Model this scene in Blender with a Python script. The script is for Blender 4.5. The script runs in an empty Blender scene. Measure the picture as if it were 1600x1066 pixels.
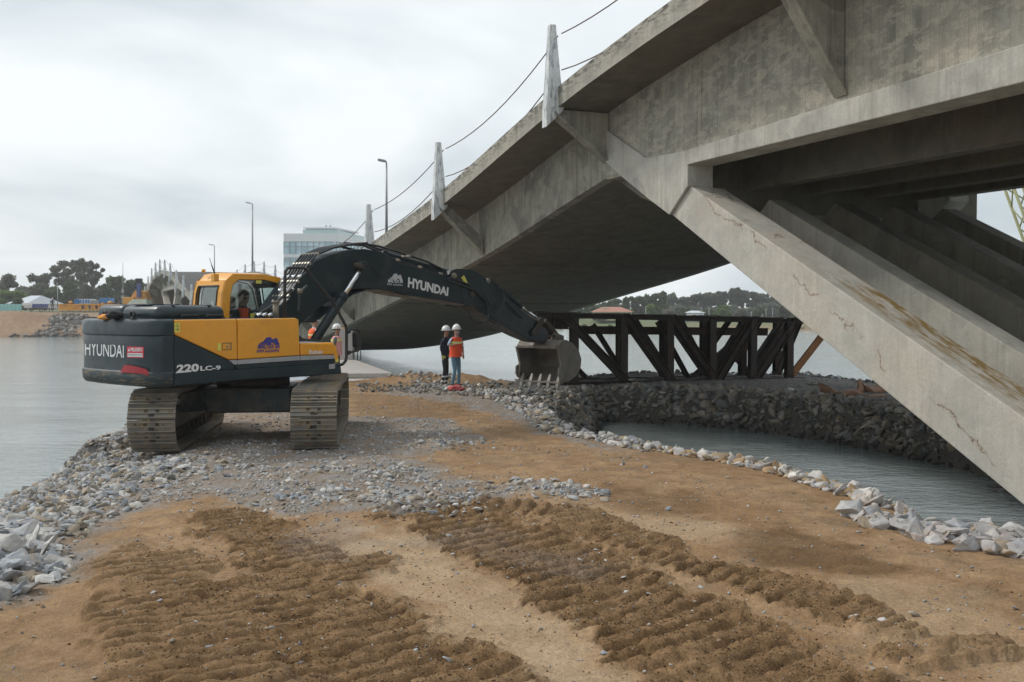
import bpy, bmesh, math, random
import numpy as np
from mathutils import Vector, Matrix
random.seed(7)
RNG = np.random.default_rng(11)
C = bpy.context.scene.collection
SC = bpy.context.scene
rad = math.radians

# ------------------------------------------------------------------ camera, sky, sun, exposure
CZ = 2.15                      # eye height above the causeway
FPX = 1600.0                   # 36 mm lens on a 36 mm wide sensor, photograph 1600 x 1066
PITCH = math.atan(45 / FPX)
cam = bpy.data.objects.new('camera', bpy.data.cameras.new('camera'))
C.objects.link(cam)
cam.data.lens = 36; cam.data.sensor_width = 36
cam.location = (0, 0, CZ)
cam.rotation_euler = (math.pi / 2 - PITCH, 0, 0)
cam.data.clip_start = 0.1; cam.data.clip_end = 6000
SC.camera = cam

SUN_EL, SUN_AZ = rad(43), rad(292)     # azimuth from +Y, clockwise: high on the left, a little beyond the camera
world = bpy.data.worlds.new("World"); SC.world = world; world.use_nodes = True
wn = world.node_tree.nodes; wl = world.node_tree.links; wn.clear()
def wnode(t, **k):
    n = wn.new(t)
    for a, b in k.items(): setattr(n, a, b)
    return n
sky = wnode('ShaderNodeTexSky', sky_type='NISHITA', sun_disc=False)
sky.sun_elevation = SUN_EL; sky.sun_rotation = SUN_AZ
sky.dust_density = 3.0; sky.air_density = 1.2
tc = wnode('ShaderNodeTexCoord')
sep = wnode('ShaderNodeSeparateXYZ'); wl.new(tc.outputs['Generated'], sep.inputs[0])
ab = wnode('ShaderNodeMath', operation='ABSOLUTE'); wl.new(sep.outputs['Z'], ab.inputs[0])
ad = wnode('ShaderNodeMath', operation='ADD'); wl.new(ab.outputs[0], ad.inputs[0]); ad.inputs[1].default_value = 0.22
dv = wnode('ShaderNodeVectorMath', operation='DIVIDE')
cb = wnode('ShaderNodeCombineXYZ')
for i in range(3): wl.new(ad.outputs[0], cb.inputs[i])
wl.new(tc.outputs['Generated'], dv.inputs[0]); wl.new(cb.outputs[0], dv.inputs[1])
n1 = wnode('ShaderNodeTexNoise'); n1.inputs['Scale'].default_value = 1.15; n1.inputs['Detail'].default_value = 5
n1.inputs['Roughness'].default_value = 0.5; n1.inputs['Distortion'].default_value = 0.3
mp = wnode('ShaderNodeMapping'); mp.inputs['Location'].default_value = (3.1, 0.6, 0.3)
wl.new(dv.outputs[0], mp.inputs[0]); wl.new(mp.outputs[0], n1.inputs['Vector'])
cr = wnode('ShaderNodeValToRGB'); wl.new(n1.outputs['Fac'], cr.inputs[0])
e = cr.color_ramp.elements
e[0].position = 0.34; e[0].color = (0.440, 0.505, 0.545, 1)
e[1].position = 0.64; e[1].color = (0.735, 0.775, 0.790, 1)
m = e.new(0.50); m.color = (0.610, 0.655, 0.680, 1)
sc10 = wnode('ShaderNodeVectorMath', operation='SCALE'); sc10.inputs['Scale'].default_value = 10.0
wl.new(cr.outputs['Color'], sc10.inputs[0])
mx = wnode('ShaderNodeMix', data_type='RGBA'); mx.inputs[0].default_value = 0.94
wl.new(sky.outputs[0], mx.inputs[6]); wl.new(sc10.outputs[0], mx.inputs[7])
bg = wnode('ShaderNodeBackground'); bg.inputs['Strength'].default_value = 0.1
wl.new(mx.outputs[2], bg.inputs['Color'])
wo = wnode('ShaderNodeOutputWorld'); wl.new(bg.outputs[0], wo.inputs[0])

sl = bpy.data.lights.new('sun', 'SUN'); sl.energy = 1.5; sl.angle = rad(10); sl.color = (1, 0.955, 0.89)
so = bpy.data.objects.new('sun', sl); C.objects.link(so)
sdir = Vector((math.sin(SUN_AZ) * math.cos(SUN_EL), math.cos(SUN_AZ) * math.cos(SUN_EL), math.sin(SUN_EL)))
so.rotation_euler = sdir.to_track_quat('Z', 'Y').to_euler(); so.location = (-20, -20, 40)

SC.view_settings.view_transform = 'Standard'; SC.view_settings.look = 'None'
SC.view_settings.exposure = 0.46; SC.view_settings.gamma = 1.0; SC.view_settings.use_curve_mapping = False
SC.cycles.use_denoising = True
SC.cycles.max_bounces = 8; SC.cycles.transparent_max_bounces = 16

# ------------------------------------------------------------------ measuring helpers (survey of the photograph -> places in the world)
def ray(px, py):
    u = (px - 800) / FPX; v = (533 - py) / FPX
    return Vector((u, math.cos(PITCH) + v * math.sin(PITCH), -math.sin(PITCH) + v * math.cos(PITCH)))
CAM = Vector((0, 0, CZ))
def hit(px, py, p, n):
    r = ray(px, py); t = (Vector(p) - CAM).dot(n) / r.dot(n)
    return CAM + r * t
def on_z(px, py, z): return hit(px, py, (0, 0, z), Vector((0, 0, 1)))
def on_y(px, py, y): return hit(px, py, (0, y, 0), Vector((0, 1, 0)))

# ------------------------------------------------------------------ mesh helpers
class MB:
    def __init__(s): s.v = []; s.f = []; s.m = []; s.sm = []
    def add(s, vs, fs, m=0, smooth=False):
        o = len(s.v); s.v += [Vector(p) for p in vs]
        for f in fs: s.f.append([o + i for i in f]); s.m.append(m); s.sm.append(smooth)
        return s
    def box(s, c, d, m=0, R=None):
        c = Vector(c); hx, hy, hz = d[0] / 2, d[1] / 2, d[2] / 2
        vs = [Vector((x, y, z)) for z in (-hz, hz) for x, y in ((-hx, -hy), (hx, -hy), (hx, hy), (-hx, hy))]
        if R is not None: vs = [R @ p for p in vs]
        return s.add([c + p for p in vs], [(0, 3, 2, 1), (4, 5, 6, 7), (0, 1, 5, 4), (1, 2, 6, 5), (2, 3, 7, 6), (3, 0, 4, 7)], m)
    def prism(s, pts, off, m=0):
        pts = [Vector(p) for p in pts]; off = Vector(off); n = len(pts)
        fs = [tuple(range(n - 1, -1, -1)), tuple(range(n, 2 * n))] + [(i, (i + 1) % n, n + (i + 1) % n, n + i) for i in range(n)]
        return s.add(pts + [p + off for p in pts], fs, m)
    def beam(s, a, b, w, h, up=(0, 0, 1), m=0):
        a = Vector(a); b = Vector(b); d = (b - a).normalized(); up = Vector(up)
        if abs(d.dot(up)) > .98: up = Vector((0, 1, 0))
        x = d.cross(up).normalized(); z = x.cross(d).normalized()
        q = [x * (-w / 2) - z * (h / 2), x * (w / 2) - z * (h / 2), x * (w / 2) + z * (h / 2), x * (-w / 2) + z * (h / 2)]
        return s.prism([a + t for t in q], b - a, m)
    def ibeam(s, a, b, w, h, side, t=.02, m=0):
        # side = direction of the flanges' width
        a = Vector(a); b = Vector(b); d = (b - a).normalized(); x = Vector(side); x = (x - d * x.dot(d)).normalized(); z = x.cross(d).normalized()
        P = lambda u, v: a + x * u + z * v
        q = [(-w/2, -h/2), (w/2, -h/2), (w/2, -h/2+t), (t/2, -h/2+t), (t/2, h/2-t), (w/2, h/2-t), (w/2, h/2), (-w/2, h/2), (-w/2, h/2-t), (-t/2, h/2-t), (-t/2, -h/2+t), (-w/2, -h/2+t)]
        return s.prism([P(u, v) for u, v in q], b - a, m)
    def tube(s, pts, r, n=8, m=0, caps=True):
        pts = [Vector(p) for p in pts]; rs = r if isinstance(r, (list, tuple)) else [r] * len(pts)
        vs = []; fs = []; prev = None
        for i, p in enumerate(pts):
            d = (pts[min(i + 1, len(pts) - 1)] - pts[max(i - 1, 0)])
            d = d.normalized() if d.length > 1e-9 else Vector((0, 0, 1))
            if prev is None:
                x = d.orthogonal().normalized()
            else:
                x = (prev - d * prev.dot(d)); x = x.normalized() if x.length > 1e-6 else d.orthogonal().normalized()
            prev = x; y = d.cross(x)
            for k in range(n):
                a = 2 * math.pi * k / n; vs.append(p + (x * math.cos(a) + y * math.sin(a)) * rs[i])
        for i in range(len(pts) - 1):
            for k in range(n):
                fs.append((i * n + k, i * n + (k + 1) % n, (i + 1) * n + (k + 1) % n, (i + 1) * n + k))
        s.add(vs, fs, m, True)
        if caps:
            s.add(vs[:n], [tuple(range(n - 1, -1, -1))], m); s.add(vs[-n:], [tuple(range(n))], m)
        return s
    def cyl(s, a, b, r, n=16, m=0, r2=None): return s.tube([a, b], [r, r if r2 is None else r2], n, m)
    def lathe(s, c, prof, n=16, m=0, ax=None):
        c = Vector(c); z = Vector(ax or (0, 0, 1)).normalized(); x = z.orthogonal().normalized(); y = z.cross(x)
        vs = []; fs = []
        for r, h in prof:
            for k in range(n):
                a = 2 * math.pi * k / n; vs.append(c + z * h + (x * math.cos(a) + y * math.sin(a)) * max(r, 1e-4))
        for i in range(len(prof) - 1):
            for k in range(n): fs.append((i * n + k, i * n + (k + 1) % n, (i + 1) * n + (k + 1) % n, (i + 1) * n + k))
        return s.add(vs, fs, m, True)
    def loft(s, rings, m=0, smooth=False, caps=True, closed=True):
        n = len(rings[0]); vs = [p for r in rings for p in r]; fs = []
        for i in range(len(rings) - 1):
            for k in range(n if closed else n - 1):
                fs.append((i * n + k, i * n + (k + 1) % n, (i + 1) * n + (k + 1) % n, (i + 1) * n + k))
        s.add(vs, fs, m, smooth)
        if caps and closed:
            s.add(rings[0], [tuple(range(n - 1, -1, -1))], m); s.add(rings[-1], [tuple(range(n))], m)
        return s

XF = {}        # world matrix of every root
def empty(name, loc=(0, 0, 0), rz=0.0):
    o = bpy.data.objects.new(name, None); C.objects.link(o); o.empty_display_size = .3
    o.location = loc; o.rotation_euler = (0, 0, rz)
    XF[o] = Matrix.Translation(Vector(loc)) @ Matrix.Rotation(rz, 4, 'Z')
    return o
def tag(o, label=None, cat=None, group=None, kind=None):
    if label: o['label'] = label
    if cat: o['category'] = cat
    if group: o['group'] = group
    if kind: o['kind'] = kind
    return o
def thing(name, label, cat, loc=(0, 0, 0), rz=0.0, group=None):
    return tag(empty(name, loc, rz), label, cat, group)
def build(mb, name, mats, parent=None, world=False, bevel=0, bseg=2, weld=True, label=None, recalc=True):
    """vertices are local to the parent's root unless world=True"""
    me = bpy.data.meshes.new(name)
    vs = mb.v
    if world and parent is not None:
        inv = XF[parent].inverted(); vs = [inv @ p for p in vs]
    me.from_pydata([tuple(p) for p in vs], [], mb.f)
    me.polygons.foreach_set('material_index', mb.m); me.polygons.foreach_set('use_smooth', mb.sm)
    if weld or recalc:
        bm = bmesh.new(); bm.from_mesh(me)
        if weld: bmesh.ops.remove_doubles(bm, verts=bm.verts, dist=1e-5)
        if recalc: bmesh.ops.recalc_face_normals(bm, faces=bm.faces)
        bm.to_mesh(me); bm.free()
    for m in (mats if isinstance(mats, (list, tuple)) else [mats]): me.materials.append(m)
    o = bpy.data.objects.new(name, me); C.objects.link(o)
    if parent is not None:
        o.parent = parent; XF[o] = XF[parent]
    else: XF[o] = Matrix.Identity(4)
    if bevel:
        b = o.modifiers.new('bevel', 'BEVEL'); b.width = bevel; b.segments = bseg; b.limit_method = 'ANGLE'; b.angle_limit = rad(32)
        b.harden_normals = False
    if label: o['label'] = label
    return o

# ------------------------------------------------------------------ materials
def new_mat(name):
    m = bpy.data.materials.new(name); m.use_nodes = True; nt = m.node_tree; nt.nodes.clear()
    out = nt.nodes.new('ShaderNodeOutputMaterial'); p = nt.nodes.new('ShaderNodeBsdfPrincipled')
    nt.links.new(p.outputs[0], out.inputs[0]); return m, nt, p
class NT:
    def __init__(s, nt): s.nt = nt; s.L = nt.links
    def n(s, t, ins=None, **k):
        x = s.nt.nodes.new(t)
        for a, b in k.items(): setattr(x, a, b)
        for a, b in (ins or {}).items():
            if isinstance(b, bpy.types.NodeSocket): s.L.new(b, x.inputs[a])
            else: x.inputs[a].default_value = b
        return x
    def noise(s, vec, scale, detail=4, rough=.55, dist=0.0):
        return s.n('ShaderNodeTexNoise', {'Vector': vec, 'Scale': scale, 'Detail': detail, 'Roughness': rough, 'Distortion': dist}).outputs['Fac']
    def math(s, op, a, b=0.0, c=0.0, clamp=False):
        x = s.n('ShaderNodeMath', operation=op, use_clamp=clamp)
        for i, q in enumerate((a, b, c)):
            if isinstance(q, bpy.types.NodeSocket): s.L.new(q, x.inputs[i])
            else: x.inputs[i].default_value = q
        return x.outputs[0]
    def mix(s, f, a, b, mode='MIX'):
        x = s.n('ShaderNodeMix', data_type='RGBA', blend_type=mode)
        for i, q in ((0, f), (6, a), (7, b)):
            if isinstance(q, bpy.types.NodeSocket): s.L.new(q, x.inputs[i])
            elif i == 0: x.inputs[i].default_value = q
            else: x.inputs[i].default_value = tuple(q) + (1,) if len(q) == 3 else q
        return x.outputs[2]
    def ramp(s, f, stops):
        x = s.n('ShaderNodeValToRGB', {'Fac': f}); e = x.color_ramp.elements
        e[0].position = stops[0][0]; e[0].color = (*stops[0][1], 1) if not isinstance(stops[0][1], float) else (stops[0][1],) * 3 + (1,)
        e[1].position = stops[-1][0]; e[1].color = (*stops[-1][1], 1) if not isinstance(stops[-1][1], float) else (stops[-1][1],) * 3 + (1,)
        for p, c in stops[1:-1]:
            q = e.new(p); q.color = (*c, 1) if not isinstance(c, float) else (c,) * 3 + (1,)
        return x.outputs['Color']
    def mapr(s, f, a, b, c=0.0, d=1.0):
        return s.n('ShaderNodeMapRange', {'Value': f, 'From Min': a, 'From Max': b, 'To Min': c, 'To Max': d}).outputs[0]
    def bump(s, h, strength, dist=.02):
        return s.n('ShaderNodeBump', {'Height': h, 'Strength': strength, 'Distance': dist}).outputs[0]
    def pos(s): return s.n('ShaderNodeNewGeometry').outputs['Position']
    def obj(s): return s.n('ShaderNodeTexCoord').outputs['Object']
    def vmul(s, v, k, rot=0.0):
        return s.n('ShaderNodeMapping', {'Vector': v, 'Scale': k, 'Rotation': (0, 0, rot)}).outputs[0]
MAT = {}
def plain(name, col, rough=.5, metal=0.0, dirt=None, dirt_amt=0.0, scale=3.0, var=.12, bump=0.0, bscale=40.0, coat=0.0, spec=.5):
    """a colour with soft mottling, and optional dirt settled in patches"""
    m, nt, p = new_mat(name); N = NT(nt); v = N.obj()
    a = N.noise(v, scale, 5); c = N.mix(a, tuple(x * (1 - var) for x in col), tuple(min(1, x * (1 + var)) for x in col))
    r = N.mapr(N.noise(v, scale * 4, 4), .3, .7, max(rough - .08, .03), min(rough + .12, 1))
    if dirt:
        d = N.mapr(N.noise(v, scale * 1.7, 8, .68), .52 - .12 * dirt_amt, .72 - .1 * dirt_amt); d = N.math('MULTIPLY', d, dirt_amt, clamp=True)
        c = N.mix(d, c, dirt); r = N.math('ADD', r, N.math('MULTIPLY', d, .35), clamp=True)
    nt.links.new(c, p.inputs['Base Color']); nt.links.new(r, p.inputs['Roughness'])
    p.inputs['Metallic'].default_value = metal; p.inputs['Coat Weight'].default_value = coat; p.inputs['Coat Roughness'].default_value = .15
    p.inputs['Specular IOR Level'].default_value = spec
    if bump: nt.links.new(N.bump(N.noise(v, bscale, 5, .6), bump, .01), p.inputs['Normal'])
    MAT[name] = m; return m
BROT = None
# ------------------------------------------------------------------ BRIDGE: an undulating concrete ribbon
SP = 7.82                                   # spacing of the railing posts
F1 = Vector((0.98, 23.1, 0))                # post 1 on the outer face
BD = Vector((-3.06, 7.2, 0)).normalized()   # along the bridge, away
BN = Vector((BD.y, -BD.x, 0))               # across, to the far side
W0, WIDE = 1.32, 9.0                        # overhang of the slab, width of the box
WT = WIDE + 2 * W0
def BP(s, w, z): p = F1 + BD * s + BN * w; return Vector((p.x, p.y, z))
def BW(px, py, w=W0):
    p = hit(px, py, BP(0, w, 0), BN); return ((p - F1).dot(BD), p.z)
_ctl = [(-9, -6.), (-7, 0.4), (-5, 3.3), (-3.5, 4.75), (-2, 5.45), (-1, 5.6), (0, 5.45), (.24, 5.28), (.5, 5.08), (1, 4.56), (2, 3.14), (3, 2.08), (4, 1.05), (4.8, .24), (6, -.62), (7, -1.1), (8, -1.28), (9, -1.0),
        (10, -.25), (11, .75), (12, 1.8), (13, 2.65), (14, 3.75), (15, 4.5), (16, 4.9), (17, 4.85), (18, 4.4), (19, 3.5), (20, 2.2), (21, .8), (22, -.6)]
_S = [(i - 1) * SP for i, z in _ctl]; _Z = [z + CZ for i, z in _ctl]
def zf(s):
    """underside of the slab edge (world z) at distance s along the bridge"""
    if s <= _S[0]: return _Z[0]
    if s >= _S[-1]: return _Z[-1]
    k = max(i for i in range(len(_S) - 1) if _S[i] <= s)
    def tan(i):
        i0, i1 = max(i - 1, 0), min(i + 1, len(_S) - 1); return (_Z[i1] - _Z[i0]) / (_S[i1] - _S[i0])
    h = _S[k + 1] - _S[k]; t = (s - _S[k]) / h
    return (2*t**3-3*t**2+1)*_Z[k] + (t**3-2*t**2+t)*h*tan(k) + (-2*t**3+3*t**2)*_Z[k+1] + (t**3-t**2)*h*tan(k+1)

def concrete(name, lo, hi, warm, streak=.5, stain=.35, boards=0.0, bump=.25, extra=None):
    m, nt, p = new_mat(name); N = NT(nt)
    ang = -math.atan2(BD.y, BD.x)
    v = N.n('ShaderNodeMapping', {'Vector': N.pos(), 'Rotation': (0, 0, ang)}).outputs[0]   # x runs along the bridge
    big = N.noise(v, .55, 5, .6, .4); mid = N.noise(v, 2.3, 6, .62, .3); fin = N.noise(v, 26, 4, .6)
    c = N.mix(N.mapr(mid, .32, .68), lo, hi)
    c = N.mix(N.mapr(big, .42, .66, 0, .55), c, warm)
    # run-down streaks
    sv = N.vmul(v, (5.5, 5.5, .32)); st = N.mapr(N.noise(sv, 1.0, 5, .65), .5, .72)
    c = N.mix(N.math('MULTIPLY', st, streak), c, tuple(x * .55 for x in lo))
    sv2 = N.vmul(v, (9, 9, .5)); st2 = N.mapr(N.noise(sv2, 1.0, 3, .6), .60, .78)
    c = N.mix(N.math('MULTIPLY', st2, .45), c, tuple(min(1, x * 1.35) for x in hi))
    # large damp stains with hard rims
    dn = N.noise(N.vmul(v, (.8, .8, .6)), 1.0, 6, .6, .8); rim = N.mapr(dn, .56, .575)
    c = N.mix(N.math('MULTIPLY', rim, stain), c, tuple(x * .8 for x in lo))
    if boards:
        br = N.n('ShaderNodeTexBrick', {'Vector': N.n('ShaderNodeCombineXYZ', {'X': N.n('ShaderNodeSeparateXYZ', {'Vector': v}).outputs['Z'],
             'Y': N.n('ShaderNodeSeparateXYZ', {'Vector': v}).outputs['X'], 'Z': 0.0}).outputs[0], 'Scale': 1.0, 'Brick Width': 1.1, 'Row Height': .17,
             'Color1': (0, 0, 0, 1), 'Color2': (1, 1, 1, 1), 'Mortar': (.5, .5, .5, 1), 'Mortar Size': .006}, offset=.37)
        bc = br.outputs['Color']; c = N.mix(N.math('MULTIPLY', N.mapr(bc, 0, 1), boards), c, warm, 'MIX')
        pt = N.mapr(N.noise(N.vmul(v, (1.3, 1.3, 2.6)), 1.7, 5, .7, .3), .49, .56); c = N.mix(N.math('MULTIPLY', pt, .55 * min(1, boards * 2)), c, tuple(x * 1.18 for x in warm))
        c = N.mix(N.math('MULTIPLY', br.outputs['Fac'], .22), c, tuple(x * .5 for x in lo))
    c = N.mix(N.mapr(fin, .35, .8, 0, .35), c, tuple(x * .6 for x in lo))
    pits = N.mapr(N.noise(v, 60, 2, .5), .66, .72)
    c = N.mix(N.math('MULTIPLY', pits, .5), c, tuple(x * .4 for x in lo))
    vb = N.n('ShaderNodeSeparateXYZ', {'Vector': v}).outputs['X']; fb = N.math('FRACT', N.math('DIVIDE', N.math('ADD', vb, N.math('MULTIPLY', mid, .02)), .155)); ln = N.mapr(N.math('ABSOLUTE', N.math('SUBTRACT', fb, .5)), .46, .5)
    c = N.mix(N.math('MULTIPLY', N.math('MULTIPLY', ln, N.mapr(big, .4, .6)), .35), c, tuple(x * .5 for x in lo))
    if extra: c = extra(N, v, c)
    nt.links.new(c, p.inputs['Base Color']); p.inputs['Roughness'].default_value = .88; p.inputs['Specular IOR Level'].default_value = .3
    h = N.math('ADD', N.math('MULTIPLY', mid, .6), N.math('MULTIPLY', fin, .4))
    nt.links.new(N.bump(h, bump, .03), p.inputs['Normal'])
    MAT[name] = m; return m
def crack(N, v, c):
    # long ragged cracks with rusty rims and a few drips
    sp_ = N.n('ShaderNodeSeparateXYZ', {'Vector': v})
    line = N.math('ADD', N.math('MULTIPLY', sp_.outputs['X'], -.60), sp_.outputs['Z'])
    wob = N.math('MULTIPLY', N.math('SUBTRACT', N.noise(v, 1.1, 7, .62), .5), 1.5)
    for off, lo_, wdt in ((.0, .48, .012),):
        d = N.math('ABSOLUTE', N.math('ADD', N.math('SUBTRACT', line, CRACK_C + off), wob))
        k = N.mapr(d, wdt * .4, wdt, 1, 0); gate = N.mapr(N.noise(v, .9, 3, .5), lo_, lo_ + .05)
        c = N.mix(N.math('MULTIPLY', N.math('MULTIPLY', N.mapr(d, wdt, wdt * 5, 1, 0), gate), .35), c, (.30, .19, .11))
        c = N.mix(N.math('MULTIPLY', k, N.math('MULTIPLY', gate, .85)), c, (.10, .075, .05))
    # ochre growth along the top of the strut
    at = N.n('ShaderNodeAttribute', attribute_name='moss').outputs['Fac']
    g = N.mapr(N.noise(N.vmul(v, (.9, 4, .9)), 2.2, 6, .65), .42, .58); g = N.math('MULTIPLY', g, at, clamp=True)
    return N.mix(g, c, (.235, .150, .045))
SA, ZA = BW(1079, 291); SB, ZB = BW(1050, 336); S1, Z1 = BW(1600, 653); S2, Z2 = BW(1600, 790)
CRACK_C = 0.0
# mapping above rotates world xy by -angle: x' = p . BD
x_mid = (F1 + BD * ((SA + S1) / 2)).dot(BD); CRACK_C = -.60 * x_mid + (ZA + Z1 + ZB + Z2) / 4
concrete('concrete_web', (.215, .208, .172), (.42, .405, .335), (.47, .425, .335), .7, .6)
concrete('concrete_crest', (.215, .21, .175), (.37, .36, .305), (.48, .435, .35), .45, .4, .5)
concrete('concrete_edge', (.36, .35, .31), (.57, .555, .495), (.53, .49, .41), .5, .35)
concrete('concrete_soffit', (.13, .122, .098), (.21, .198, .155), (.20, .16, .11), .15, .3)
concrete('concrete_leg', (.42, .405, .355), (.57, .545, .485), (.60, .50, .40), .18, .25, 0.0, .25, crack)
concrete('concrete_leg_half_shade', (.36, .345, .295), (.50, .48, .42), (.48, .41, .32), .35, .4, 0.0, .25)  # second strut: concrete toned down a little, deck shade put into the colour
concrete('concrete_leg_shade', (.13, .122, .10), (.21, .20, .165), (.20, .17, .125), .5, .5, 0.0, .25)  # struts further in: shade beneath the deck painted as much darker concrete
concrete('concrete_slab', (.42, .39, .36), (.52, .48, .45), (.5, .45, .42), .2, .15)
def fascia_extra(N, v, c):
    sp_ = N.n('ShaderNodeTexNoise', {'Vector': N.vmul(v, (2.5, 2.5, 9)), 'Scale': 1.6, 'Detail': 7, 'Roughness': .7}).outputs['Fac']
    at = N.n('ShaderNodeAttribute', attribute_name='moss').outputs['Fac']
    k = N.math('MULTIPLY', N.mapr(sp_, .47, .56), at, clamp=True)
    return N.mix(k, c, (.07, .065, .055))
concrete('concrete_fascia', (.30, .285, .24), (.44, .42, .36), (.44, .39, .32), .6, .3, 0, .35, fascia_extra)
def paint_extra(N, v, c):
    k = N.mapr(N.noise(N.vmul(v, (6, 6, 1.6)), 2.0, 6, .7), .5, .6)
    return N.mix(N.math('MULTIPLY', k, .8), c, (.22, .24, .26))
concrete('white_paint', (.58, .60, .61), (.78, .79, .78), (.70, .70, .68), .25, .1, 0, .2, paint_extra)
plain('rust_wire', (.10, .06, .045), .8)
plain('asphalt', (.055, .055, .053), .9)
def moss_attr(o, fn):
    me = o.data; a = me.attributes.new('moss', 'FLOAT', 'POINT')
    a.data.foreach_set('value', [float(fn(v.co)) for v in me.vertices])

bridge = thing('road_bridge', 'wavy grey concrete road bridge that swoops from the upper right down across the river', 'bridge', tuple(BP(0, W0, 0)))
XI = XF[bridge]
# slab with its edge upstands
SS = [s for s in np.arange(-9 * SP, 21 * SP + .1, SP / 6)]
mb = MB(); rings = []
for s in SS:
    z = zf(s); rings.append([BP(s, w, z + h) for w, h in ((0, 0), (0, .22), (0, .45), (.32, .45), (.34, .27), (WT / 2, .33), (WT - .34, .27), (WT - .32, .45), (WT, .45), (WT, 0), (WT - W0, 0), (W0, 0))])
mb.loft(rings, 0)
for i in range(len(mb.f)):
    if i < len(mb.f) - 2 and i % 12 in (4, 5): mb.m[i] = 1
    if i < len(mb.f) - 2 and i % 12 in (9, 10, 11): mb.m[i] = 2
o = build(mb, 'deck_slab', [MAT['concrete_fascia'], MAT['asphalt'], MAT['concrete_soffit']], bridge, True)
inv = XI.inverted(); zt = {}
a = o.data.attributes.new('moss', 'FLOAT', 'POINT'); vals = []
for v in o.data.vertices:
    p = XI @ v.co; s = (p - F1).dot(BD); vals.append(max(0, min(1, (p.z - zf(s)) / .45)) ** 1.5)
a.data.foreach_set('value', vals)
# crests: node (top of the strut), joint of the hollow ribbon
SJ = BW(948, 279)[0]
SCR = S2 - 1.6                                        # near crest: foot of the V
zg = BW(1600, 130)[1]
k1 = (ZA - Z1) / (SA - S1); k2 = (ZB - Z2) / (SB - S2)
SF = SCR
CREST2 = 15.6 * SP
OJ = SJ - SCR
rib = [s for s in np.arange(SJ, CREST2 - OJ + .01, (CREST2 - OJ - SJ) / 96)]
def webh(s):
    return 1.47
for w, nm, out in ((W0, 'side_web', -1), (W0 + WIDE, 'side_web', 1)):
    mb = MB(); mb.loft([[BP(s, w, zf(s) - webh(s)), BP(s, w, zf(s) - .003), BP(s, w - out * .25, zf(s) - .003), BP(s, w - out * .25, zf(s) - webh(s))] for s in rib])
    build(mb, nm, MAT['concrete_web'], bridge, True)
mb = MB(); mb.loft([[BP(s, W0 + .26, zf(s) - webh(s) + .004), BP(s, W0 + .26, zf(s) - webh(s) + .2), BP(s, W0 + WIDE - .26, zf(s) - webh(s) + .2), BP(s, W0 + WIDE - .26, zf(s) - webh(s) + .004)] for s in rib])
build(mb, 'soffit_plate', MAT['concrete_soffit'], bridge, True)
# thin lip and pour joints across the soffit
for s in (SJ + 9.0, SJ + 17.5, SJ + 27, SJ + 40):
    mb = MB(); mb.loft([[BP(s + ds, w, zf(s + ds) - webh(s) + dz) for ds, dz in ((-.04, .0), (.04, .0), (.04, -.035), (-.04, -.035))] for w in (W0 + .3, W0 + WIDE - .3)])
    build(mb, 'pour_joint', MAT['concrete_soffit'], bridge, True)
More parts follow.
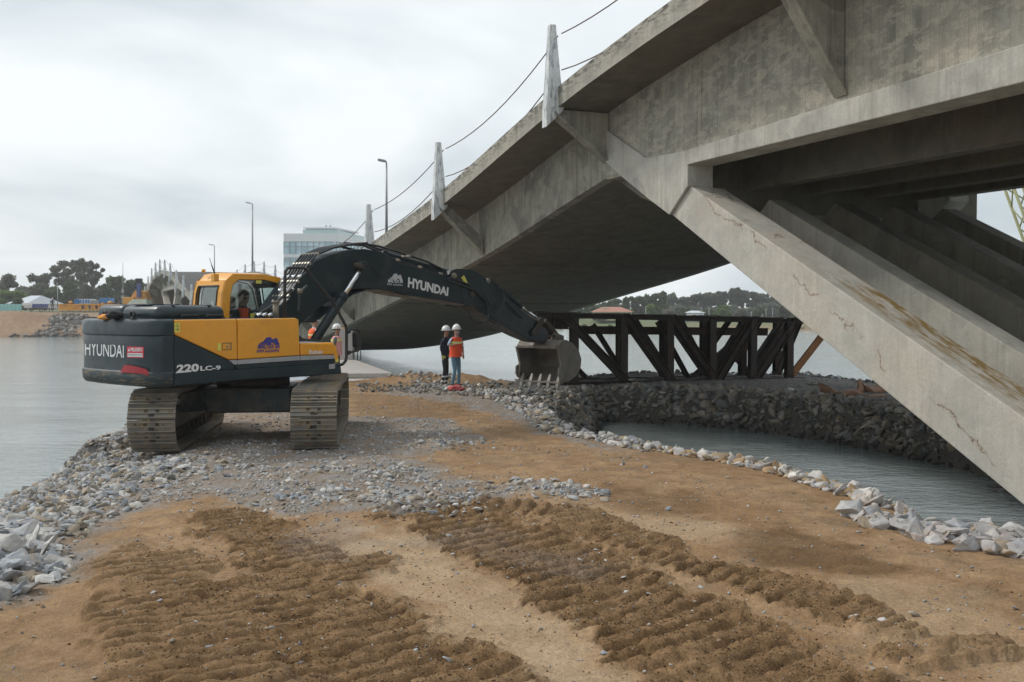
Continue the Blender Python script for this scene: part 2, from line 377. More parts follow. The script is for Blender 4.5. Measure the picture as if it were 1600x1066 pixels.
# crest works, near (sign +1: mirrored far side of the V for -1)
def crest(sc, near):
    for sg in (1, -1):
        def M(s): return sc + sg * (s - SCR)          # mirror about the crest
        sgn = sg if near else sg
        def PP(s, w, z): return BP(M(s), w, z)
        for side in (0, 1):
            w = W0 if side == 0 else W0 + 7.35; o_ = -1 if side == 0 else 1
            # upper web
            st = np.linspace(SCR, SJ, 24)
            zb = lambda s: (zg + .05 if s < SA else (zg + .05))
            mb = MB(); mb.loft([[PP(s, w, zg + .1 - (.25 if s > SB else 0) * 0), PP(s, w, zf(M(s)) - .003), PP(s, w - o_ * .3, zf(M(s)) - .003), PP(s, w - o_ * .3, zg + .1)] for s in st])
            build(mb, 'crest_web', MAT['concrete_crest'], bridge, True)
            # proud strut head and edge beam in one outline (taken in the plane of the web)
            base = [BW(942, 197), BW(1012, 247), BW(1068, 238)] + [(SCR, zg + .53), (SCR, zg)] + [(SA, zg - .02), (SA, ZA), (SB, ZB)] + [BW(1017, 311), BW(1000, 297), BW(972, 274), BW(942, 246)]
            poly = [PP(s, w + o_ * .07, z) for s, z in base]
            mb = MB(); mb.prism(poly, BN * (-o_ * .6)); build(mb, 'edge_beam', MAT['concrete_edge'], bridge, True, bevel=.015)
            if side == 0:
                mb = MB(); 
                for q in (BW(1096, 120)[0], ):
                    mb.loft([[PP(q + ds, w + o_ * dw, z) for ds, dw in ((-.025, 0), (.025, 0), (.02, .02), (-.02, .02))] for z in (zg + .6, zf(M(q)) - .02)])
                build(mb, 'web_joint_strip', MAT['concrete_crest'], bridge, True)
        # struts: five across, with a girder over each
        for j, wj in enumerate((0.0, 1.9, 3.6, 5.2, 6.6)):
            w = W0 + wj; th = .78 if j == 0 else .46
            zlow = -1.5
            dz = 0 if j == 0 else -.18
            top = (SA, ZA + dz); bot = (SB, ZB + dz)
            tl = (SA + (zlow - ZA) / k1, zlow); bl = (SB + (zlow - ZB) / k2, zlow)
            n = 14
            mb = MB(); R = []
            for i in range(n + 1):
                t = i / n; a_ = (top[0] + (tl[0] - top[0]) * t, top[1] + (tl[1] - top[1]) * t); b_ = (bot[0] + (bl[0] - bot[0]) * t, bot[1] + (bl[1] - bot[1]) * t)
                R.append([PP(a_[0], w, a_[1]), PP(a_[0], w + th * .5, a_[1]), PP(a_[0], w + th, a_[1]), PP(b_[0], w + th, b_[1]), PP(b_[0], w, b_[1])])
            mb.loft(R)
            o = build(mb, 'inclined_strut', MAT['concrete_leg' if j == 0 else 'concrete_leg_half_shade' if j == 1 else 'concrete_leg_shade'], bridge, True, bevel=.02)
            vals = []
            for v in o.data.vertices:
                p = XI @ v.co; s = (p - F1).dot(BD); ww = (p - F1).dot(BN) - w; sm = SCR + sg * (s - sc)
                tt = (SA - sm) / (SA - tl[0])
                ontop = p.z > ZA + dz + (sm - SA) * k1 - .05
                vals.append(1.0 if (ontop and ww > .2 and .30 < tt < .9 and j == 0) else 0)
            o.data.attributes.new('moss', 'FLOAT', 'POINT').data.foreach_set('value', vals)
            if j > 0:
                gz = zg - .35
                mb = MB(); mb.loft([[PP(s, w + .04, gz), PP(s, w + .04, zf(M(s)) - .05), PP(s, w + .42, zf(M(s)) - .05), PP(s, w + .42, gz)] for s in np.linspace(SCR, SB + .6, 10)])
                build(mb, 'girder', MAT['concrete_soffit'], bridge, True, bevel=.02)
        # wall closing the hollow ribbon, cross wall over the struts
        mb = MB(); s0 = SB + .25; mb.prism([PP(s0, W0 + .32, zg - .80), PP(s0, W0 + WIDE - .32, zg - .80), PP(s0, W0 + WIDE - .32, zf(M(s0)) - .01), PP(s0, W0 + .32, zf(M(s0)) - .01)], (PP(s0 + .3, 0, 0) - PP(s0, 0, 0)))
        build(mb, 'cross_wall', MAT['concrete_soffit'], bridge, True)
        mb = MB(); s0 = SB + .6; s1 = SJ + .05
        R = [[PP(s, W0 + .3, z0), PP(s, W0 + .3, z0 + .2), PP(s, W0 + WIDE - .3, z0 + .2), PP(s, W0 + WIDE - .3, z0)] for s, z0 in ((s0, zg - .75), ((s0 + s1) / 2, zg - .42), (s1, zf(M(s1)) - 1.47))]
        mb.loft(R); build(mb, 'haunch_plate', MAT['concrete_soffit'], bridge, True)
    mb = MB(); mb.prism([BP(sc - 2.2, W0 - .5, -2.8), BP(sc + 2.2, W0 - .5, -2.8), BP(sc + 2.2, W0 + WIDE + .8, -2.8), BP(sc - 2.2, W0 + WIDE + .8, -2.8)], (0, 0, 1.45))
    build(mb, 'footing', MAT['concrete_leg'], bridge, True, bevel=.05)
crest(SCR, True); crest(CREST2, False)
# railing posts with the brackets under the slab, and the sagging wires
def post(s, w, o_, full, k):
    z = zf(s); t = .13
    A = lambda a, h, ds: BP(s + ds, w + o_ * -a, z + h)
    sec = [(-.15, .02, .13), (-.13, -.06, .13), (.28, -.44, .13), (.28, -.02, .12), (.24, .5, .115), (.17, 1.85, .075), (.03, 1.85, .075), (-.08, .6, .115)]
    mb = MB(); n = len(sec)
    mb.add([A(-a, h, -d) for a, h, d in sec] + [A(-a, h, d) for a, h, d in sec], [tuple(range(n)), tuple(range(2 * n - 1, n - 1, -1))] + [(i, n + i, n + (i + 1) % n, (i + 1) % n) for i in range(n)])
    # (a positive towards the carriageway)
    build(mb, 'railing_post', MAT['white_paint'], bridge, True, bevel=.012)
    lowz = -webh(s) + .12 if s > SJ else (zg - z + .55 if near_crest(s) else -1.35)
    mb = MB()
    if full: pts = [(.22, -.02), (-.10, -.07), (W0 - .02, lowz), (W0 - .02, -.02)]
    else: pts = [(.26, -.1), (.10, -.29), (W0 - .02, lowz), (W0 - .02, lowz + .42), (.30, -.08)]
    mb.prism([BP(s - .085, w - o_ * -a if 0 else w + (a if o_ < 0 else -a), z + h) for a, h in pts], BD * .17)
    build(mb, 'bracket', MAT['concrete_web'], bridge, True, bevel=.015)
    mb = MB(); q = (lambda a, h, ds: BP(s + ds, w + (a if o_ < 0 else -a), z + h))
    mb.add([q(-.1, -.06, -.15), q(-.1, -.06, .15), q(W0 - .03, lowz, .15), q(W0 - .03, lowz, -.15), q(-.1, -.13, -.15), q(-.1, -.13, .15), q(W0 - .03, lowz - .07, .15), q(W0 - .03, lowz - .07, -.15)],
           [(0, 1, 2, 3), (7, 6, 5, 4), (0, 4, 5, 1), (1, 5, 6, 2), (2, 6, 7, 3), (3, 7, 4, 0)])
    build(mb, 'bracket_flange', MAT['concrete_web'], bridge, True, bevel=.01)
def near_crest(s): return s < SJ and s > 2 * SCR - SJ
def post_fix(): pass
for i in range(-4, 22):
    s = (i - 1) * SP
    for w, o_ in ((0.0, -1), (WT, 1)):
        post(s, w, o_, (i <= 1 or i >= 15) and True, i)
for w, o_ in ((.1, -1), (WT - .1, 1)):
    for i in range(-4, 21):
        if o_ > 0 and i < 9: continue
        s0 = (i - 1) * SP; s1 = s0 + SP
        for h, sag in ((1.66, .30), (.85, .38)):
            mb = MB(); pts = []
            for k in range(11):
                t = k / 10; s = s0 + SP * t; z = (zf(s0) + h) * (1 - t) + (zf(s1) + h) * t - sag * 4 * t * (1 - t) * (1 + .2 * math.sin(i * 2.1))
                z = max(z, zf(s) + .46)
                pts.append(BP(s + (.1 if k == 0 else -.1 if k == 10 else 0), w, z))
            mb.tube(pts, .014, 5); build(mb, 'railing_wire', MAT['rust_wire'], bridge, True, recalc=False)
# ------------------------------------------------------------------ GROUND: the rock causeway, the berm, the water
WATER_Z = -1.12
def vhash(ix, iy, seed):
    h = (ix.astype(np.int64) * 374761393 + iy.astype(np.int64) * 668265263 + seed * 1442695041) & 0x7fffffff
    h = ((h ^ (h >> 13)) * 1274126177) & 0x7fffffff
    return ((h ^ (h >> 16)) & 0xffffff) / float(0xffffff)
def vnoise(x, y, seed=0):
    ix = np.floor(x); iy = np.floor(y); fx = x - ix; fy = y - iy
    fx = fx * fx * fx * (fx * (fx * 6 - 15) + 10); fy = fy * fy * fy * (fy * (fy * 6 - 15) + 10)
    a = vhash(ix, iy, seed); b = vhash(ix + 1, iy, seed); c = vhash(ix, iy + 1, seed); d = vhash(ix + 1, iy + 1, seed)
    return (a + (b - a) * fx) * (1 - fy) + (c + (d - c) * fx) * fy
def fbm(x, y, sc, octv=5, gain=.5, seed=0):
    t = np.zeros_like(x); amp = 1.0; n = 0
    for i in range(octv):
        ca, sa = math.cos(.7 * i + .3), math.sin(.7 * i + .3)
        t += amp * vnoise((x * ca - y * sa) / sc + 13.7 * i, (x * sa + y * ca) / sc + 7.1 * i, seed + i); n += amp; amp *= gain; sc *= .5
    return t / n
def sstep(a, b, x):
    t = np.clip((x - a) / (b - a), 0, 1); return t * t * (3 - 2 * t)
def g2(px, py, z=0.0): p = on_z(px, py, z); return (p.x, p.y)
def sdist(poly, x, y):
    """signed distance, positive inside"""
    P = np.array(poly); Q = np.roll(P, -1, 0); d2 = np.full(x.shape, 1e9); ins = np.zeros(x.shape, bool)
    for (ax, ay), (bx, by) in zip(P, Q):
        ex, ey = bx - ax, by - ay; t = np.clip(((x - ax) * ex + (y - ay) * ey) / (ex * ex + ey * ey + 1e-12), 0, 1)
        d2 = np.minimum(d2, (x - ax - t * ex) ** 2 + (y - ay - t * ey) ** 2)
        c = (ay > y) != (by > y)
        xi = ax + (y - ay) * ex / (ey if abs(ey) > 1e-9 else 1e-9)
        ins ^= c & (x < xi)
    return np.where(ins, 1, -1) * np.sqrt(d2)
LAND = [(-10, -8), (-9.5, 6)] + [g2(-60, 830, -.35)] + [g2(px, py, -.35) for px, py in ((0, 785), (60, 757), (130, 716), (200, 688))] + \
       [g2(px, py, -.15) for px, py in ((222, 650), (300, 618), (420, 597), (540, 597), (600, 595), (640, 592), (690, 598), (750, 602), (800, 602), (850, 596), (900, 592), (1000, 586), (1120, 588), (1250, 587), (1330, 596), (1420, 607), (1600, 634), (1900, 690))] + \
       [g2(px, py, -.10) for px, py in ((1950, 752), (1750, 702), (1600, 668), (1524, 655), (1410, 638), (1315, 625.5), (1163, 611.5), (1049, 606), (1000, 605), (940, 604), (888, 607), (868, 618), (856, 640))] + \
       [g2(px, py, -.20) for px, py in ((866, 662), (905, 684), (960, 690), (1010, 700), (1065, 716), (1120, 726), (1180, 738), (1240, 750), (1300, 770), (1370, 788), (1400, 804), (1440, 824), (1500, 840), (1600, 850), (1800, 900))] + [(9, 4), (11, -8)]
LEFT = [g2(-300, 785, -.35), g2(-60, 830, -.35), g2(0, 785, -.35), g2(60, 757, -.35), g2(130, 716, -.35), g2(200, 688, -.35), g2(222, 650, -.15), g2(300, 618, -.15)]
def linedist(line, x, y):
    d2 = np.full(x.shape, 1e9)
    for (ax, ay), (bx, by) in zip(line[:-1], line[1:]):
        ex, ey = bx - ax, by - ay; t = np.clip(((x - ax) * ex + (y - ay) * ey) / (ex * ex + ey * ey), 0, 1)
        d2 = np.minimum(d2, (x - ax - t * ex) ** 2 + (y - ay - t * ey) ** 2)
    return np.sqrt(d2)
def base_h(x, y):
    sd = sdist(LAND, x, y); dl = linedist(LEFT[1:], x, y)
    z = np.where(sd > 0, -.14 * np.exp(-np.clip(sd, 0, 50) / .5), -.14 + np.clip(sd, -6, 0) * (np.where((x > 2.5) & (y > 19), 1.9, .95) + .15 * vnoise(x / 1.3, y / 1.3, 5)))
    z = z - .22 * sstep(2.8, 0.1, dl) * (y < 17.5)
    z += .08 * (fbm(x, y, 3.0, 4, .5, 3) - .5)
    # heap of dark mud beside the concrete slab and near the bucket
    for px, py, h, r in ((655, 597, .30, 1.0), (585, 598, .10, .7), (735, 597.5, .28, .7), (795, 606, .20, .8), (842, 615, .18, .8)):
        cx, cy = g2(px, py); z += h * np.exp(-(((x - cx) / r) ** 2 + ((y - cy) / (r * .7)) ** 2)) * (.75 + .6 * fbm(x, y, .5, 4, .6, 9))
    # heaps of rock spoil on the causeway
    for px, py, h, r in ((300, 720, .10, .8), (600, 800, .06, .7), (690, 700, .09, .5), (850, 770, .06, .5), (500, 750, .07, .9)):
        cx, cy = g2(px, py); z += h * np.exp(-(((x - cx) / r) ** 2 + ((y - cy) / (r * 1.4)) ** 2))
    return np.clip(z, -3, 3), sd
def P0(*pts): return [g2(px, py) for px, py in pts]
# ruts: centre line (image), half width in metres, groove pitch, how dark, groove direction skew
BANDS = [(P0((705, 808), (800, 850), (900, 900), (1010, 955), (1120, 1010), (1260, 1100)), .64, .225, 1.0, .38),
         (P0((905, 825), (1000, 850), (1080, 880), (1180, 915), (1320, 960)), .28, .21, .9, .38),
         (P0((425, 920), (500, 960), (570, 1010), (700, 1090)), .54, .225, 1.0, .12),
         (P0((345, 815), (400, 840), (450, 870), (520, 895)), .42, .19, .85, -.1),
         (P0((215, 880), (280, 960), (330, 1050), (350, 1120)), .5, .19, .55, .1),
         (P0((740, 795), (880, 800), (1010, 845)), .34, .19, .7, -.1),
         (P0((1180, 905), (1290, 940), (1390, 985)), .18, .13, .55, .3),
         (P0((1395, 1032), (1470, 1020), (1550, 1006)), .07, .1, .6, 1.4),
         (P0((1430, 1052), (1520, 1038), (1590, 1026)), .05, .1, .5, 1.4)]
DAMP = [(P0((1130, 835), (1230, 822), (1330, 850), (1420, 885), (1330, 900), (1210, 880)), .8), (P0((950, 760), (1080, 770), (1130, 800), (1010, 800), (920, 785)), .55),
        (P0((540, 615), (760, 625), (730, 650), (560, 660)), .4), (P0((0, 960), (300, 900), (320, 1080), (0, 1080)), .25), (P0((280, 1000), (500, 960), (560, 1080), (280, 1080)), .4), (P0((1500, 900), (1600, 930), (1600, 960), (1450, 930)), .3)]
PALE = [(P0((520, 820), (640, 830), (820, 940), (950, 1070), (800, 1070), (640, 940), (560, 880)), .8), (P0((890, 785), (1130, 815), (1260, 850), (1080, 850), (900, 812)), .7), (P0((1250, 900), (1500, 920), (1600, 1000), (1600, 1066), (1400, 1000)), .5)]
GRAV = [(P0((195, 702), (215, 640), (300, 615), (520, 610), (545, 660), (450, 700)), .75), (P0((190, 700), (330, 690), (450, 690), (545, 650), (700, 655), (745, 680), (720, 700), (640, 715), (700, 745), (760, 760), (940, 772), (905, 785), (800, 780), (640, 812), (520, 810), (430, 800), (330, 775), (230, 790), (150, 800)), 1.0),
        (P0((620, 600), (700, 605), (780, 615), (880, 640), (920, 690), (1000, 712), (960, 712), (860, 680), (780, 650), (700, 630), (600, 615)), 1.0),
        ([(-14, 12), (-9.5, 15.5), (-8.5, 19), (-7.6, 22), g2(228, 640), g2(250, 690)] + P0((330, 740), (250, 780), (180, 810), (125, 850), (105, 905), (40, 940), (-200, 1000)), 1.0),
        (P0((560, 850), (760, 830), (900, 870), (1010, 885), (900, 900)), .25), (P0((440, 830), (560, 800), (600, 860), (500, 880)), .35)]
BERM = P0((790, 606), (870, 580), (1250, 560), (1430, 580), (1900, 680), (1900, 900), (1600, 760), (1500, 710), (1380, 690), (1150, 670), (900, 650), (860, 636), (800, 618))
def zones(x, y, sd):
    wx = x + .35 * (fbm(x, y, .9, 5, .6, 21) - .5); wy = y + .7 * (fbm(x, y, .9, 5, .6, 33) - .5)
    rut = np.zeros_like(x); groove = np.zeros_like(x)
    for line, hw, pitch, dark, skew in BANDS:
        best = np.full(x.shape, 1e9); s_at = np.zeros_like(x); acc = 0.0; lat = np.zeros_like(x)
        for (ax, ay), (bx, by) in zip(line[:-1], line[1:]):
            ex, ey = bx - ax, by - ay; L = math.hypot(ex, ey); t = np.clip(((wx - ax) * ex + (wy - ay) * ey) / (L * L), 0, 1)
            tu = ((x - ax) * ex + (y - ay) * ey) / (L * L); d = np.hypot(wx - ax - t * ex, wy - ay - t * ey); cr_ = ((x - ax) * -ey + (y - ay) * ex) / L
            k = d < best; best = np.where(k, d, best); tt = tu * L
            s_at = np.where(k, acc + tt, s_at); lat = np.where(k, cr_, lat); acc += L
        soft = 1 - np.clip((best - hw * .55) / (hw * .9), 0, 1)
        inside = sstep(.36, .62, soft + (fbm(x, y, .34, 5, .62, 141) - .5) * 1.3) * (soft > 0)
        ph = (s_at + lat * skew + .028 * (fbm(x, y, .22, 4, .6, 8) - .5) * 2) / pitch
        saw = ph - np.floor(ph); wd = .11 + .07 * vnoise(x / .7, y / .7, 55); prof = 1 - np.exp(-((saw - .5) / wd) ** 2) * sstep(.18, .38, fbm(x, y, .6, 3, .5, 177)) - .12 * saw
        rut = np.maximum(rut, inside * dark); groove = np.maximum(groove, inside * prof )
        # pushed-up shoulders of loose soil
    def area(lst, soft):
        m = np.zeros_like(x)
        for poly, a in lst: m = np.maximum(m, a * sstep(.3, .7, .5 + sdist(poly, wx, wy) / (soft * 3.2) + (fbm(x, y, .5, 5, .65, 171) - .5) * .9))
        return m
    return rut, groove, area(DAMP, .25), area(PALE, .3), area(GRAV, .25)
def axis(segs):
    v = [segs[0][0]]
    for a, b, d0, d1 in segs:
        x = a; n = max(2, int(round((b - a) / ((d0 + d1) / 2))))
        t = np.linspace(0, 1, n + 1)[1:]; w_ = d0 * t + (d1 - d0) * t * t / 2; w_ = w_ / w_[-1]
        v += list(a + (b - a) * w_)
    return np.array(v)
xs = axis([(-30, -12, 1.2, .3), (-12, -4.5, .12, .035), (-4.5, 5.0, .026, .026), (5, 12, .035, .12), (12, 40, .25, 1.2)])
ys = axis([(-9, 4.6, 1.2, .1), (4.6, 8.6, .022, .024), (8.6, 14, .026, .055), (14, 26, .06, .12), (26, 45, .13, .35), (45, 60, .5, 2)])
X, Y = np.meshgrid(xs, ys)
H, SD = base_h(X, Y)
near = (Y > 4.4) & (Y < 30)
RUT = np.zeros_like(X); GRO = RUT.copy(); DMP = RUT.copy(); PAL = RUT.copy(); GRV = RUT.copy()
k = near
RUT[k], GRO[k], DMP[k], PAL[k], GRV[k] = zones(X[k], Y[k], SD[k])
BRM = sstep(-.4, .4, sdist(BERM, X, Y))
clod = fbm(X, Y, .16, 4, .62, 50); fine_ = fbm(X, Y, .07, 3, .6, 61)
clump = np.clip((fbm(X, Y, .22, 4, .6, 91) - .52) * 5, 0, 1)
EDG = RUT * (1 - RUT) * 4
brk = sstep(.30, .55, fbm(X, Y, .55, 5, .6, 313)); brk2 = fbm(X, Y, .13, 4, .65, 327)
H += GRO * (.038 + .030 * brk) - RUT * .040 + RUT * (brk2 - .5) * .013 + EDG * .035 * fbm(X, Y, .25, 4, .6, 221) * 1.6
cl2 = np.abs(fbm(X, Y, .11, 4, .6, 191) - .5) * 2
H += RUT * ((clod - .5) * .018 + clump * .009 * (fbm(X, Y, .9, 3, .5, 231) > .5) + (cl2 - .2) * .016) + (1 - RUT) * ((clod - .5) * .022 + np.clip(fbm(X, Y, .35, 4, .65, 118) - .5, 0, 1) * .06) + (fine_ - .5) * (.014 + .035 * RUT + .02 * GRV)
H += (GRV * .035) * (fbm(X, Y, .3, 4, .6, 71) - .4)
H += sstep(0, -.5, SD) * .25 * (fbm(X, Y, .6, 4, .6, 15) - .5)
me = bpy.data.meshes.new('causeway_ground'); ny, nx = X.shape
co = np.stack([X, Y, H], -1).reshape(-1, 3); me.vertices.add(len(co)); me.vertices.foreach_set('co', co.ravel())
idx = np.arange(nx * ny).reshape(ny, nx); q = np.stack([idx[:-1, :-1], idx[:-1, 1:], idx[1:, 1:], idx[1:, :-1]], -1).reshape(-1, 4)
hq = H.ravel()[q].max(1); q = q[hq > -1.9]
me.loops.add(q.size); me.loops.foreach_set('vertex_index', q.ravel()); me.polygons.add(len(q))
me.polygons.foreach_set('loop_start', np.arange(0, q.size, 4)); me.polygons.foreach_set('loop_total', np.full(len(q), 4)); me.update()
me.polygons.foreach_set('use_smooth', np.ones(len(q), bool))
for nm, arr in (('rut', RUT), ('groove', GRO), ('damp', DMP), ('pale', PAL), ('gravel', GRV), ('berm', BRM), ('shore', sstep(.25, -.25, SD))):
    me.attributes.new(nm, 'FLOAT', 'POINT').data.foreach_set('value', arr.ravel().astype(np.float32))
m, nt, p = new_mat('soil'); N = NT(nt); v = N.pos()
A = lambda s: N.n('ShaderNodeAttribute', attribute_name=s).outputs['Fac']
big = N.noise(v, .7, 5, .6, .5); mid = N.noise(v, 3.0, 6, .65, .3); fin = N.noise(v, 22, 5, .7); grit = N.noise(v, 95, 3, .7)
c = N.mix(N.mapr(big, .35, .65), (.36, .225, .12), (.47, .32, .19))
c = N.mix(N.mapr(mid, .42, .66, 0, .6), c, (.225, .135, .072))
pv = N.mapr(N.noise(v, 1.4, 7, .7, .6), .50, .60, 0, .55); c = N.mix(pv, c, (.24, .175, .115))
c = N.mix(N.math('MULTIPLY', A('pale'), N.mapr(N.noise(v, 2.2, 6, .65), .3, .6, .4, 1)), c, (.53, .395, .26))
c = N.mix(N.math('MULTIPLY', N.math('MULTIPLY', A('damp'), N.mapr(mid, .25, .6, .6, 1)), 1.0), c, (.150, .085, .040))
rc = N.mix(N.mapr(N.noise(v, 6, 5, .65), .35, .65), (.125, .073, .034), (.26, .158, .076))
rc = N.mix(N.mapr(N.noise(v, 2.3, 6, .7, .5), .46, .60, 0, .7), rc, (.34, .215, .115))
c = N.mix(N.mapr(A('rut'), .1, .8, 0, .85), c, rc)
gc = N.mix(N.mapr(fin, .3, .7), (.20, .19, .18), (.42, .42, .43)); gc = N.mix(N.mapr(mid, .4, .62, 0, .75), gc, (.27, .20, .135))
c = N.mix(N.math('MULTIPLY', A('gravel'), N.mapr(N.noise(v, 1.6, 5, .6), .3, .55, .35, 1)), c, gc)
c = N.mix(A('berm'), c, N.mix(N.mapr(mid, .35, .65), (.135, .125, .115), (.24, .235, .23)))
c = N.mix(A('shore'), c, N.mix(mid, (.06, .055, .048), (.14, .13, .12)))
vo = N.n('ShaderNodeTexVoronoi', {'Vector': v, 'Scale': 34.0, 'Randomness': 1.0}); peb = N.mapr(vo.outputs['Distance'], .16, .24, 1, 0)
gate = N.mapr(N.n('ShaderNodeSeparateColor', {'Color': vo.outputs['Color']}).outputs[0], .80, .82)
c = N.mix(N.math('MULTIPLY', N.math('MULTIPLY', peb, gate), .7), c, N.mix(N.n('ShaderNodeSeparateColor', {'Color': vo.outputs['Color']}).outputs[1], (.28, .2, .13), (.62, .58, .53)))
f45 = N.noise(v, 48, 4, .7)
c = N.mix(N.mapr(fin, .3, .72, .0, .55), c, N.mix(1.0, c, (.55, .5, .45), 'MULTIPLY'))
c = N.mix(N.mapr(f45, .48, .66, 0, .45), c, N.mix(1.0, c, (1.35, 1.35, 1.32), 'MULTIPLY'))
c = N.mix(N.mapr(f45, .50, .34, 0, .4), c, N.mix(1.0, c, (.6, .57, .54), 'MULTIPLY'))
c = N.mix(N.mapr(grit, .55, .75, 0, .35), c, N.mix(1.0, c, (1.5, 1.5, 1.5), 'MULTIPLY'))
nt.links.new(c, p.inputs['Base Color']); p.inputs['Roughness'].default_value = .95; p.inputs['Specular IOR Level'].default_value = .15
hh = N.math('ADD', N.math('MULTIPLY', N.math('ADD', fin, N.math('MULTIPLY', f45, .6)), .6), N.math('ADD', N.math('MULTIPLY', grit, .25), N.math('MULTIPLY', N.math('MULTIPLY', peb, gate), .25)))
nt.links.new(N.bump(hh, 1.0, .03), p.inputs['Normal']); MAT['soil'] = m
me.materials.append(m)
ground = bpy.data.objects.new('causeway_ground', me); C.objects.link(ground); tag(ground, 'brown earth and rock causeway with churned track marks', kind='structure'); XF[ground] = Matrix.Identity(4)

# water: one broad sheet of small wind ripples
m, nt, p = new_mat('river_water'); N = NT(nt); v = N.pos()
w1 = N.noise(N.vmul(v, (1, 1.5, 1), .35), 2.4, 4, .6, .4); w2 = N.noise(N.vmul(v, (1, 1.9, 1), -.2), 9.0, 3, .55); w3 = N.noise(N.vmul(v, (.25, .6, 1), .15), 1.0, 3, .5, .5)
patch = N.noise(N.vmul(v, (.05, .16, 1), .2), 1.0, 4, .6)
hgt = N.math('ADD', N.math('ADD', N.math('MULTIPLY', w1, .55), N.math('MULTIPLY', w2, .18)), N.math('MULTIPLY', w3, 1.0))
nt.links.new(N.bump(hgt, N.mapr(patch, .38, .62, .45, 1.0), .075), p.inputs['Normal'])
c = N.mix(N.mapr(patch, .35, .65), (.185, .22, .215), (.24, .275, .27)); nt.links.new(c, p.inputs['Base Color'])
p.inputs['Roughness'].default_value = .08; p.inputs['IOR'].default_value = 1.5
MAT['water'] = m
mb = MB(); mb.add([(-900, -100, WATER_Z), (900, -100, WATER_Z), (900, 330, WATER_Z), (-900, 330, WATER_Z)], [(0, 1, 2, 3)])
water = build(mb, 'river_water', m); tag(water, 'rippled grey green river water', kind='structure')

# ------------------------------------------------------------------ ROCKS
def rock_mesh(name, seed, flat=1.0, npts=13, bev=.03):
    r = random.Random(seed); bm = bmesh.new()
    for i in range(npts):
        a = r.uniform(0, 2 * math.pi); z = r.uniform(-1, 1); q = math.sqrt(max(0, 1 - z * z)) ** .6; k = r.uniform(.78, 1.0)
        bm.verts.new((q * math.cos(a) * .5 * k * r.uniform(.85, 1.15), q * math.sin(a) * .40 * k * r.uniform(.8, 1.2), z * .32 * flat * k))
    ret = bmesh.ops.convex_hull(bm, input=bm.verts); bmesh.ops.delete(bm, geom=[g for g in ret['geom_interior'] if isinstance(g, bmesh.types.BMVert)], context='VERTS')
    bmesh.ops.dissolve_limit(bm, angle_limit=rad(9), verts=bm.verts, edges=bm.edges)
    if bev: bmesh.ops.bevel(bm, geom=list(bm.edges), offset=bev, segments=1, affect='EDGES', profile=.6)
    bmesh.ops.triangulate(bm, faces=bm.faces)
    me = bpy.data.meshes.new(name); bm.to_mesh(me); bm.free(); return me
def rock_material(name, use_obj):
    m, nt, p = new_mat(name); N = NT(nt); v = N.pos()
    t = N.n('ShaderNodeObjectInfo').outputs['Color'] if use_obj else N.n('ShaderNodeAttribute', attribute_name='tint').outputs['Color']
    a = N.noise(v, 5, 6, .65, .4); b = N.noise(v, 30, 5, .7); c = N.mix(N.mapr(a, .3, .7), N.mix(1.0, t, (.72, .72, .74), 'MULTIPLY'), N.mix(1.0, t, (1.18, 1.16, 1.12), 'MULTIPLY'))
    vein = N.mapr(N.noise(N.vmul(v, (2, 2, 9), .5), 3.0, 5, .6, 1.2), .62, .66); c = N.mix(N.math('MULTIPLY', vein, .35), c, (.48, .46, .43))
    iron = N.mapr(N.noise(v, 2.6, 6, .65, .3), .50, .66); c = N.mix(N.math('MULTIPLY', iron, .5), c, (.37, .27, .17))
    c = N.mix(N.mapr(b, .35, .75, .35, 0), c, N.mix(1.0, c, (.5, .5, .5), 'MULTIPLY'))
    wet = N.mapr(N.n('ShaderNodeSeparateXYZ', {'Vector': v}).outputs['Z'], WATER_Z + .10, WATER_Z + .32, 1, 0)   # wet tide line
    c = N.mix(N.math('MULTIPLY', wet, .85), c, (.03, .032, .026))
    nt.links.new(c, p.inputs['Base Color']); p.inputs['Specular IOR Level'].default_value = .25
    nt.links.new(N.mapr(wet, 0, 1, .9, .35), p.inputs['Roughness'])
    nt.links.new(N.bump(N.math('ADD', N.math('MULTIPLY', a, .5), N.math('MULTIPLY', b, .5)), .55, .03), p.inputs['Normal'])
    MAT[name] = m; return m
rock_material('stone_single', True); rock_material('stone_mass', False)
ROCKS = [rock_mesh('stone', 100 + i, (.55, .75, .9, 1.1)[i % 4], 10 + i % 4, .012) for i in range(14)]
for r_ in ROCKS: r_.materials.append(MAT['stone_single'])
SLABS = [rock_mesh('stone', 300 + i, .40, 9 + i % 4, .008) for i in range(8)]
for r_ in SLABS: r_.materials.append(MAT['stone_single'])
CHEAP = [rock_mesh('chip', 500 + i, (.5, .9)[i % 2], 8, 0) for i in range(8)]
def mesh_np(me):
    v_ = np.empty(len(me.vertices) * 3); me.vertices.foreach_get('co', v_); f = np.empty(len(me.polygons) * 3, int); me.polygons.foreach_get('vertices', f)
    return v_.reshape(-1, 3), f.reshape(-1, 3)
R_NP = {m_: mesh_np(m_) for m_ in ROCKS + SLABS + CHEAP}
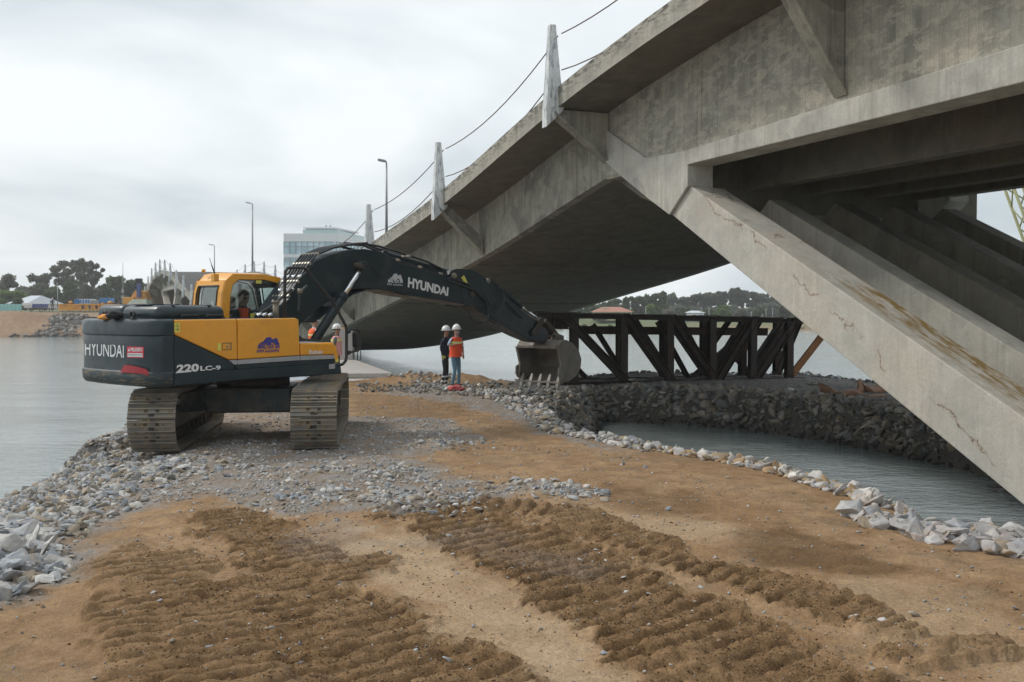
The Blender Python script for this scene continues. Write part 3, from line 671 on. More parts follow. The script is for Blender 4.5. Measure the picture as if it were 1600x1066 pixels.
# height lookup on the finished ground
def ground_z(x, y):
    x = np.asarray(x, float); y = np.asarray(y, float)
    i = np.clip(np.searchsorted(xs, x) - 1, 0, nx - 2); j = np.clip(np.searchsorted(ys, y) - 1, 0, ny - 2)
    tx = np.clip((x - xs[i]) / (xs[i + 1] - xs[i]), 0, 1); ty = np.clip((y - ys[j]) / (ys[j + 1] - ys[j]), 0, 1)
    return (H[j, i] * (1 - tx) + H[j, i + 1] * tx) * (1 - ty) + (H[j + 1, i] * (1 - tx) + H[j + 1, i + 1] * tx) * ty
def gz(x, y): return float(ground_z(np.array([x]), np.array([y]))[0])
GREY = [(.37, .39, .42), (.45, .46, .47), (.27, .29, .32), (.52, .51, .49), (.38, .38, .37), (.44, .38, .30), (.33, .355, .38), (.33, .28, .22)]
PALEC = [(.60, .585, .56), (.52, .51, .50), (.57, .53, .50), (.46, .46, .47), (.48, .385, .27), (.64, .62, .60)]
DARK = [(.22, .215, .205), (.36, .35, .33), (.16, .165, .165), (.31, .295, .27), (.27, .235, .185), (.21, .22, .22)]
def rot_np(n, tilt):
    a = RNG.uniform(0, 2 * np.pi, n); b = RNG.normal(0, tilt, n); c_ = RNG.normal(0, tilt, n)
    ca, sa, cb_, sb, cc, sc_ = np.cos(a), np.sin(a), np.cos(b), np.sin(b), np.cos(c_), np.sin(c_)
    Rz = np.zeros((n, 3, 3)); Rz[:, 0, 0] = ca; Rz[:, 0, 1] = -sa; Rz[:, 1, 0] = sa; Rz[:, 1, 1] = ca; Rz[:, 2, 2] = 1
    Rx = np.zeros((n, 3, 3)); Rx[:, 0, 0] = 1; Rx[:, 1, 1] = cb_; Rx[:, 1, 2] = -sb; Rx[:, 2, 1] = sb; Rx[:, 2, 2] = cb_
    Ry = np.zeros((n, 3, 3)); Ry[:, 1, 1] = 1; Ry[:, 0, 0] = cc; Ry[:, 0, 2] = sc_; Ry[:, 2, 0] = -sc_; Ry[:, 2, 2] = cc
    return Rx @ Ry @ Rz
def mass(name, P, S, R, T, meshes, label, parent=None):
    """many stones joined into one piece of ground cover"""
    n = len(P); pick = RNG.integers(0, len(meshes), n); Vs = []; Fs = []; Cs = []; off = 0
    for q_, m_ in enumerate(meshes):
        k = np.where(pick == q_)[0]
        if not len(k): continue
        v_, f = R_NP[m_]; w_ = np.einsum('nij,nvj->nvi', R[k], v_[None] * S[k][:, None, :]) + P[k][:, None, :]
        Vs.append(w_.reshape(-1, 3)); Fs.append((f[None] + (np.arange(len(k)) * len(v_))[:, None, None]).reshape(-1, 3) + off); off += len(k) * len(v_)
        Cs.append(np.repeat(T[k], len(v_), 0))
    V = np.concatenate(Vs); F = np.concatenate(Fs); Cc = np.concatenate(Cs)
    me = bpy.data.meshes.new(name); me.vertices.add(len(V)); me.vertices.foreach_set('co', V.ravel())
    me.loops.add(F.size); me.loops.foreach_set('vertex_index', F.ravel()); me.polygons.add(len(F))
    me.polygons.foreach_set('loop_start', np.arange(0, F.size, 3)); me.polygons.foreach_set('loop_total', np.full(len(F), 3)); me.update()
    at = me.attributes.new('tint', 'FLOAT_COLOR', 'POINT'); at.data.foreach_set('color', np.concatenate([Cc, np.ones((len(Cc), 1))], 1).ravel())
    me.materials.append(MAT['stone_mass']); o = bpy.data.objects.new(name, me); C.objects.link(o)
    tag(o, label, kind='stuff')
    if parent is not None: o.parent = parent
    return o
def scatter(poly, n, dens=None):
    P = np.array(poly); lo, hi = P.min(0), P.max(0); out = np.zeros((0, 2))
    while len(out) < n:
        q_ = RNG.uniform(lo, hi, (max(n * 3, 500), 2)); k = sdist(poly, q_[:, 0], q_[:, 1]) > 0
        if dens is not None: k &= RNG.uniform(0, 1, len(q_)) < dens(q_[:, 0], q_[:, 1])
        out = np.concatenate([out, q_[k]])
        if len(q_[k]) == 0: break
    return out[:n]
def sizes(n, lo, hi, pw=2.2):
    u = RNG.uniform(0, 1, n); return lo * (hi / lo) ** (u ** pw)
def tints(n, pal, zs=None):
    t = np.array(pal)[RNG.integers(0, len(pal), n)] * RNG.uniform(.82, 1.18, (n, 1)); return np.clip(t, 0, 1)
BUILT = []     # (xy, size, R, tint, meshes, sink, parent list)
def plan(poly, n, lo, hi, pal, meshes, tilt=.35, pw=2.2, sink=.25, dens=None, sq=(.8, 1.2)):
    xy = scatter(poly, n, dens); s_ = sizes(len(xy), lo, hi, pw); z = ground_z(xy[:, 0], xy[:, 1])
    S = s_[:, None] * RNG.uniform(sq[0], sq[1], (len(xy), 3)); P = np.column_stack([xy, z + s_ * (.30 - sink) * .6])
    BUILT.append([P, S, rot_np(len(xy), tilt), tints(len(xy), pal), meshes, s_]); return BUILT[-1]
def band(poly_sd, lo_, hi_):
    return lambda x, y: ((sdist(LAND, x, y) > lo_) & (sdist(LAND, x, y) < hi_)).astype(float)
def patchy(sc, thr, seed): return lambda x, y: sstep(thr - .06, thr + .1, fbm(x, y, sc, 4, .55, seed))
LB = [g2(-260, 860, 0), g2(-60, 830, -.35), g2(0, 785, -.35), g2(60, 755, -.35), g2(130, 712, -.35), g2(200, 686, -.35), g2(225, 700), g2(310, 735), g2(250, 775), g2(180, 805), g2(122, 850), g2(108, 905), g2(50, 935), g2(-180, 1010)]
LBX = [(x - .9, y + .5) for x, y in LB[:6]] + LB[6:]
plan(LBX, 14000, .035, .23, GREY * 2 + PALEC[:2] + DARK[:2], SLABS + ROCKS, .45, 2.5, .2, lambda x, y: np.clip(.25 + sstep(.2, 1.2, sdist(LB, x, y)) + (sdist(LAND, x, y) < .8), 0, 1))
big_left = plan([g2(-40, 800), g2(30, 790), g2(105, 850), g2(100, 900), g2(30, 935), g2(-60, 945)], 110, .18, .40, GREY[:4] + PALEC[:1], SLABS + ROCKS[:3], .35, 1.2, .15)
plan(GRAV[0][0], 5200, .018, .12, GREY + DARK[:2], CHEAP + SLABS[:3], .4, 3.0, .2)
plan(P0((170, 705), (212, 650), (240, 640), (235, 700)), 500, .05, .24, GREY, SLABS + ROCKS, .4, 2.2, .15)
GP = GRAV[1][0]
plan(GP, 14000, .015, .10, GREY + PALEC[:4], CHEAP + SLABS[:3], .4, 3.0, .28, patchy(.55, .50, 201))
plan(GP, 380, .06, .18, GREY[:4] + PALEC[:2], ROCKS + SLABS, .3, 2.4, .25, patchy(.5, .54, 201))
# rows of broken slate dumped across the causeway
for pts, wdt, n in ((P0((430, 790), (560, 775), (650, 795), (700, 790)), .35, 900), (P0((770, 762), (840, 770), (930, 775)), .28, 420), (P0((630, 690), (690, 700), (735, 690)), .3, 420), (P0((200, 730), (290, 725), (330, 745)), .5, 700), (P0((480, 745), (600, 742), (650, 750)), .22, 320)):
    P_ = np.array(pts); t = RNG.uniform(0, len(P_) - 1.001, n); i = t.astype(int); f = (t - i)[:, None]; xy = P_[i] * (1 - f) + P_[i + 1] * f + RNG.normal(0, wdt, (n, 2)) * [.8, 1.0]
    s_ = sizes(n, .03, .18, 2.4); S = s_[:, None] * RNG.uniform(.8, 1.2, (n, 3))
    BUILT.append([np.column_stack([xy, ground_z(xy[:, 0], xy[:, 1]) + s_ * .03]), S, rot_np(n, .4), tints(n, GREY * 2 + PALEC[:3]), ROCKS + SLABS, s_])
# grit between the machine and the water, and round the edges of the rubble
plan(P0((540, 605), (700, 612), (880, 660), (1000, 720), (900, 760), (740, 760), (560, 860), (300, 850), (130, 860), (200, 700), (450, 690)), 9000, .015, .08, GREY + PALEC[:3] + [(.40, .28, .17), (.34, .24, .15)] * 2, CHEAP, .3, 3.0, .28, lambda x, y: .15 + .85 * patchy(.9, .52, 401)(x, y))
# pebbles strewn over the earth
plan(P0((-50, 1080), (-50, 900), (120, 840), (600, 760), (1000, 730), (1400, 800), (1700, 1000), (1700, 1080)), 5200, .010, .055, GREY + PALEC + [(.42, .27, .15)] * 4, CHEAP, .4, 3.2, .1, lambda x, y: .3 + .7 * patchy(.7, .5, 77)(x, y))
plan(P0((-50, 1080), (-50, 900), (120, 840), (600, 760), (1000, 700), (1400, 800), (1700, 1000), (1700, 1080)), 60, .05, .12, PALEC + GREY, ROCKS + SLABS, .3, 1.5, .1)
# crumbs of soil along the ruts
xy = scatter(P0((150, 1100), (200, 860), (320, 800), (720, 780), (1020, 810), (1420, 960), (1450, 1100)), 95000); rz_ = zones(xy[:, 0], xy[:, 1], None)[0]
xy = xy[(rz_ > RNG.uniform(.02, 1.1, len(xy))) | (RNG.uniform(0, 1, len(xy)) < .05)]; n_ = len(xy); s_ = sizes(n_, .007, .034, 2.8); BUILT.append([np.column_stack([xy, ground_z(xy[:, 0], xy[:, 1]) + s_ * .12]), s_[:, None] * RNG.uniform(.7, 1.2, (n_, 3)), rot_np(n_, .8), tints(n_, [(.13, .078, .038), (.19, .115, .055), (.27, .17, .09), (.34, .22, .12)]), CHEAP, s_])
plan([g2(100, 712, -.5), g2(205, 676, -.4), g2(232, 640, -.1), g2(226, 702), g2(140, 722, -.3)], 1700, .05, .26, GREY * 2 + PALEC[:1], SLABS + ROCKS, .45, 2.2, .2)
# mud heaps: clods
plan(P0((560, 600), (700, 600), (900, 606), (890, 640), (720, 620), (560, 612)), 1500, .05, .26, DARK, CHEAP + ROCKS[:4], .5, 2.5, .1)
# stones along the channel: pale, growing bigger towards the right
CH = [(px, py) for px, py in ((870, 655), (905, 680), (960, 690), (1010, 700), (1065, 714), (1120, 724), (1180, 736), (1240, 748), (1300, 768), (1370, 788), (1400, 802))]
def edge_row(pts, n, lo, hi, inn, out, pal, pw=1.6, up=.12, tilt=.45):
    P_ = np.array([g2(px, py, -.12) for px, py in pts]); seg = np.hypot(*(P_[1:] - P_[:-1]).T); cum = np.concatenate([[0], np.cumsum(seg)])
    t = RNG.uniform(0, cum[-1], n); i = np.clip(np.searchsorted(cum, t) - 1, 0, len(seg) - 1); f = ((t - cum[i]) / seg[i])[:, None]; d = (P_[i + 1] - P_[i]) / seg[i][:, None]
    nrm = np.stack([-d[:, 1], d[:, 0]], -1); off = RNG.uniform(-inn, out, n)
    xy = P_[i] * (1 - f) + P_[i + 1] * f + nrm * off[:, None]; s_ = sizes(n, lo, hi, pw); S = s_[:, None] * RNG.uniform(.8, 1.2, (n, 3)); S[:, 2] *= 1.15
    BUILT.append([np.column_stack([xy, ground_z(xy[:, 0], xy[:, 1]) + s_ * up]), S, rot_np(n, tilt), tints(n, pal), ROCKS, s_])
edge_row([(780, 615), (830, 640)] + CH[:5], 1300, .06, .27, .75, .25, PALEC + GREY, 1.8)
edge_row(CH[4:], 620, .09, .33, .35, .30, PALEC + [(.42, .29, .17)] * 2, 1.5)
edge_row([(1395, 818), (1450, 842), (1510, 856), (1620, 872), (1700, 890)], 420, .08, .44, .55, .75, [(.50, .49, .485), (.42, .41, .41), (.47, .43, .42), (.39, .40, .42), (.55, .54, .53), (.42, .35, .27)], 1.0, .10, .3)
edge_row([(640, 600), (720, 610), (800, 622), (870, 650)], 1300, .05, .26, .9, .6, GREY + DARK[:3] + PALEC[:2], 2.2)
# berm facing the channel and its gravelled top
BE = [(858, 640), (866, 620), (888, 608), (940, 605), (1000, 605), (1049, 606), (1163, 611), (1315, 625), (1410, 637.5), (1524, 654), (1600, 667), (1750, 701), (1950, 751)]
edge_row(BE, 3400, .14, .50, 1.35, .0, DARK + [(.30, .29, .27), (.27, .24, .19)], 1.35, .08, .55)
edge_row(BE, 3200, .06, .28, 1.35, .4, DARK + [(.30, .29, .27)], 1.8, .08, .55)
plan(BERM, 8000, .03, .12, [(.22, .22, .22), (.28, .28, .29), (.33, .33, .34), (.18, .17, .16)], CHEAP, .4, 2.5, .05)
def far_row(pts, n, lo, hi, inn, out, pal): edge_row(pts, n, lo, hi, inn, out, pal, 2.0)
far_row([(880, 594), (1000, 586), (1120, 588), (1250, 587), (1330, 596), (1420, 607), (1600, 634)], 1600, .06, .3, .5, .6, DARK + GREY[:3])
far_row([(222, 650), (300, 618), (420, 597), (540, 597), (640, 592)], 1500, .06, .3, .6, .6, GREY)
# the 300 stones that show largest become separate objects, the rest one joined mass
Pa = np.concatenate([b[0] for b in BUILT]); Sa = np.concatenate([b[1] for b in BUILT]); Ra = np.concatenate([b[2] for b in BUILT]); Ta = np.concatenate([b[3] for b in BUILT]); ss = np.concatenate([b[5] for b in BUILT])
cls = np.concatenate([np.full(len(b[0]), 0 if b[4] is CHEAP or b[4][0] in CHEAP else 1) for b in BUILT])
inv_ = (Pa[:, 1] > 3) & (np.abs(Pa[:, 0] / np.maximum(Pa[:, 1], .1)) < .51)
show = np.where(inv_ & (cls == 1), ss / np.maximum(Pa[:, 1], 1), 0); order = np.argsort(-show)
top_ = order[:290]; rest = np.ones(len(Pa), bool); rest[top_] = False
stones = RNG.integers(0, len(ROCKS) + len(SLABS), len(Pa))
from mathutils import noise as mnoise
def refine(src, seed):
    bm = bmesh.new(); bm.from_mesh(src); bmesh.ops.subdivide_edges(bm, edges=bm.edges[:], cuts=2, use_grid_fill=True); bm.normal_update()
    mv = []
    for v_ in bm.verts:
        q = v_.co * 3.2 + Vector((seed * 1.7, 0, 0)); d = mnoise.noise(q) * .045 + mnoise.noise(q * 2.7) * .022 + mnoise.noise(q * 6.5) * .011
        mv.append(v_.co + v_.normal * (d if d > -.03 else -.03))
    for v_, c_ in zip(bm.verts, mv): v_.co = c_
    me = bpy.data.meshes.new('stone'); bm.to_mesh(me); bm.free(); me.materials.append(MAT['stone_single']); return me
FINE_ROCKS = [refine(m_, i) for i, m_ in enumerate(ROCKS + SLABS)]
for k in top_:
    me = FINE_ROCKS[stones[k]]
    o = bpy.data.objects.new('stone', me); C.objects.link(o); o.parent = ground
    o.matrix_basis = Matrix.Translation(Vector(Pa[k])) @ Matrix(Ra[k].tolist()).to_4x4() @ Matrix.Diagonal((*Sa[k], 1)); o.color = (*Ta[k], 1)
k = rest & (cls == 1); mass('loose_stones', Pa[k], Sa[k], Ra[k], Ta[k], ROCKS + SLABS, None, ground)
k = rest & (cls == 0); mass('gravel', Pa[k], Sa[k], Ra[k], Ta[k], CHEAP, None, ground)
# ------------------------------------------------------------------ EXCAVATOR
plain('paint_yellow', (.80, .345, .022), .32, 0, (.30, .19, .08), .25, 1.6, .06, coat=.3)
plain('paint_dark', (.012, .027, .034), .36, 0, (.15, .13, .10), .14, 1.4, .15, coat=.12, spec=.4)
plain('paint_boom', (.009, .019, .024), .42, 0, (.10, .09, .075), .30, 1.2, .2, spec=.35)
plain('paint_frame', (.020, .032, .037), .5, 0, (.20, .16, .11), .6, 1.6, .2)
plain('stripe_grey', (.36, .37, .38), .4, 0, (.2, .17, .13), .3)
plain('steel_shoe', (.20, .19, .17), .5, .35, (.34, .28, .20), .9, 3.1, .35, .5, 24)
plain('steel_dark', (.045, .040, .034), .7, .2, (.15, .11, .075), .6, 3, .25, .3, 20)
plain('steel_bucket', (.15, .135, .12), .6, .35, (.27, .235, .195), .85, 2.2, .3, .35, 25)
plain('steel_tooth', (.25, .24, .22), .5, .5, (.22, .18, .14), .5, 4)
plain('chrome', (.75, .76, .77), .16, 1.0, None, 0, 3, .04)
plain('rubber', (.018, .018, .019), .6)
plain('hose', (.022, .024, .026), .45)
plain('white_print', (.72, .73, .73), .5, 0, (.3, .3, .3), .3, 8, .05)
plain('silver_print', (.50, .51, .52), .45)
plain('red_print', (.62, .025, .05), .45)
plain('blue_print', (.045, .045, .26), .5)
plain('black_print', (.015, .015, .015), .5)
plain('sticker_yellow', (.72, .66, .12), .5, 0, (.2, .18, .1), .3, 9)
plain('red_stain', (.36, .022, .03), .4)
plain('scuff_tan', (.26, .18, .10), .9, 0, (.12, .09, .06), .8, 9)
plain('brass', (.42, .40, .34), .4, .8)
plain('grille_dark', (.012, .013, .013), .8)
m, nt, p = new_mat('glass_tint'); nt.nodes.remove(p); N = NT(nt)
tr_ = N.n('ShaderNodeBsdfTransparent', {'Color': (.76, .86, .83, 1)}); gl_ = N.n('ShaderNodeBsdfGlossy', {'Color': (1, 1, 1, 1), 'Roughness': .02}); fr_ = N.n('ShaderNodeFresnel', {'IOR': 1.5})
mx_ = N.n('ShaderNodeMixShader', {0: N.math('ADD', fr_.outputs[0], .04), 1: tr_.outputs[0], 2: gl_.outputs[0]}); nt.links.new(mx_.outputs[0], [n for n in nt.nodes if n.type == 'OUTPUT_MATERIAL'][0].inputs[0])
MAT['glass'] = m

EC = Vector((-4.51, 17.84, 0.0)); PHI = rad(41)
EZ = math.pi / 2 - PHI                      # local X = the way the boom points
ex = thing('excavator', 'yellow and dark green crawler excavator working on the causeway, boom stretched out under the bridge', 'excavator', tuple(EC), EZ)
EM = XF[ex]; EI = EM.inverted()
def EL(px, py, Yl):
    """photograph point -> point of the machine's own vertical plane Y = Yl"""
    o = EI @ CAM; d = (EI.to_3x3() @ ray(px, py)); t = (Yl - o.y) / d.y; q = o + d * t; return Vector((q.x, Yl, q.z))
def EX(px, py, Xl):
    o = EI @ CAM; d = (EI.to_3x3() @ ray(px, py)); t = (Xl - o.x) / d.x; q = o + d * t; return Vector((Xl, q.y, q.z))
YR = -1.30                                   # right-hand side of the machine
def side(pts, Yl=YR): return [EL(a, b, Yl) for a, b in pts]
Yv = lambda d: Vector((0, d, 0))
XS = EL(272, 550, YR).x                      # seam of the counterweight
XN = EL(530, 570, YR).x                      # nose of the right-hand side
ztop = EL(272, 499, YR).z; zbot = EL(272, 600, YR).z
# --- lettering
_TC = {}
def text_mesh(s, bold=.02):
    cu = bpy.data.curves.new('t', 'FONT'); cu.body = s; cu.size = 1; cu.offset = bold; cu.resolution_u = 3
    o = bpy.data.objects.new('t', cu); C.objects.link(o); dg = bpy.context.evaluated_depsgraph_get(); dg.update()
    me = bpy.data.meshes.new_from_object(o.evaluated_get(dg)); v = [(p.co.x, p.co.y) for p in me.vertices]; f = [tuple(p.vertices) for p in me.polygons]
    bpy.data.objects.remove(o); bpy.data.meshes.remove(me)
    x0 = min(a for a, b in v); x1 = max(a for a, b in v); y0 = min(b for a, b in v); y1 = max(b for a, b in v)
    return [((a - x0) / (x1 - x0), (b - y0) / (y1 - y0)) for a, b in v], f
def letters(s, fn, mat, parent, name='lettering', bold=.02):
    v, f = text_mesh(s, bold); mb = MB(); mb.add([fn(a, b) for a, b in v], f); return build(mb, name, mat, parent, recalc=False)
def shape(pts, fn, mat, parent, name):
    mb = MB(); mb.add([fn(a, b) for a, b in pts], [tuple(range(len(pts)))]); return build(mb, name, mat, parent, recalc=False)
def quad_fn(c4, Yl):
    """bottom-left, bottom-right, top-right, top-left photograph corners on plane Y = Yl"""
    a, b, c, d = [EL(*q, Yl) for q in c4]
    return lambda u, v: (a * (1 - u) + b * u) * (1 - v) + (d * (1 - u) + c * u) * v
# --- tracks (their own heading)
TD = Vector((-.118, .993, 0)).normalized(); TR = Vector((TD.y, -TD.x, 0))
TC_ = EC + Vector((.0, 0, 0))
def TP(a, l, z): p = TC_ + TD * a + TR * l; return Vector((p.x, p.y, z))
HALF = 1.93; RW = .43; GAUGE = 1.20; SHW = .70
def loop_point(u):
    """distance along the chain -> (a, z, angle of the outward normal)"""
    per = 4 * HALF + 2 * math.pi * RW; u = u % per
    if u < 2 * HALF: return -HALF + u, RW + .05 + RW, math.pi / 2
    u -= 2 * HALF
    if u < math.pi * RW: t = math.pi / 2 - u / RW; return HALF + RW * math.cos(t), RW + .05 + RW * math.sin(t), t
    u -= math.pi * RW
    if u < 2 * HALF: return HALF - u, .05, -math.pi / 2
    u -= 2 * HALF; t = -math.pi / 2 - u / RW; return -HALF + RW * math.cos(t), RW + .05 + RW * math.sin(t), t
NSH = 54; PER = 4 * HALF + 2 * math.pi * RW; PIT = PER / NSH
# one shoe: x along the chain, y across, z outward
mb = MB()
mb.box((0, 0, 0), (PIT * .96, SHW, .022))
for gx, gh in ((-PIT * .36, .045), (0.0, .03), (PIT * .34, .03)): mb.box((gx, 0, .011 + gh / 2), (.014, SHW - .01, gh))
for yy in (-.085, .085): mb.box((PIT * .17, yy, .013), (.055, .05, .02), 1)
mb.box((-PIT * .18, 0, .013), (.05, .085, .012), 1)
mb.box((0, -.1, -.05), (PIT * .9, .04, .08), 1); mb.box((0, .1, -.05), (PIT * .9, .04, .08), 1)
shoe0 = build(mb, 'track_shoe', [MAT['steel_shoe'], MAT['steel_dark']], ex); shoe_me = shoe0.data
first = True
for sd_ in (-1, 1):
    mbf = MB()
    lat = sd_ * GAUGE
    fr = [TP(-HALF + .1, lat - .17, .28), TP(HALF - .1, lat - .17, .28), TP(HALF - .1, lat + .17, .28), TP(-HALF + .1, lat + .17, .28)]
    mbf.prism(fr, (0, 0, .36))
    tf = build(mbf, 'track_frame', MAT['paint_frame'], ex, True, bevel=.04)
    for k, (a, r_, nm) in enumerate(((-HALF, .37, 'sprocket'), (HALF, .36, 'idler'))):
        m2 = MB(); m2.cyl(TP(a, lat - .09, RW + .05), TP(a, lat + .09, RW + .05), r_, 24); m2.cyl(TP(a, lat - .2, RW + .05), TP(a, lat + .2, RW + .05), .15, 14)
        build(m2, nm, MAT['steel_dark'], ex, True)
    for k in range(8):
        a = -HALF + .55 + k * (2 * HALF - 1.1) / 7; m2 = MB(); m2.cyl(TP(a, lat - .15, .18), TP(a, lat + .15, .18), .09, 12); build(m2, 'track_roller', MAT['steel_dark'], ex, True)
    for a in (-.75, .75):
        m2 = MB(); m2.cyl(TP(a, lat - .1, .78), TP(a, lat + .1, .78), .07, 12); build(m2, 'top_roller', MAT['steel_dark'], ex, True)
    for k in range(NSH):
        a, z, t = loop_point(k * PIT + .05)
        zsag = -.025 * math.sin((a + HALF) / (2 * HALF) * math.pi * 2) ** 2 if abs(t - math.pi / 2) < .01 else 0
        nrm = TD * math.cos(t) + Vector((0, 0, 1)) * math.sin(t); tan = TD * math.sin(t) - Vector((0, 0, 1)) * math.cos(t)
        p0 = TP(a, lat, z + zsag) ; 
        Mw = Matrix((( tan.x, TR.x, nrm.x, p0.x), (tan.y, TR.y, nrm.y, p0.y), (tan.z, TR.z, nrm.z, p0.z), (0, 0, 0, 1)))
        o = shoe0 if first else bpy.data.objects.new('track_shoe', shoe_me)
        if not first: C.objects.link(o); o.parent = ex
        o.matrix_basis = EI @ Mw; first = False
for sd_ in (-1, 1):
    mb = MB(); r9 = random.Random(40 + sd_)
    for i in range(150):
        a, z, t = loop_point(r9.uniform(0, PER)); nr = TD * math.cos(t) + Vector((0, 0, 1)) * math.sin(t); q = TP(a, sd_ * GAUGE + r9.uniform(-.33, .33), z) + nr * .018; w_ = r9.uniform(.02, .07)
        Rm = Matrix.Rotation(r9.uniform(0, 3), 3, 'Z') @ Matrix.Rotation(r9.uniform(0, 3), 3, 'X'); mb.box(q, (w_ * 1.3, w_, w_ * .55), 0, Rm)
    o_ = build(mb, 'caked_mud', MAT['scuff_tan'], ex, True, bevel=.012); o_['kind'] = 'stuff'
mb = MB(); mb.prism([TP(-1.0, -1.05, .50), TP(-.45, -.45, .50), TP(-.45, .45, .50), TP(-1.0, 1.05, .50), TP(1.0, 1.05, .50), TP(.45, .45, .5), TP(.45, -.45, .5), TP(1.0, -1.05, .50)], (0, 0, .34))
mb.prism([TP(-.7, -.7, .46), TP(-.7, .7, .46), TP(.7, .7, .46), TP(.7, -.7, .46)], (0, 0, .42))
build(mb, 'car_body', MAT['paint_frame'], ex, True, bevel=.03)
mb = MB(); mb.cyl((0, 0, .86), (0, 0, 1.04), .62, 36); build(mb, 'swing_ring', MAT['steel_dark'], ex)
# --- upper frame and right-hand panels
def slabp(pts, name, mat, y0=YR, thick=.05, bevel=.012, parent=ex):
    mb = MB(); mb.prism(side(pts, y0), Yv(thick)); return build(mb, name, mat, parent, bevel=bevel)
zf0 = EL(534, 584, YR).z
mb = MB(); mb.prism([Vector((XS + .02, YR + .03, zbot + .02)), Vector((XN, YR + .03, zbot + .02)), Vector((XN, 1.28, zbot + .02)), Vector((XS + .02, 1.28, zbot + .02))], (0, 0, .16))
build(mb, 'upper_frame', MAT['paint_frame'], ex, bevel=.02)
XH = EL(470, 500, YR).x                      # end of the tall housing
mb = MB(); mb.prism([Vector((XS + .01, YR + .05, zbot + .15)), Vector((XH - .03, YR + .05, zbot + .15)), Vector((XH - .03, -.36, zbot + .15)), Vector((XS + .01, -.36, zbot + .15))], (0, 0, ztop - zbot - .17))
build(mb, 'engine_housing', MAT['paint_frame'], ex, bevel=.02)
mb = MB(); mb.prism([Vector((XS + .01, -.38, zbot + .15)), Vector((EL(345, 480, .35).x + .05, -.38, zbot + .15)), Vector((EL(345, 480, .35).x + .05, 1.26, zbot + .15)), Vector((XS + .01, 1.26, zbot + .15))], (0, 0, ztop - zbot - .2))
build(mb, 'engine_bay', MAT['paint_dark'], ex, bevel=.04)
# yellow doors
slabp([(273, 500), (370, 498.5), (371, 562), (357, 562), (273, 523)], 'side_door', MAT['paint_yellow'], YR, .06, .018)
slabp([(372, 498.5), (462, 497), (467, 500), (468.5, 555.5), (372, 562)], 'side_door', MAT['paint_yellow'], YR, .06, .018)
slabp([(470, 536.5), (519, 537), (526, 541), (530.5, 566), (523.5, 566.5), (522, 554), (470, 555.5)], 'toolbox_cover', MAT['paint_yellow'], YR, .06, .018)
slabp([(273, 524.5), (356, 563.5), (370.5, 577), (273, 583)], 'side_door', MAT['paint_dark'], YR, .06, .01)
slabp([(358, 563), (371, 562.8), (371, 569.5), (366, 570)], 'stripe', MAT['stripe_grey'], YR - .002, .03, .002)
slabp([(371.5, 562.8), (468.5, 556.2), (468.5, 563), (371.5, 569.5)], 'stripe', MAT['stripe_grey'], YR - .002, .03, .002)
slabp([(469.5, 556.2), (522, 554.7), (523.5, 560.5), (469.5, 563)], 'stripe', MAT['stripe_grey'], YR - .002, .03, .002)
slabp([(366, 570.5), (468.5, 563.6), (523.5, 561), (524, 567.5), (468.5, 570.5), (371.5, 577)], 'sill_panel', MAT['paint_dark'], YR + .004, .05, .004)
slabp([(273, 583.6), (371, 577.6), (468, 571.2), (532, 567.6), (534, 584), (370, 594.5), (273, 603.5)], 'frame_rail', MAT['paint_dark'], YR - .012, .10, .012)
mb = MB(); mb.prism([Vector((XH - .02, YR + .055, EL(470, 537, YR).z)), Vector((XN - .05, YR + .055, EL(470, 537, YR).z)), Vector((XN - .05, -.45, EL(470, 537, YR).z)), Vector((XH - .02, -.45, EL(470, 537, YR).z))], (0, 0, -.42))
build(mb, 'toolbox', MAT['paint_yellow'], ex, bevel=.03)
mb = MB(); zt_ = EL(500, 537, YR).z
mb.prism([Vector((XH + .05, YR + .12, zt_ + .004)), Vector((XN - .25, YR + .12, zt_ + .004)), Vector((XN - .25, -.6, zt_ + .004)), Vector((XH + .05, -.6, zt_ + .004))], (0, 0, .015)); build(mb, 'step_plate', MAT['stripe_grey'], ex, bevel=.004)
# tall housing front face, yellow
mb = MB(); mb.prism([Vector((XH - .035, YR + .06, zt_)), Vector((XH - .035, -.37, zt_)), Vector((XH - .035, -.37, ztop - .01)), Vector((XH - .035, YR + .06, ztop - .01))], (.03, 0, 0)); build(mb, 'housing_front', MAT['paint_yellow'], ex, bevel=.01)
# top covers over the housing
mb = MB(); mb.prism([Vector((XS + .01, YR + .065, ztop - .02)), Vector((XH - .05, YR + .065, ztop - .02)), Vector((XH - .05, -.40, ztop - .02)), Vector((XS + .01, -.40, ztop - .02))], (0, 0, .025)); build(mb, 'housing_top', MAT['paint_dark'], ex, bevel=.008)
for a, b in ((312, 340), (352, 380)):
    mb = MB(); q0 = EL(a - 30, 497, YR + .15); q1 = EL(b - 30, 497, YR + .15); zz = ztop + .005
    mb.tube([Vector((q0.x, YR + .14, zz)), Vector((q0.x + .02, YR + .14, zz + .05)), Vector((q1.x - .02, YR + .14, zz + .05)), Vector((q1.x, YR + .14, zz))], .014, 8); build(mb, 'grab_handle', MAT['rubber'], ex)
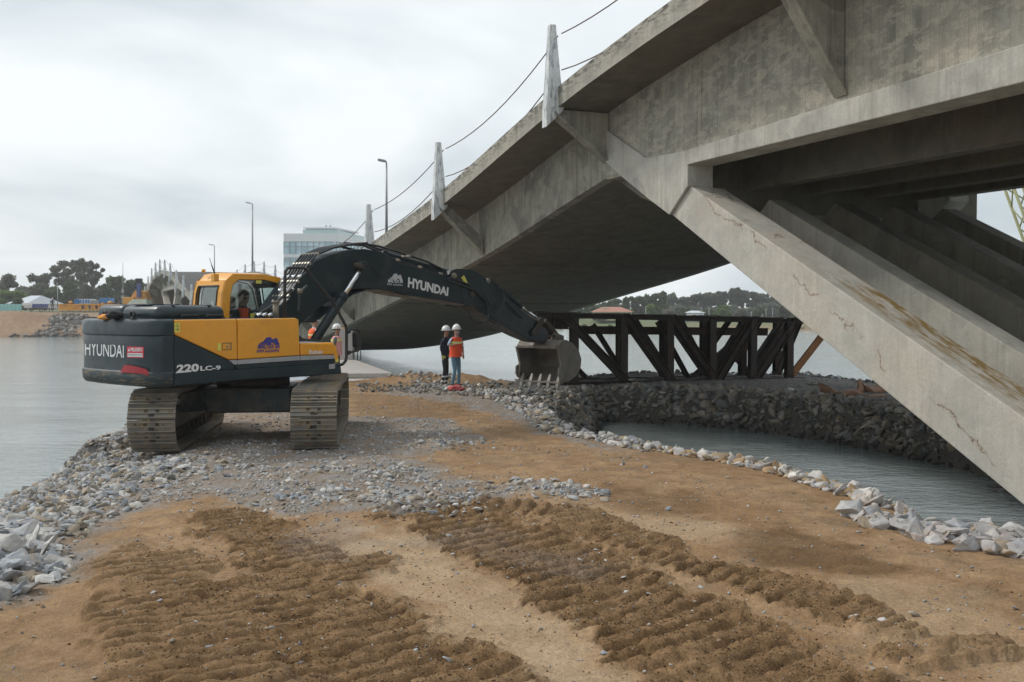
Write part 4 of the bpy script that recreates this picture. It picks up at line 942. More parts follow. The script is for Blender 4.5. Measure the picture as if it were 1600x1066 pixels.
# latch and small signs
fn = quad_fn([(340, 548), (362, 547), (362, 535), (340, 536)], YR - .006)
shape([(.32, .02), (1, .02), (1, .98), (.32, .98)], fn, MAT['scuff_tan'], ex, 'latch_frame')
fn2 = quad_fn([(348, 546.3), (360, 545.8), (360, 537), (348, 537.3)], YR - .010)
shape([(0, 0), (1, 0), (1, 1), (0, 1)], fn2, MAT['paint_yellow'], ex, 'door_latch')
mb = MB(); q = EL(354.5, 541.5, YR); mb.cyl(q - Yv(.012), q - Yv(.028), .022, 14); build(mb, 'lock', MAT['brass'], ex)
def sticker(c4, Yl, marks=True, mat='sticker_yellow', col='black_print'):
    fn = quad_fn(c4, Yl); s_ = shape([(0, 0), (1, 0), (1, 1), (0, 1)], fn, MAT[mat], ex, 'warning_sticker')
    if marks:
        fn = quad_fn(c4, Yl - .003)
        for tri in ([(.10, .15), (.50, .15), (.30, .88)],):
            o_ = tri; ctr = (sum(a for a, b in o_) / 3, sum(b for a, b in o_) / 3); inn = [(ctr[0] + (a - ctr[0]) * .72, ctr[1] + (b - ctr[1]) * .66) for a, b in o_]
            mb = MB(); mb.add([fn(*q) for q in o_ + inn], [(0, 1, 4, 3), (1, 2, 5, 4), (2, 0, 3, 5)]); build(mb, 'symbol', MAT[col], ex, recalc=False)
        shape([(.58, .44), (.76, .44), (.76, .54), (.58, .54)], fn, MAT[col], ex, 'symbol'); shape([(.80, .12), (.90, .12), (.90, .70), (.95, .82), (.88, .94), (.78, .82), (.82, .70)], fn, MAT[col], ex, 'symbol')
fn = quad_fn([(272.5, 519.5), (281, 519.5), (281, 504.5), (272.5, 505)], YR - .005); shape([(0, 0), (1, 0), (1, 1), (0, 1)], fn, MAT['sticker_yellow'], ex, 'warning_sticker')
fn = quad_fn([(272.5, 519.5), (281, 519.5), (281, 504.5), (272.5, 505)], YR - .008)
shape([(.15, .58), (.85, .58), (.5, .93)], fn, MAT['black_print'], ex, 'symbol'); shape([(.26, .62), (.74, .62), (.5, .86)], quad_fn([(272.5, 519.5), (281, 519.5), (281, 504.5), (272.5, 505)], YR - .010), MAT['sticker_yellow'], ex, 'symbol')
shape([(.2, .28), (.5, .28), (.5, .34), (.2, .34)], fn, MAT['black_print'], ex, 'symbol'); shape([(.6, .14), (.76, .14), (.76, .46), (.6, .46)], fn, MAT['black_print'], ex, 'symbol')
fn = quad_fn([(340, 548), (345.5, 548), (345.5, 536.5), (340, 536.5)], YR - .008); shape([(0, 0), (1, 0), (1, 1), (0, 1)], fn, MAT['sticker_yellow'], ex, 'warning_sticker')
fn = quad_fn([(514, 577), (523.5, 576), (523.5, 568.7), (514, 569.2)], YR - .026); shape([(0, 0), (1, 0), (1, 1), (0, 1)], fn, MAT['stripe_grey'], ex, 'data_plate')
fn = quad_fn([(524.5, 566), (529, 565.8), (528.3, 561.5), (524, 561.5)], YR - .006); shape([(0, 0), (1, 0), (1, 1), (0, 1)], fn, MAT['sticker_yellow'], ex, 'reflector')
# model writing
letters('220', quad_fn([(274.5, 583.5), (311, 580.5), (311, 568), (276.5, 570)], YR - .010), MAT['white_print'], ex, bold=.045)
letters('LC-9', quad_fn([(313, 580), (345, 578), (345, 571), (313, 572)], YR - .010), MAT['white_print'], ex, bold=.035)
letters('Robex', quad_fn([(483, 554), (505, 552.5), (505, 546.5), (483, 547)], YR - .006), MAT['white_print'], ex, bold=.03)
def truck_logo(c4, Yl, mat, parent=ex):
    fn = quad_fn(c4, Yl)
    shape([(.12, .62), (.30, .74), (.42, .98), (.60, 1.0), (.66, .86), (.74, .84), (.76, .92), (.86, .90), (.92, .66), (.98, .48), (.80, .46), (.74, .60), (.64, .62), (.56, .50), (.46, .60), (.30, .60)], fn, mat, parent, 'emblem')
    for k in range(4): shape([(.10 + .03 * k, .50 + .045 * k), (.52, .50 + .045 * k), (.52, .525 + .045 * k), (.10 + .03 * k, .525 + .045 * k)], fn, mat, parent, 'emblem')
truck_logo([(400, 552), (438, 550), (438, 526), (400, 528)], YR - .006, MAT['blue_print'])
letters('MALTEX SA', quad_fn([(402.5, 545.5), (437.5, 544.5), (438, 537), (404, 538)], YR - .009), MAT['blue_print'], ex, bold=.04)
letters('099 632094', quad_fn([(401, 551.5), (436, 550), (436.5, 545.8), (401.5, 547)], YR - .009), MAT['blue_print'], ex, bold=.03)
# --- counterweight: a plan curve carried up through several levels
CWL, CWD, CWE = 1.06, .40, .55
def cw_plan(k=0.0, n=26):
    # from the right seam round the back to the left seam; k pulls it inwards
    pts = [(XS, YR + k * .5)]; yl = CWL
    for i in range(n + 1):
        t = i / n; th = math.pi * t; y = YR + (yl - YR) * (.5 - .5 * math.copysign(abs(math.cos(th)) ** .72, math.cos(th)))
        x = XS - .03 - CWD * (math.sin(th) ** CWE) - .0
        pts.append((x + k, y + (k * (1 - 2 * t)) * .6))
    pts.append((XS, yl - k * .5)); return pts
mb = MB(); levels = [(zbot - .055, .16), (zbot - .03, .05), (zbot + .02, .012), (zbot + .17, 0), (zbot + .185, .02), (zbot + .5, .03), (ztop - .27, .012), (ztop - .245, .026), (ztop - .235, .005), (ztop - .07, .0), (ztop - .02, .03), (ztop + .005, .10)]
rings = [[Vector((x, y, z)) for x, y in cw_plan(k)] for z, k in levels]; mb.loft(rings, 0, True)
cw = build(mb, 'counterweight', MAT['paint_dark'], ex); cw.data.set_sharp_from_angle(angle=rad(38))
def on_cw(px, py, off=.006, k=.03):
    o = EI @ CAM; d = (EI.to_3x3() @ ray(px, py)); best = None; P_ = cw_plan(k, 60)
    for (x0, y0), (x1, y1) in zip(P_[:-1], P_[1:]):
        dx, dy = x1 - x0, y1 - y0; den = d.x * dy - d.y * dx
        if abs(den) < 1e-9: continue
        t = ((x0 - o.x) * dy - (y0 - o.y) * dx) / den; s = ((x0 - o.x) * d.y - (y0 - o.y) * d.x) / den
        if t > 0 and -.001 <= s <= 1.001 and (best is None or t < best[0]):
            nrm = Vector((dy, -dx, 0)).normalized(); nrm = nrm if nrm.dot(d) < 0 else -nrm
            best = (t, o + d * t + nrm * off)
    return best[1] if best else EL(px, py, YR)
def cw_fn(c4, off=.006, k=.03):
    def f(u, v):
        a, b, c, d = c4; px = (a[0] * (1 - u) + b[0] * u) * (1 - v) + (d[0] * (1 - u) + c[0] * u) * v; py = (a[1] * (1 - u) + b[1] * u) * (1 - v) + (d[1] * (1 - u) + c[1] * u) * v
        return on_cw(px, py, off, k)
    return f
def cw_letters(s, c4, mat, off, bold):
    v, f = text_mesh(s, bold); bm = bmesh.new(); vv = [bm.verts.new((a, b, 0)) for a, b in v]
    for q_ in f:
        try: bm.faces.new([vv[i] for i in q_])
        except ValueError: pass
    bmesh.ops.remove_doubles(bm, verts=bm.verts, dist=1e-5); bmesh.ops.triangulate(bm, faces=bm.faces[:])
    for c_ in np.linspace(.05, .95, 19): bmesh.ops.bisect_plane(bm, geom=bm.verts[:] + bm.edges[:] + bm.faces[:], plane_co=(c_, 0, 0), plane_no=(1, 0, 0))
    bm.verts.index_update(); fn = cw_fn(c4, off); mb = MB(); mb.add([fn(v_.co.x, v_.co.y) for v_ in bm.verts], [tuple(v_.index for v_ in f_.verts) for f_ in bm.faces]); bm.free()
    return build(mb, 'lettering', mat, ex, recalc=False)
def cw_patch(c4, mat, off, name, pts=None, n=8):
    fn = cw_fn(c4, off); mb = MB()
    for i in range(n):
        a, b = i / n, (i + 1) / n; mb.add([fn(a, 0), fn(b, 0), fn(b, 1), fn(a, 1)], [(0, 1, 2, 3)])
    return build(mb, name, mat, ex, recalc=False)
cw_letters('HYUNDAI', [(133.5, 555), (194, 559.5), (194, 537), (133.5, 534)], MAT['white_print'], .006, .008)
cw_patch([(199, 559), (225, 559.5), (225, 540), (199, 540)], MAT['red_print'], .005, 'danger_sign')
cw_patch([(200.3, 557.5), (223.6, 558), (223.6, 552), (200.3, 551.8)], MAT['white_print'], .009, 'danger_sign')
cw_letters('PELIGRO', [(205, 549.3), (223.5, 549.6), (223.5, 543.4), (205, 543.4)], MAT['white_print'], .009, .03)
cw_patch([(200.6, 549), (204, 549), (202.6, 544), (202.2, 544)], MAT['white_print'], .009, 'symbol')
cw_letters('TRABAJOS EN LA VIA', [(201, 556.2), (223, 556.5), (223, 553.4), (201, 553.2)], MAT['black_print'], .013, .01)
cw_patch([(219, 521), (237.5, 521), (238, 509), (220, 509)], MAT['sticker_yellow'], .010, 'warning_sticker')
fn = cw_fn([(219, 521), (237.5, 521), (238, 509), (220, 509)], .014)
mb = MB(); o_ = [(.08, .15), (.46, .15), (.27, .85)]; inn = [(.16, .24), (.38, .24), (.27, .66)]; mb.add([fn(*q) for q in o_ + inn], [(0, 1, 4, 3), (1, 2, 5, 4), (2, 0, 3, 5)]); build(mb, 'symbol', MAT['black_print'], ex, recalc=False)
shape([(.56, .42), (.76, .42), (.76, .50), (.56, .50)], fn, MAT['black_print'], ex, 'symbol'); shape([(.82, .14), (.92, .14), (.92, .66), (.96, .74), (.88, .92), (.80, .74)], fn, MAT['black_print'], ex, 'symbol')
fn = cw_fn([(193, 587), (236, 587), (236, 570), (193, 570)], .045)
mb = MB(); prof = [(0, .30, .42), (.12, .30, 1.0), (.3, .26, .96), (.5, .24, .88), (.7, .18, .76), (.9, .06, .62), (.98, .02, .3)]
for (a, l0, h0), (b, l1, h1) in zip(prof[:-1], prof[1:]): mb.add([fn(a, l0), fn(b, l1), fn(b, h1), fn(a, h0)], [(0, 1, 2, 3)])
build(mb, 'red_marking', MAT['red_stain'], ex, recalc=False)
# scraped lower lip of the counterweight: paint worn down to tan, ragged patches
m, nt, p = new_mat('scraped_lip'); N = NT(nt); v = N.obj()
k_ = N.mapr(N.noise(N.vmul(v, (1.2, 1.2, 9)), 3.2, 8, .74, .6), .50, .62, 0, .75); g_ = N.noise(v, 14, 5, .7)
c = N.mix(k_, (.016, .030, .036), N.mix(N.mapr(g_, .35, .65), (.30, .20, .09), (.13, .10, .065))); nt.links.new(c, p.inputs['Base Color']); p.inputs['Roughness'].default_value = .6
lip = MB(); R = []
for z, k in ((zbot - .032, .046), (zbot + .02, .006), (zbot + .165, -.006), (zbot + .172, .004)):
    R.append([Vector((x, y, z)) for x, y in cw_plan(k)[1:-1]])
lip.loft(R, 0, True, False, False); build(lip, 'lower_lip', m, ex)
# lifting eyes on top of the counterweight
for a in (152, 207):
    q = EX(a + (12 if a < 200 else 0), 492, XS - .28); c_ = Vector((q.x, q.y, ztop + .06)); mb = MB(); pts = [c_ + Vector((0, math.cos(t) * .055, math.sin(t) * .055)) for t in np.linspace(0, 2 * math.pi, 17)]
    mb.tube(pts, .022, 8, caps=False); build(mb, 'lifting_eye', MAT['rubber'], ex)
# hood: two rounded dark covers
def hood(x0, x1, y0, y1, z0, z1, name='engine_hood', bev=.12):
    mb = MB(); mb.prism([Vector((x0, y0, z0)), Vector((x1, y0, z0)), Vector((x1, y1, z0)), Vector((x0, y1, z0))], (0, 0, z1 - z0)); o = build(mb, name, MAT['paint_dark'], ex, bevel=bev, bseg=4)
    for f in o.data.polygons: f.use_smooth = True
    return o
hx1 = EL(350, 490, -1.0).x; hz = EL(300, 477.5, -1.0).z
hood(XS - .14, hx1, -1.08, .02, ztop - .05, hz)
hood(XS - .08, hx1 - .25, .06, .92, ztop - .05, hz + .02)
mb = MB(); mb.box(((XS + hx1) / 2 - .35, -.5, hz + .012), (.5, .5, .02)); build(mb, 'hood_latch_plate', MAT['paint_dark'], ex, bevel=.008)
mb = MB(); 
for q_ in (.18, .8): mb.box((XS + q_, -.53, hz + .006), (.045, 1.02, .014))
build(mb, 'hood_strap', MAT['rubber'], ex, bevel=.005)
# --- cab
plain('cab_inside', (.05, .052, .052), .7); plain('seat_cloth', (.03, .03, .033), .85)
CY0, CY1 = .34, 1.28                      # right and left sides of the cab
cab_r = side([(339, 503), (345, 462), (351, 437), (360, 428.5), (430, 427), (447, 434), (452, 448), (455, 503)], CY0)
xr = EL(346, 500, CY0).x; xf = EL(447, 470, CY0).x; zr = EL(380, 427.5, CY0).z
cz0 = zbot + .1
prof = [(xr - .02, cz0), (xr - .02, 2.05), (xr + .03, 2.5), (xr + .10, zr - .12), (xr + .24, zr - .01), (xr + .9, zr), (xf - .12, zr - .05), (xf + .03, zr - .20), (xf + .10, zr - .55), (xf + .16, 1.9), (xf + .14, cz0)]
def ring_frame(prof, y, inner, name, mat, t=.05):
    """a pressed frame: outline minus a window"""
    n = len(prof); mb = MB(); P_ = [Vector((a, y, b)) for a, b in prof]; Q_ = [Vector((a, y, b)) for a, b in inner]
    vs = P_ + Q_ + [p_ + Yv(t) for p_ in P_] + [q_ + Yv(t) for q_ in Q_]; f = []
    for i in range(n):
        j = (i + 1) % n; f += [(i, j, n + j, n + i), (2 * n + i, 3 * n + i, 3 * n + j, 2 * n + j), (i, 2 * n + i, 2 * n + j, j), (n + i, n + j, 3 * n + j, 3 * n + i)]
    mb.add(vs, f); return build(mb, name, mat, ex, bevel=.012)
inner = [(xr + .16, 1.9), (xr + .16, 2.05), (xr + .19, 2.45), (xr + .24, zr - .20), (xr + .36, zr - .11), (xr + .9, zr - .10), (xf - .20, zr - .15), (xf - .09, zr - .26), (xf - .01, zr - .58), (xf + .03, 1.95), (xf + .03, 1.9)]
frame_r = ring_frame(prof, CY0, inner, 'cab_side_frame', MAT['paint_yellow'])
inner_l = [(a + (.05 if i > 5 else -.05 if i < 4 else 0), b + (.04 if 3 < i < 8 else 0)) for i, (a, b) in enumerate(inner)]
frame_l = ring_frame(prof, CY1 - .05, inner_l, 'cab_side_frame', MAT['cab_inside'])
mbx = MB(); mbx.add([Vector((a, CY1 + .003, b)) for a, b in prof] + [Vector((a, CY1 + .003, b)) for a, b in inner_l], [(i, (i + 1) % 11, 11 + (i + 1) % 11, 11 + i) for i in range(11)]); build(mbx, 'cab_side_skin', MAT['paint_yellow'], ex)
def skin(i0, i1, name, mat, y0=CY0 + .0, y1=CY1, ins=0.0, t=.03):
    mb = MB(); R = []
    for i in range(i0, i1 + 1):
        a, b = prof[i]; cx_, cz_ = (xr + xf) / 2, 2.1; d = Vector((a - cx_, 0, b - cz_)).normalized()
        R.append([Vector((a, y0, b)) - d * ins, Vector((a, y1, b)) - d * ins, Vector((a, y1, b)) - d * (ins + t), Vector((a, y0, b)) - d * (ins + t)])
    mb.loft(R); return build(mb, name, mat, ex, bevel=.008)
mb = MB(); R = []
for i, (a, b) in ((3, prof[3]), (4, prof[4]), (5, prof[5]), (6, prof[6]), (7, prof[7])):
    R.append([Vector((a + (.02 if i == 3 else 0), y, b + (.03 * math.sin((y - CY0) / (CY1 - CY0) * math.pi) if i in (4, 5, 6) else 0))) for y in np.linspace(CY0 + .02, CY1 - .02, 7)])
mb.loft(R, 0, True, False, False); mb.loft([[p_ - Vector((0, 0, .05)) for p_ in r_] for r_ in R], 1, True, False, False)
build(mb, 'cab_roof', [MAT['paint_yellow'], MAT['cab_inside']], ex)
# rear wall with window
def rear(y, z): 
    for (a0, b0), (a1, b1) in zip(prof[:3], prof[1:4]):
        if b0 <= z <= b1: return Vector((a0 + (a1 - a0) * (z - b0) / (b1 - b0 + 1e-9), y, z))
    return Vector((prof[3][0], y, z))
zt2 = prof[3][1]; wy0, wy1, wz0, wz1 = CY0 + .17, CY1 - .13, 2.02, zt2 - .10
for nm, (a, b, c_, d) in {'a': (CY0 + .01, wy0, cz0, zt2), 'b': (wy1, CY1 - .01, cz0, zt2), 'c': (wy0, wy1, cz0, wz0), 'd': (wy0, wy1, wz1, zt2)}.items():
    mb = MB(); zz = sorted(set([c_, d] + [z for z in (2.05, 2.5) if c_ < z < d])); mb.loft([[rear(a, z), rear(b, z), rear(b, z) + Vector((.04, 0, 0)), rear(a, z) + Vector((.04, 0, 0))] for z in zz]); build(mb, 'cab_rear_panel', MAT['paint_yellow'], ex)
mb = MB(); zz = [wz0, 2.05, 2.5, wz1]; mb.add([rear(y, z) + Vector((.02, 0, 0)) for z in zz for y in (wy0, wy1)], [(0, 1, 3, 2), (2, 3, 5, 4), (4, 5, 7, 6)]); build(mb, 'rear_window', MAT['glass'], ex)
mb = MB(); q_ = [rear(wy0, wz0), rear(wy1, wz0), rear(wy1, 2.5), rear(wy1, wz1), rear(wy0, wz1), rear(wy0, 2.5)]; mb.tube([p_ - Vector((.005, 0, 0)) for p_ in q_ + [q_[0]]], .014, 6); build(mb, 'window_seal', MAT['rubber'], ex)
for y in (CY0 + .022, CY1 - .03):
    mb = MB(); mb.add([Vector((a, y, b)) for a, b in inner], [tuple(range(len(inner)))]); build(mb, 'side_window', MAT['glass'], ex)
    mb = MB(); mb.tube([Vector((a, y, b)) for a, b in inner + [inner[0]]], .013, 6); build(mb, 'window_seal', MAT['rubber'], ex)
mb = MB(); mb.add([Vector((prof[i][0] - .02, y, prof[i][1] - .02)) for i in (7, 8, 9) for y in (CY0 + .06, CY1 - .06)], [(0, 1, 3, 2), (2, 3, 5, 4)]); build(mb, 'windscreen', MAT['glass'], ex)
mb = MB(); mb.prism([Vector((prof[9][0], CY0 + .05, cz0)), Vector((prof[9][0], CY1 - .05, cz0)), Vector((prof[9][0], CY1 - .05, 1.9)), Vector((prof[9][0], CY0 + .05, 1.9))], (-.04, 0, 0)); build(mb, 'cab_front_panel', MAT['paint_yellow'], ex)
for y in (CY0, CY1 - .045):
    mb = MB(); mb.prism([Vector((prof[0][0], y + .004, cz0)), Vector((prof[10][0], y + .004, cz0)), Vector((prof[9][0], y + .004, 1.9)), Vector((prof[1][0], y + .004, 1.9))], Yv(.035)); build(mb, 'cab_lower_panel', MAT['paint_yellow'], ex)
mb = MB(); mb.box(((xr + xf) / 2, (CY0 + CY1) / 2, cz0 + .05), (xf - xr, CY1 - CY0 - .1, .08)); build(mb, 'cab_floor', MAT['cab_inside'], ex)
mb = MB(); mb.box(((xr + xf) / 2 + .3, CY1 - .055, 2.2), (.05, .03, .95)); build(mb, 'door_pillar', MAT['cab_inside'], ex)
# seat, consoles
sx = EL(370, 480, .8).x
mb = MB(); mb.box((sx + .12, .80, 1.62), (.5, .5, .12)); build(mb, 'seat_cushion', MAT['seat_cloth'], ex, bevel=.04)
mb = MB(); mb.box((sx - .14, .80, 1.92), (.12, .48, .56)); build(mb, 'seat_back', MAT['seat_cloth'], ex, bevel=.05)
mb = MB(); mb.box((sx - .14, .80, 2.32), (.10, .26, .22)); build(mb, 'headrest', MAT['seat_cloth'], ex, bevel=.045)
mb = MB(); mb.box((sx + .12, .80, 1.4), (.36, .4, .34)); build(mb, 'seat_base', MAT['cab_inside'], ex, bevel=.02)
mb = MB(); mb.box((sx + .15, .48, 1.78), (.5, .12, .08)); mb.tube([(sx + .36, .48, 1.8), (sx + .4, .48, 1.98)], .018, 8); build(mb, 'control_console', MAT['cab_inside'], ex, bevel=.01)
fn = lambda u, v: Vector((sx - .02 + .10 * u, CY0 + .012, 1.97 + .16 * v)); shape([(0, 0), (1, 0), (1, 1), (0, 1)], fn, MAT['sticker_yellow'], ex, 'warning_sticker')
fn = lambda u, v: Vector((sx + .10 + .12 * u, CY0 + .012, zr - .17 + .06 * v)); shape([(0, 0), (1, 0), (1, 1), (0, 1)], fn, MAT['sticker_yellow'], ex, 'warning_sticker')
# aerials and horn bracket on the cab corner
for a, b in (((336, 431), (330, 414)), ((337, 432), (327, 403))):
    mb = MB(); mb.tube([EL(*a, CY0 + .05), EL(*b, CY0 + .05)], [.010, .004], 5); build(mb, 'aerial', MAT['rubber'], ex)
mb = MB(); q = EL(336, 434, CY0 + .02); mb.box(q, (.10, .10, .13)); build(mb, 'aerial_bracket', MAT['paint_yellow'], ex, bevel=.01)
mb = MB(); q = EL(318, 426, CY1 - .2); mb.cyl(q, q + Vector((0, 0, .06)), .035, 10); build(mb, 'roof_knob', MAT['paint_yellow'], ex)
mb = MB(); q = EL(453, 433, CY0); mb.cyl(q - Vector((.05, 0, 0)), q + Vector((.05, 0, 0)), .055, 14); mb.tube([q, q - Vector((.12, 0, -.06))], .012, 6); build(mb, 'work_light', MAT['rubber'], ex, bevel=.005)
# --- boom
YB0, YB1 = -.30, .30
boom = [(418, 515), (433, 486), (463, 444), (493, 408), (520, 397), (545, 391), (570, 389), (596, 394), (625, 411), (665, 423), (702, 434), (725, 446), (751, 461), (752, 474), (742, 478), (726, 476), (690, 470), (655, 464.5), (630, 461), (605, 455), (585, 452), (570, 451), (555, 452), (543, 455), (534, 459), (520, 467), (504, 478), (474, 502), (455, 520), (430, 534)]
mb = MB(); mb.prism(side(boom, YB0), Yv(.60)); boom_o = build(mb, 'boom', MAT['paint_boom'], ex, bevel=.012)
def strip(pts, y, w_, name, mat, r=.02):
    mb = MB(); 
    for a, b in zip(pts[:-1], pts[1:]): mb.beam(EL(*a, y), EL(*b, y), w_, r, (0, 0, 1))
    return build(mb, name, mat, ex)
strip([(752, 475), (726, 477.2), (690, 471.2), (630, 462.2), (605, 456.2), (585, 453.2), (570, 452.2), (555, 453.2), (534, 460.2), (504, 479.2), (474, 503.2)], 0, .66, 'boom_flange', MAT['paint_boom'], .02)
def pin(px, py, y0, y1, r, name='pin', mat='steel_dark'):
    a = EL(px, py, y0); mb = MB(); mb.cyl(a, Vector((a.x, y1, a.z)), r, 18); mb.cyl(Vector((a.x, y0 - .012, a.z)), Vector((a.x, y0, a.z)), r * .55, 14); return build(mb, name, MAT[mat], ex, bevel=.006)
pin(567, 415, -.50, .50, .062, mat='steel_dark'); pin(739, 461, -.34, .34, .07)
def cylinder(a, b, split, rb, rr, y, name, ymain=None):
    """hydraulic ram from a (barrel end) to b (rod end); photograph points in plane Y = y"""
    A_ = EL(*a, y if ymain is None else ymain); B_ = EL(*b, y if ymain is None else ymain); A_.y = B_.y = y
    M_ = A_ + (B_ - A_) * split; d = (B_ - A_).normalized()
    mb = MB(); mb.cyl(A_, M_, rb, 20); o = build(mb, name, MAT['paint_boom'], ex, bevel=.006)
    mb = MB(); mb.cyl(M_ - d * .06, M_ + d * .05, rb * 1.16, 20); build(mb, 'gland', MAT['paint_boom'], o, bevel=.006)
    mb = MB(); mb.cyl(M_, B_, rr, 16); build(mb, 'rod', MAT['chrome'], o)
    mb = MB(); mb.cyl(B_ - Yv(.07), B_ + Yv(.07), rr * 2.0, 18); mb.cyl(A_ - Yv(.07), A_ + Yv(.07), rb * .95, 18); build(mb, 'ram_eye', MAT['paint_boom'], o, bevel=.006)
    return o
cylinder((486, 541), (567, 415), .60, .085, .045, -.44, 'boom_cylinder')
cylinder((486, 541), (567, 415), .60, .085, .045, .44, 'boom_cylinder', -.44)
a_ = EL(486, 541, -.44)
mb = MB(); mb.prism([Vector((a_.x - .55, -.55, 1.02)), Vector((a_.x + .15, -.55, 1.02)), Vector((a_.x + .12, -.55, a_.z + .12)), Vector((a_.x - .25, -.55, a_.z + .15)), Vector((a_.x - .7, -.55, 2.0))], Yv(.06)); mb.prism([Vector((a_.x - .55, .49, 1.02)), Vector((a_.x + .15, .49, 1.02)), Vector((a_.x + .12, .49, a_.z + .12)), Vector((a_.x - .25, .49, a_.z + .15)), Vector((a_.x - .7, .49, 2.0))], Yv(.06))
build(mb, 'boom_bracket', MAT['paint_frame'], ex, bevel=.015)
# arm, its ram on top of the boom, bucket ram, linkage
YA0, YA1 = -.20, .20
arm = [(701, 430), (705, 423), (713, 420), (735, 420.5), (742, 423), (754, 431), (768, 441), (784, 456), (802, 473), (822, 489), (840, 503), (853, 514), (857, 521), (856, 531), (850, 536), (838, 534), (818, 526), (800, 517), (783, 507), (766, 497), (752, 489), (741, 480), (733, 470), (727, 456), (714, 443)]
mb = MB(); mb.prism(side(arm, YA0 - .02), Yv(.42)); build(mb, 'arm', MAT['paint_boom'], ex, bevel=.014)
for y in (-.31, .27):
    mb = MB(); mb.prism([EL(a, b, -.3) * 1 + Yv(y + .3) for a, b in ((720, 447), (740, 447), (754, 458), (756, 470), (745, 480), (728, 478), (722, 470))], Yv(.04)); build(mb, 'arm_pivot_plate', MAT['paint_boom'], ex, bevel=.006)
pin(739, 461, -.335, .335, .06, 'pin', 'steel_shoe'); pin(711, 431, -.27, .27, .06, 'pin', 'steel_shoe'); pin(764, 439, -.25, .25, .055, 'pin', 'steel_shoe')
o = cylinder((600, 398), (711, 431), .90, .085, .05, 0.0, 'arm_cylinder', -.02)
o = cylinder((764, 440), (845, 502), .58, .075, .045, 0.0, 'bucket_cylinder', -.02)
for y in (-.26, .20):
    mb = MB(); mb.beam(EL(845, 501, -.2) + Yv(y + .2), EL(829, 523, -.2) + Yv(y + .2), .05, .12, (0, 0, 1)); build(mb, 'bucket_link', MAT['steel_dark'], ex, bevel=.012)
mb = MB(); mb.beam(EL(846, 501, -.05), EL(866, 526, -.05), .28, .12, (0, 0, 1)); build(mb, 'push_link', MAT['steel_dark'], ex, bevel=.02)
pin(845, 501, -.3, .3, .05, 'pin', 'steel_dark')
# yellow plate on the arm head
fn = quad_fn([(727.5, 444.5), (731, 442), (725, 430), (720.5, 434)], YA0 - .026); shape([(0, 0), (1, 0), (1, 1), (0, 1)], fn, MAT['sticker_yellow'], ex, 'warning_sticker')
letters('HYUNDAI', quad_fn([(637, 449), (700, 463), (701, 449.5), (638, 433)], YB0 - .006), MAT['white_print'], ex, bold=.045)
truck_logo([(605, 448.5), (630, 449), (630, 427.5), (605, 427.5)], YB0 - .006, MAT['silver_print'])
letters('MALTEX SA', quad_fn([(606, 441.5), (629.5, 442.5), (630, 438), (607, 436.5)], YB0 - .009), MAT['white_print'], ex, bold=.03)
letters('099 632094', quad_fn([(605, 445.5), (629, 447.5), (629, 444.3), (605, 442.5)], YB0 - .009), MAT['silver_print'], ex, bold=.02)
# --- bucket (local XZ profile, hung from the arm end)
bp = EL(851, 537, -.02); bx, bz = bp.x, bp.z
BW_ = .60
KZ = .74
shell = [(a * .86, b * KZ) for a, b in [(-.30, -.10), (-.16, .10), (.05, .13), (.34, .02), (.60, -.22), (.72, -.50), (.68, -.78), (.50, -1.0), (.22, -1.14), (-.12, -1.20)]]
mb = MB(); R = []
for (a, b) in shell:
    cx_, cz_ = .1, -.4; d = Vector((a - cx_, 0, b - cz_)).normalized() * .035
    R.append([Vector((bx + a, -BW_, bz + b)), Vector((bx + a, BW_, bz + b)), Vector((bx + a, BW_, bz + b)) - d, Vector((bx + a, -BW_, bz + b)) - d])
mb.loft(R); bk = build(mb, 'bucket', MAT['steel_bucket'], ex, bevel=.004)
cheek = shell + [(a * .86, b * KZ) for a, b in [(-.20, -.95), (-.16, -.60), (-.24, -.30)]]
for y in (-BW_ - .03, BW_):
    mb = MB(); mb.prism([Vector((bx + a, y, bz + b)) for a, b in cheek], Yv(.03)); build(mb, 'cheek_plate', MAT['steel_bucket'], bk, bevel=.006)
    mb = MB(); pts_ = [(a * .86, b * KZ) for a, b in [(-.30, -.10), (-.24, -.30), (-.16, -.60), (-.20, -.95), (-.12, -1.20)]]
    for (a0, b0), (a1, b1) in zip(pts_[:-1], pts_[1:]): mb.beam(Vector((bx + a0, y + .015, bz + b0)), Vector((bx + a1, y + .015, bz + b1)), .07, .05, (1, 0, 0))
    build(mb, 'rim', MAT['steel_bucket'], bk, bevel=.01)
    mb = MB(); mb.prism([Vector((bx + a * .86, y - .02 if y < 0 else y + .03, bz + b * KZ)) for a, b in ((-.30, -.72), (-.16, -.66), (-.10, -1.05), (-.22, -1.1), (-.31, -.95))], Yv(.035)); build(mb, 'side_cutter', MAT['steel_tooth'], bk, bevel=.01)
mb = MB(); mb.beam(Vector((bx - .25, -BW_, bz - .07)), Vector((bx - .25, BW_, bz - .07)), .08, .08); build(mb, 'rim', MAT['steel_bucket'], bk, bevel=.02)
mb = MB(); mb.beam(Vector((bx - .11, -BW_ - .02, bz - 1.20 * KZ)), Vector((bx - .11, BW_ + .02, bz - 1.20 * KZ)), .16, .04); build(mb, 'lip', MAT['steel_bucket'], bk, bevel=.01)
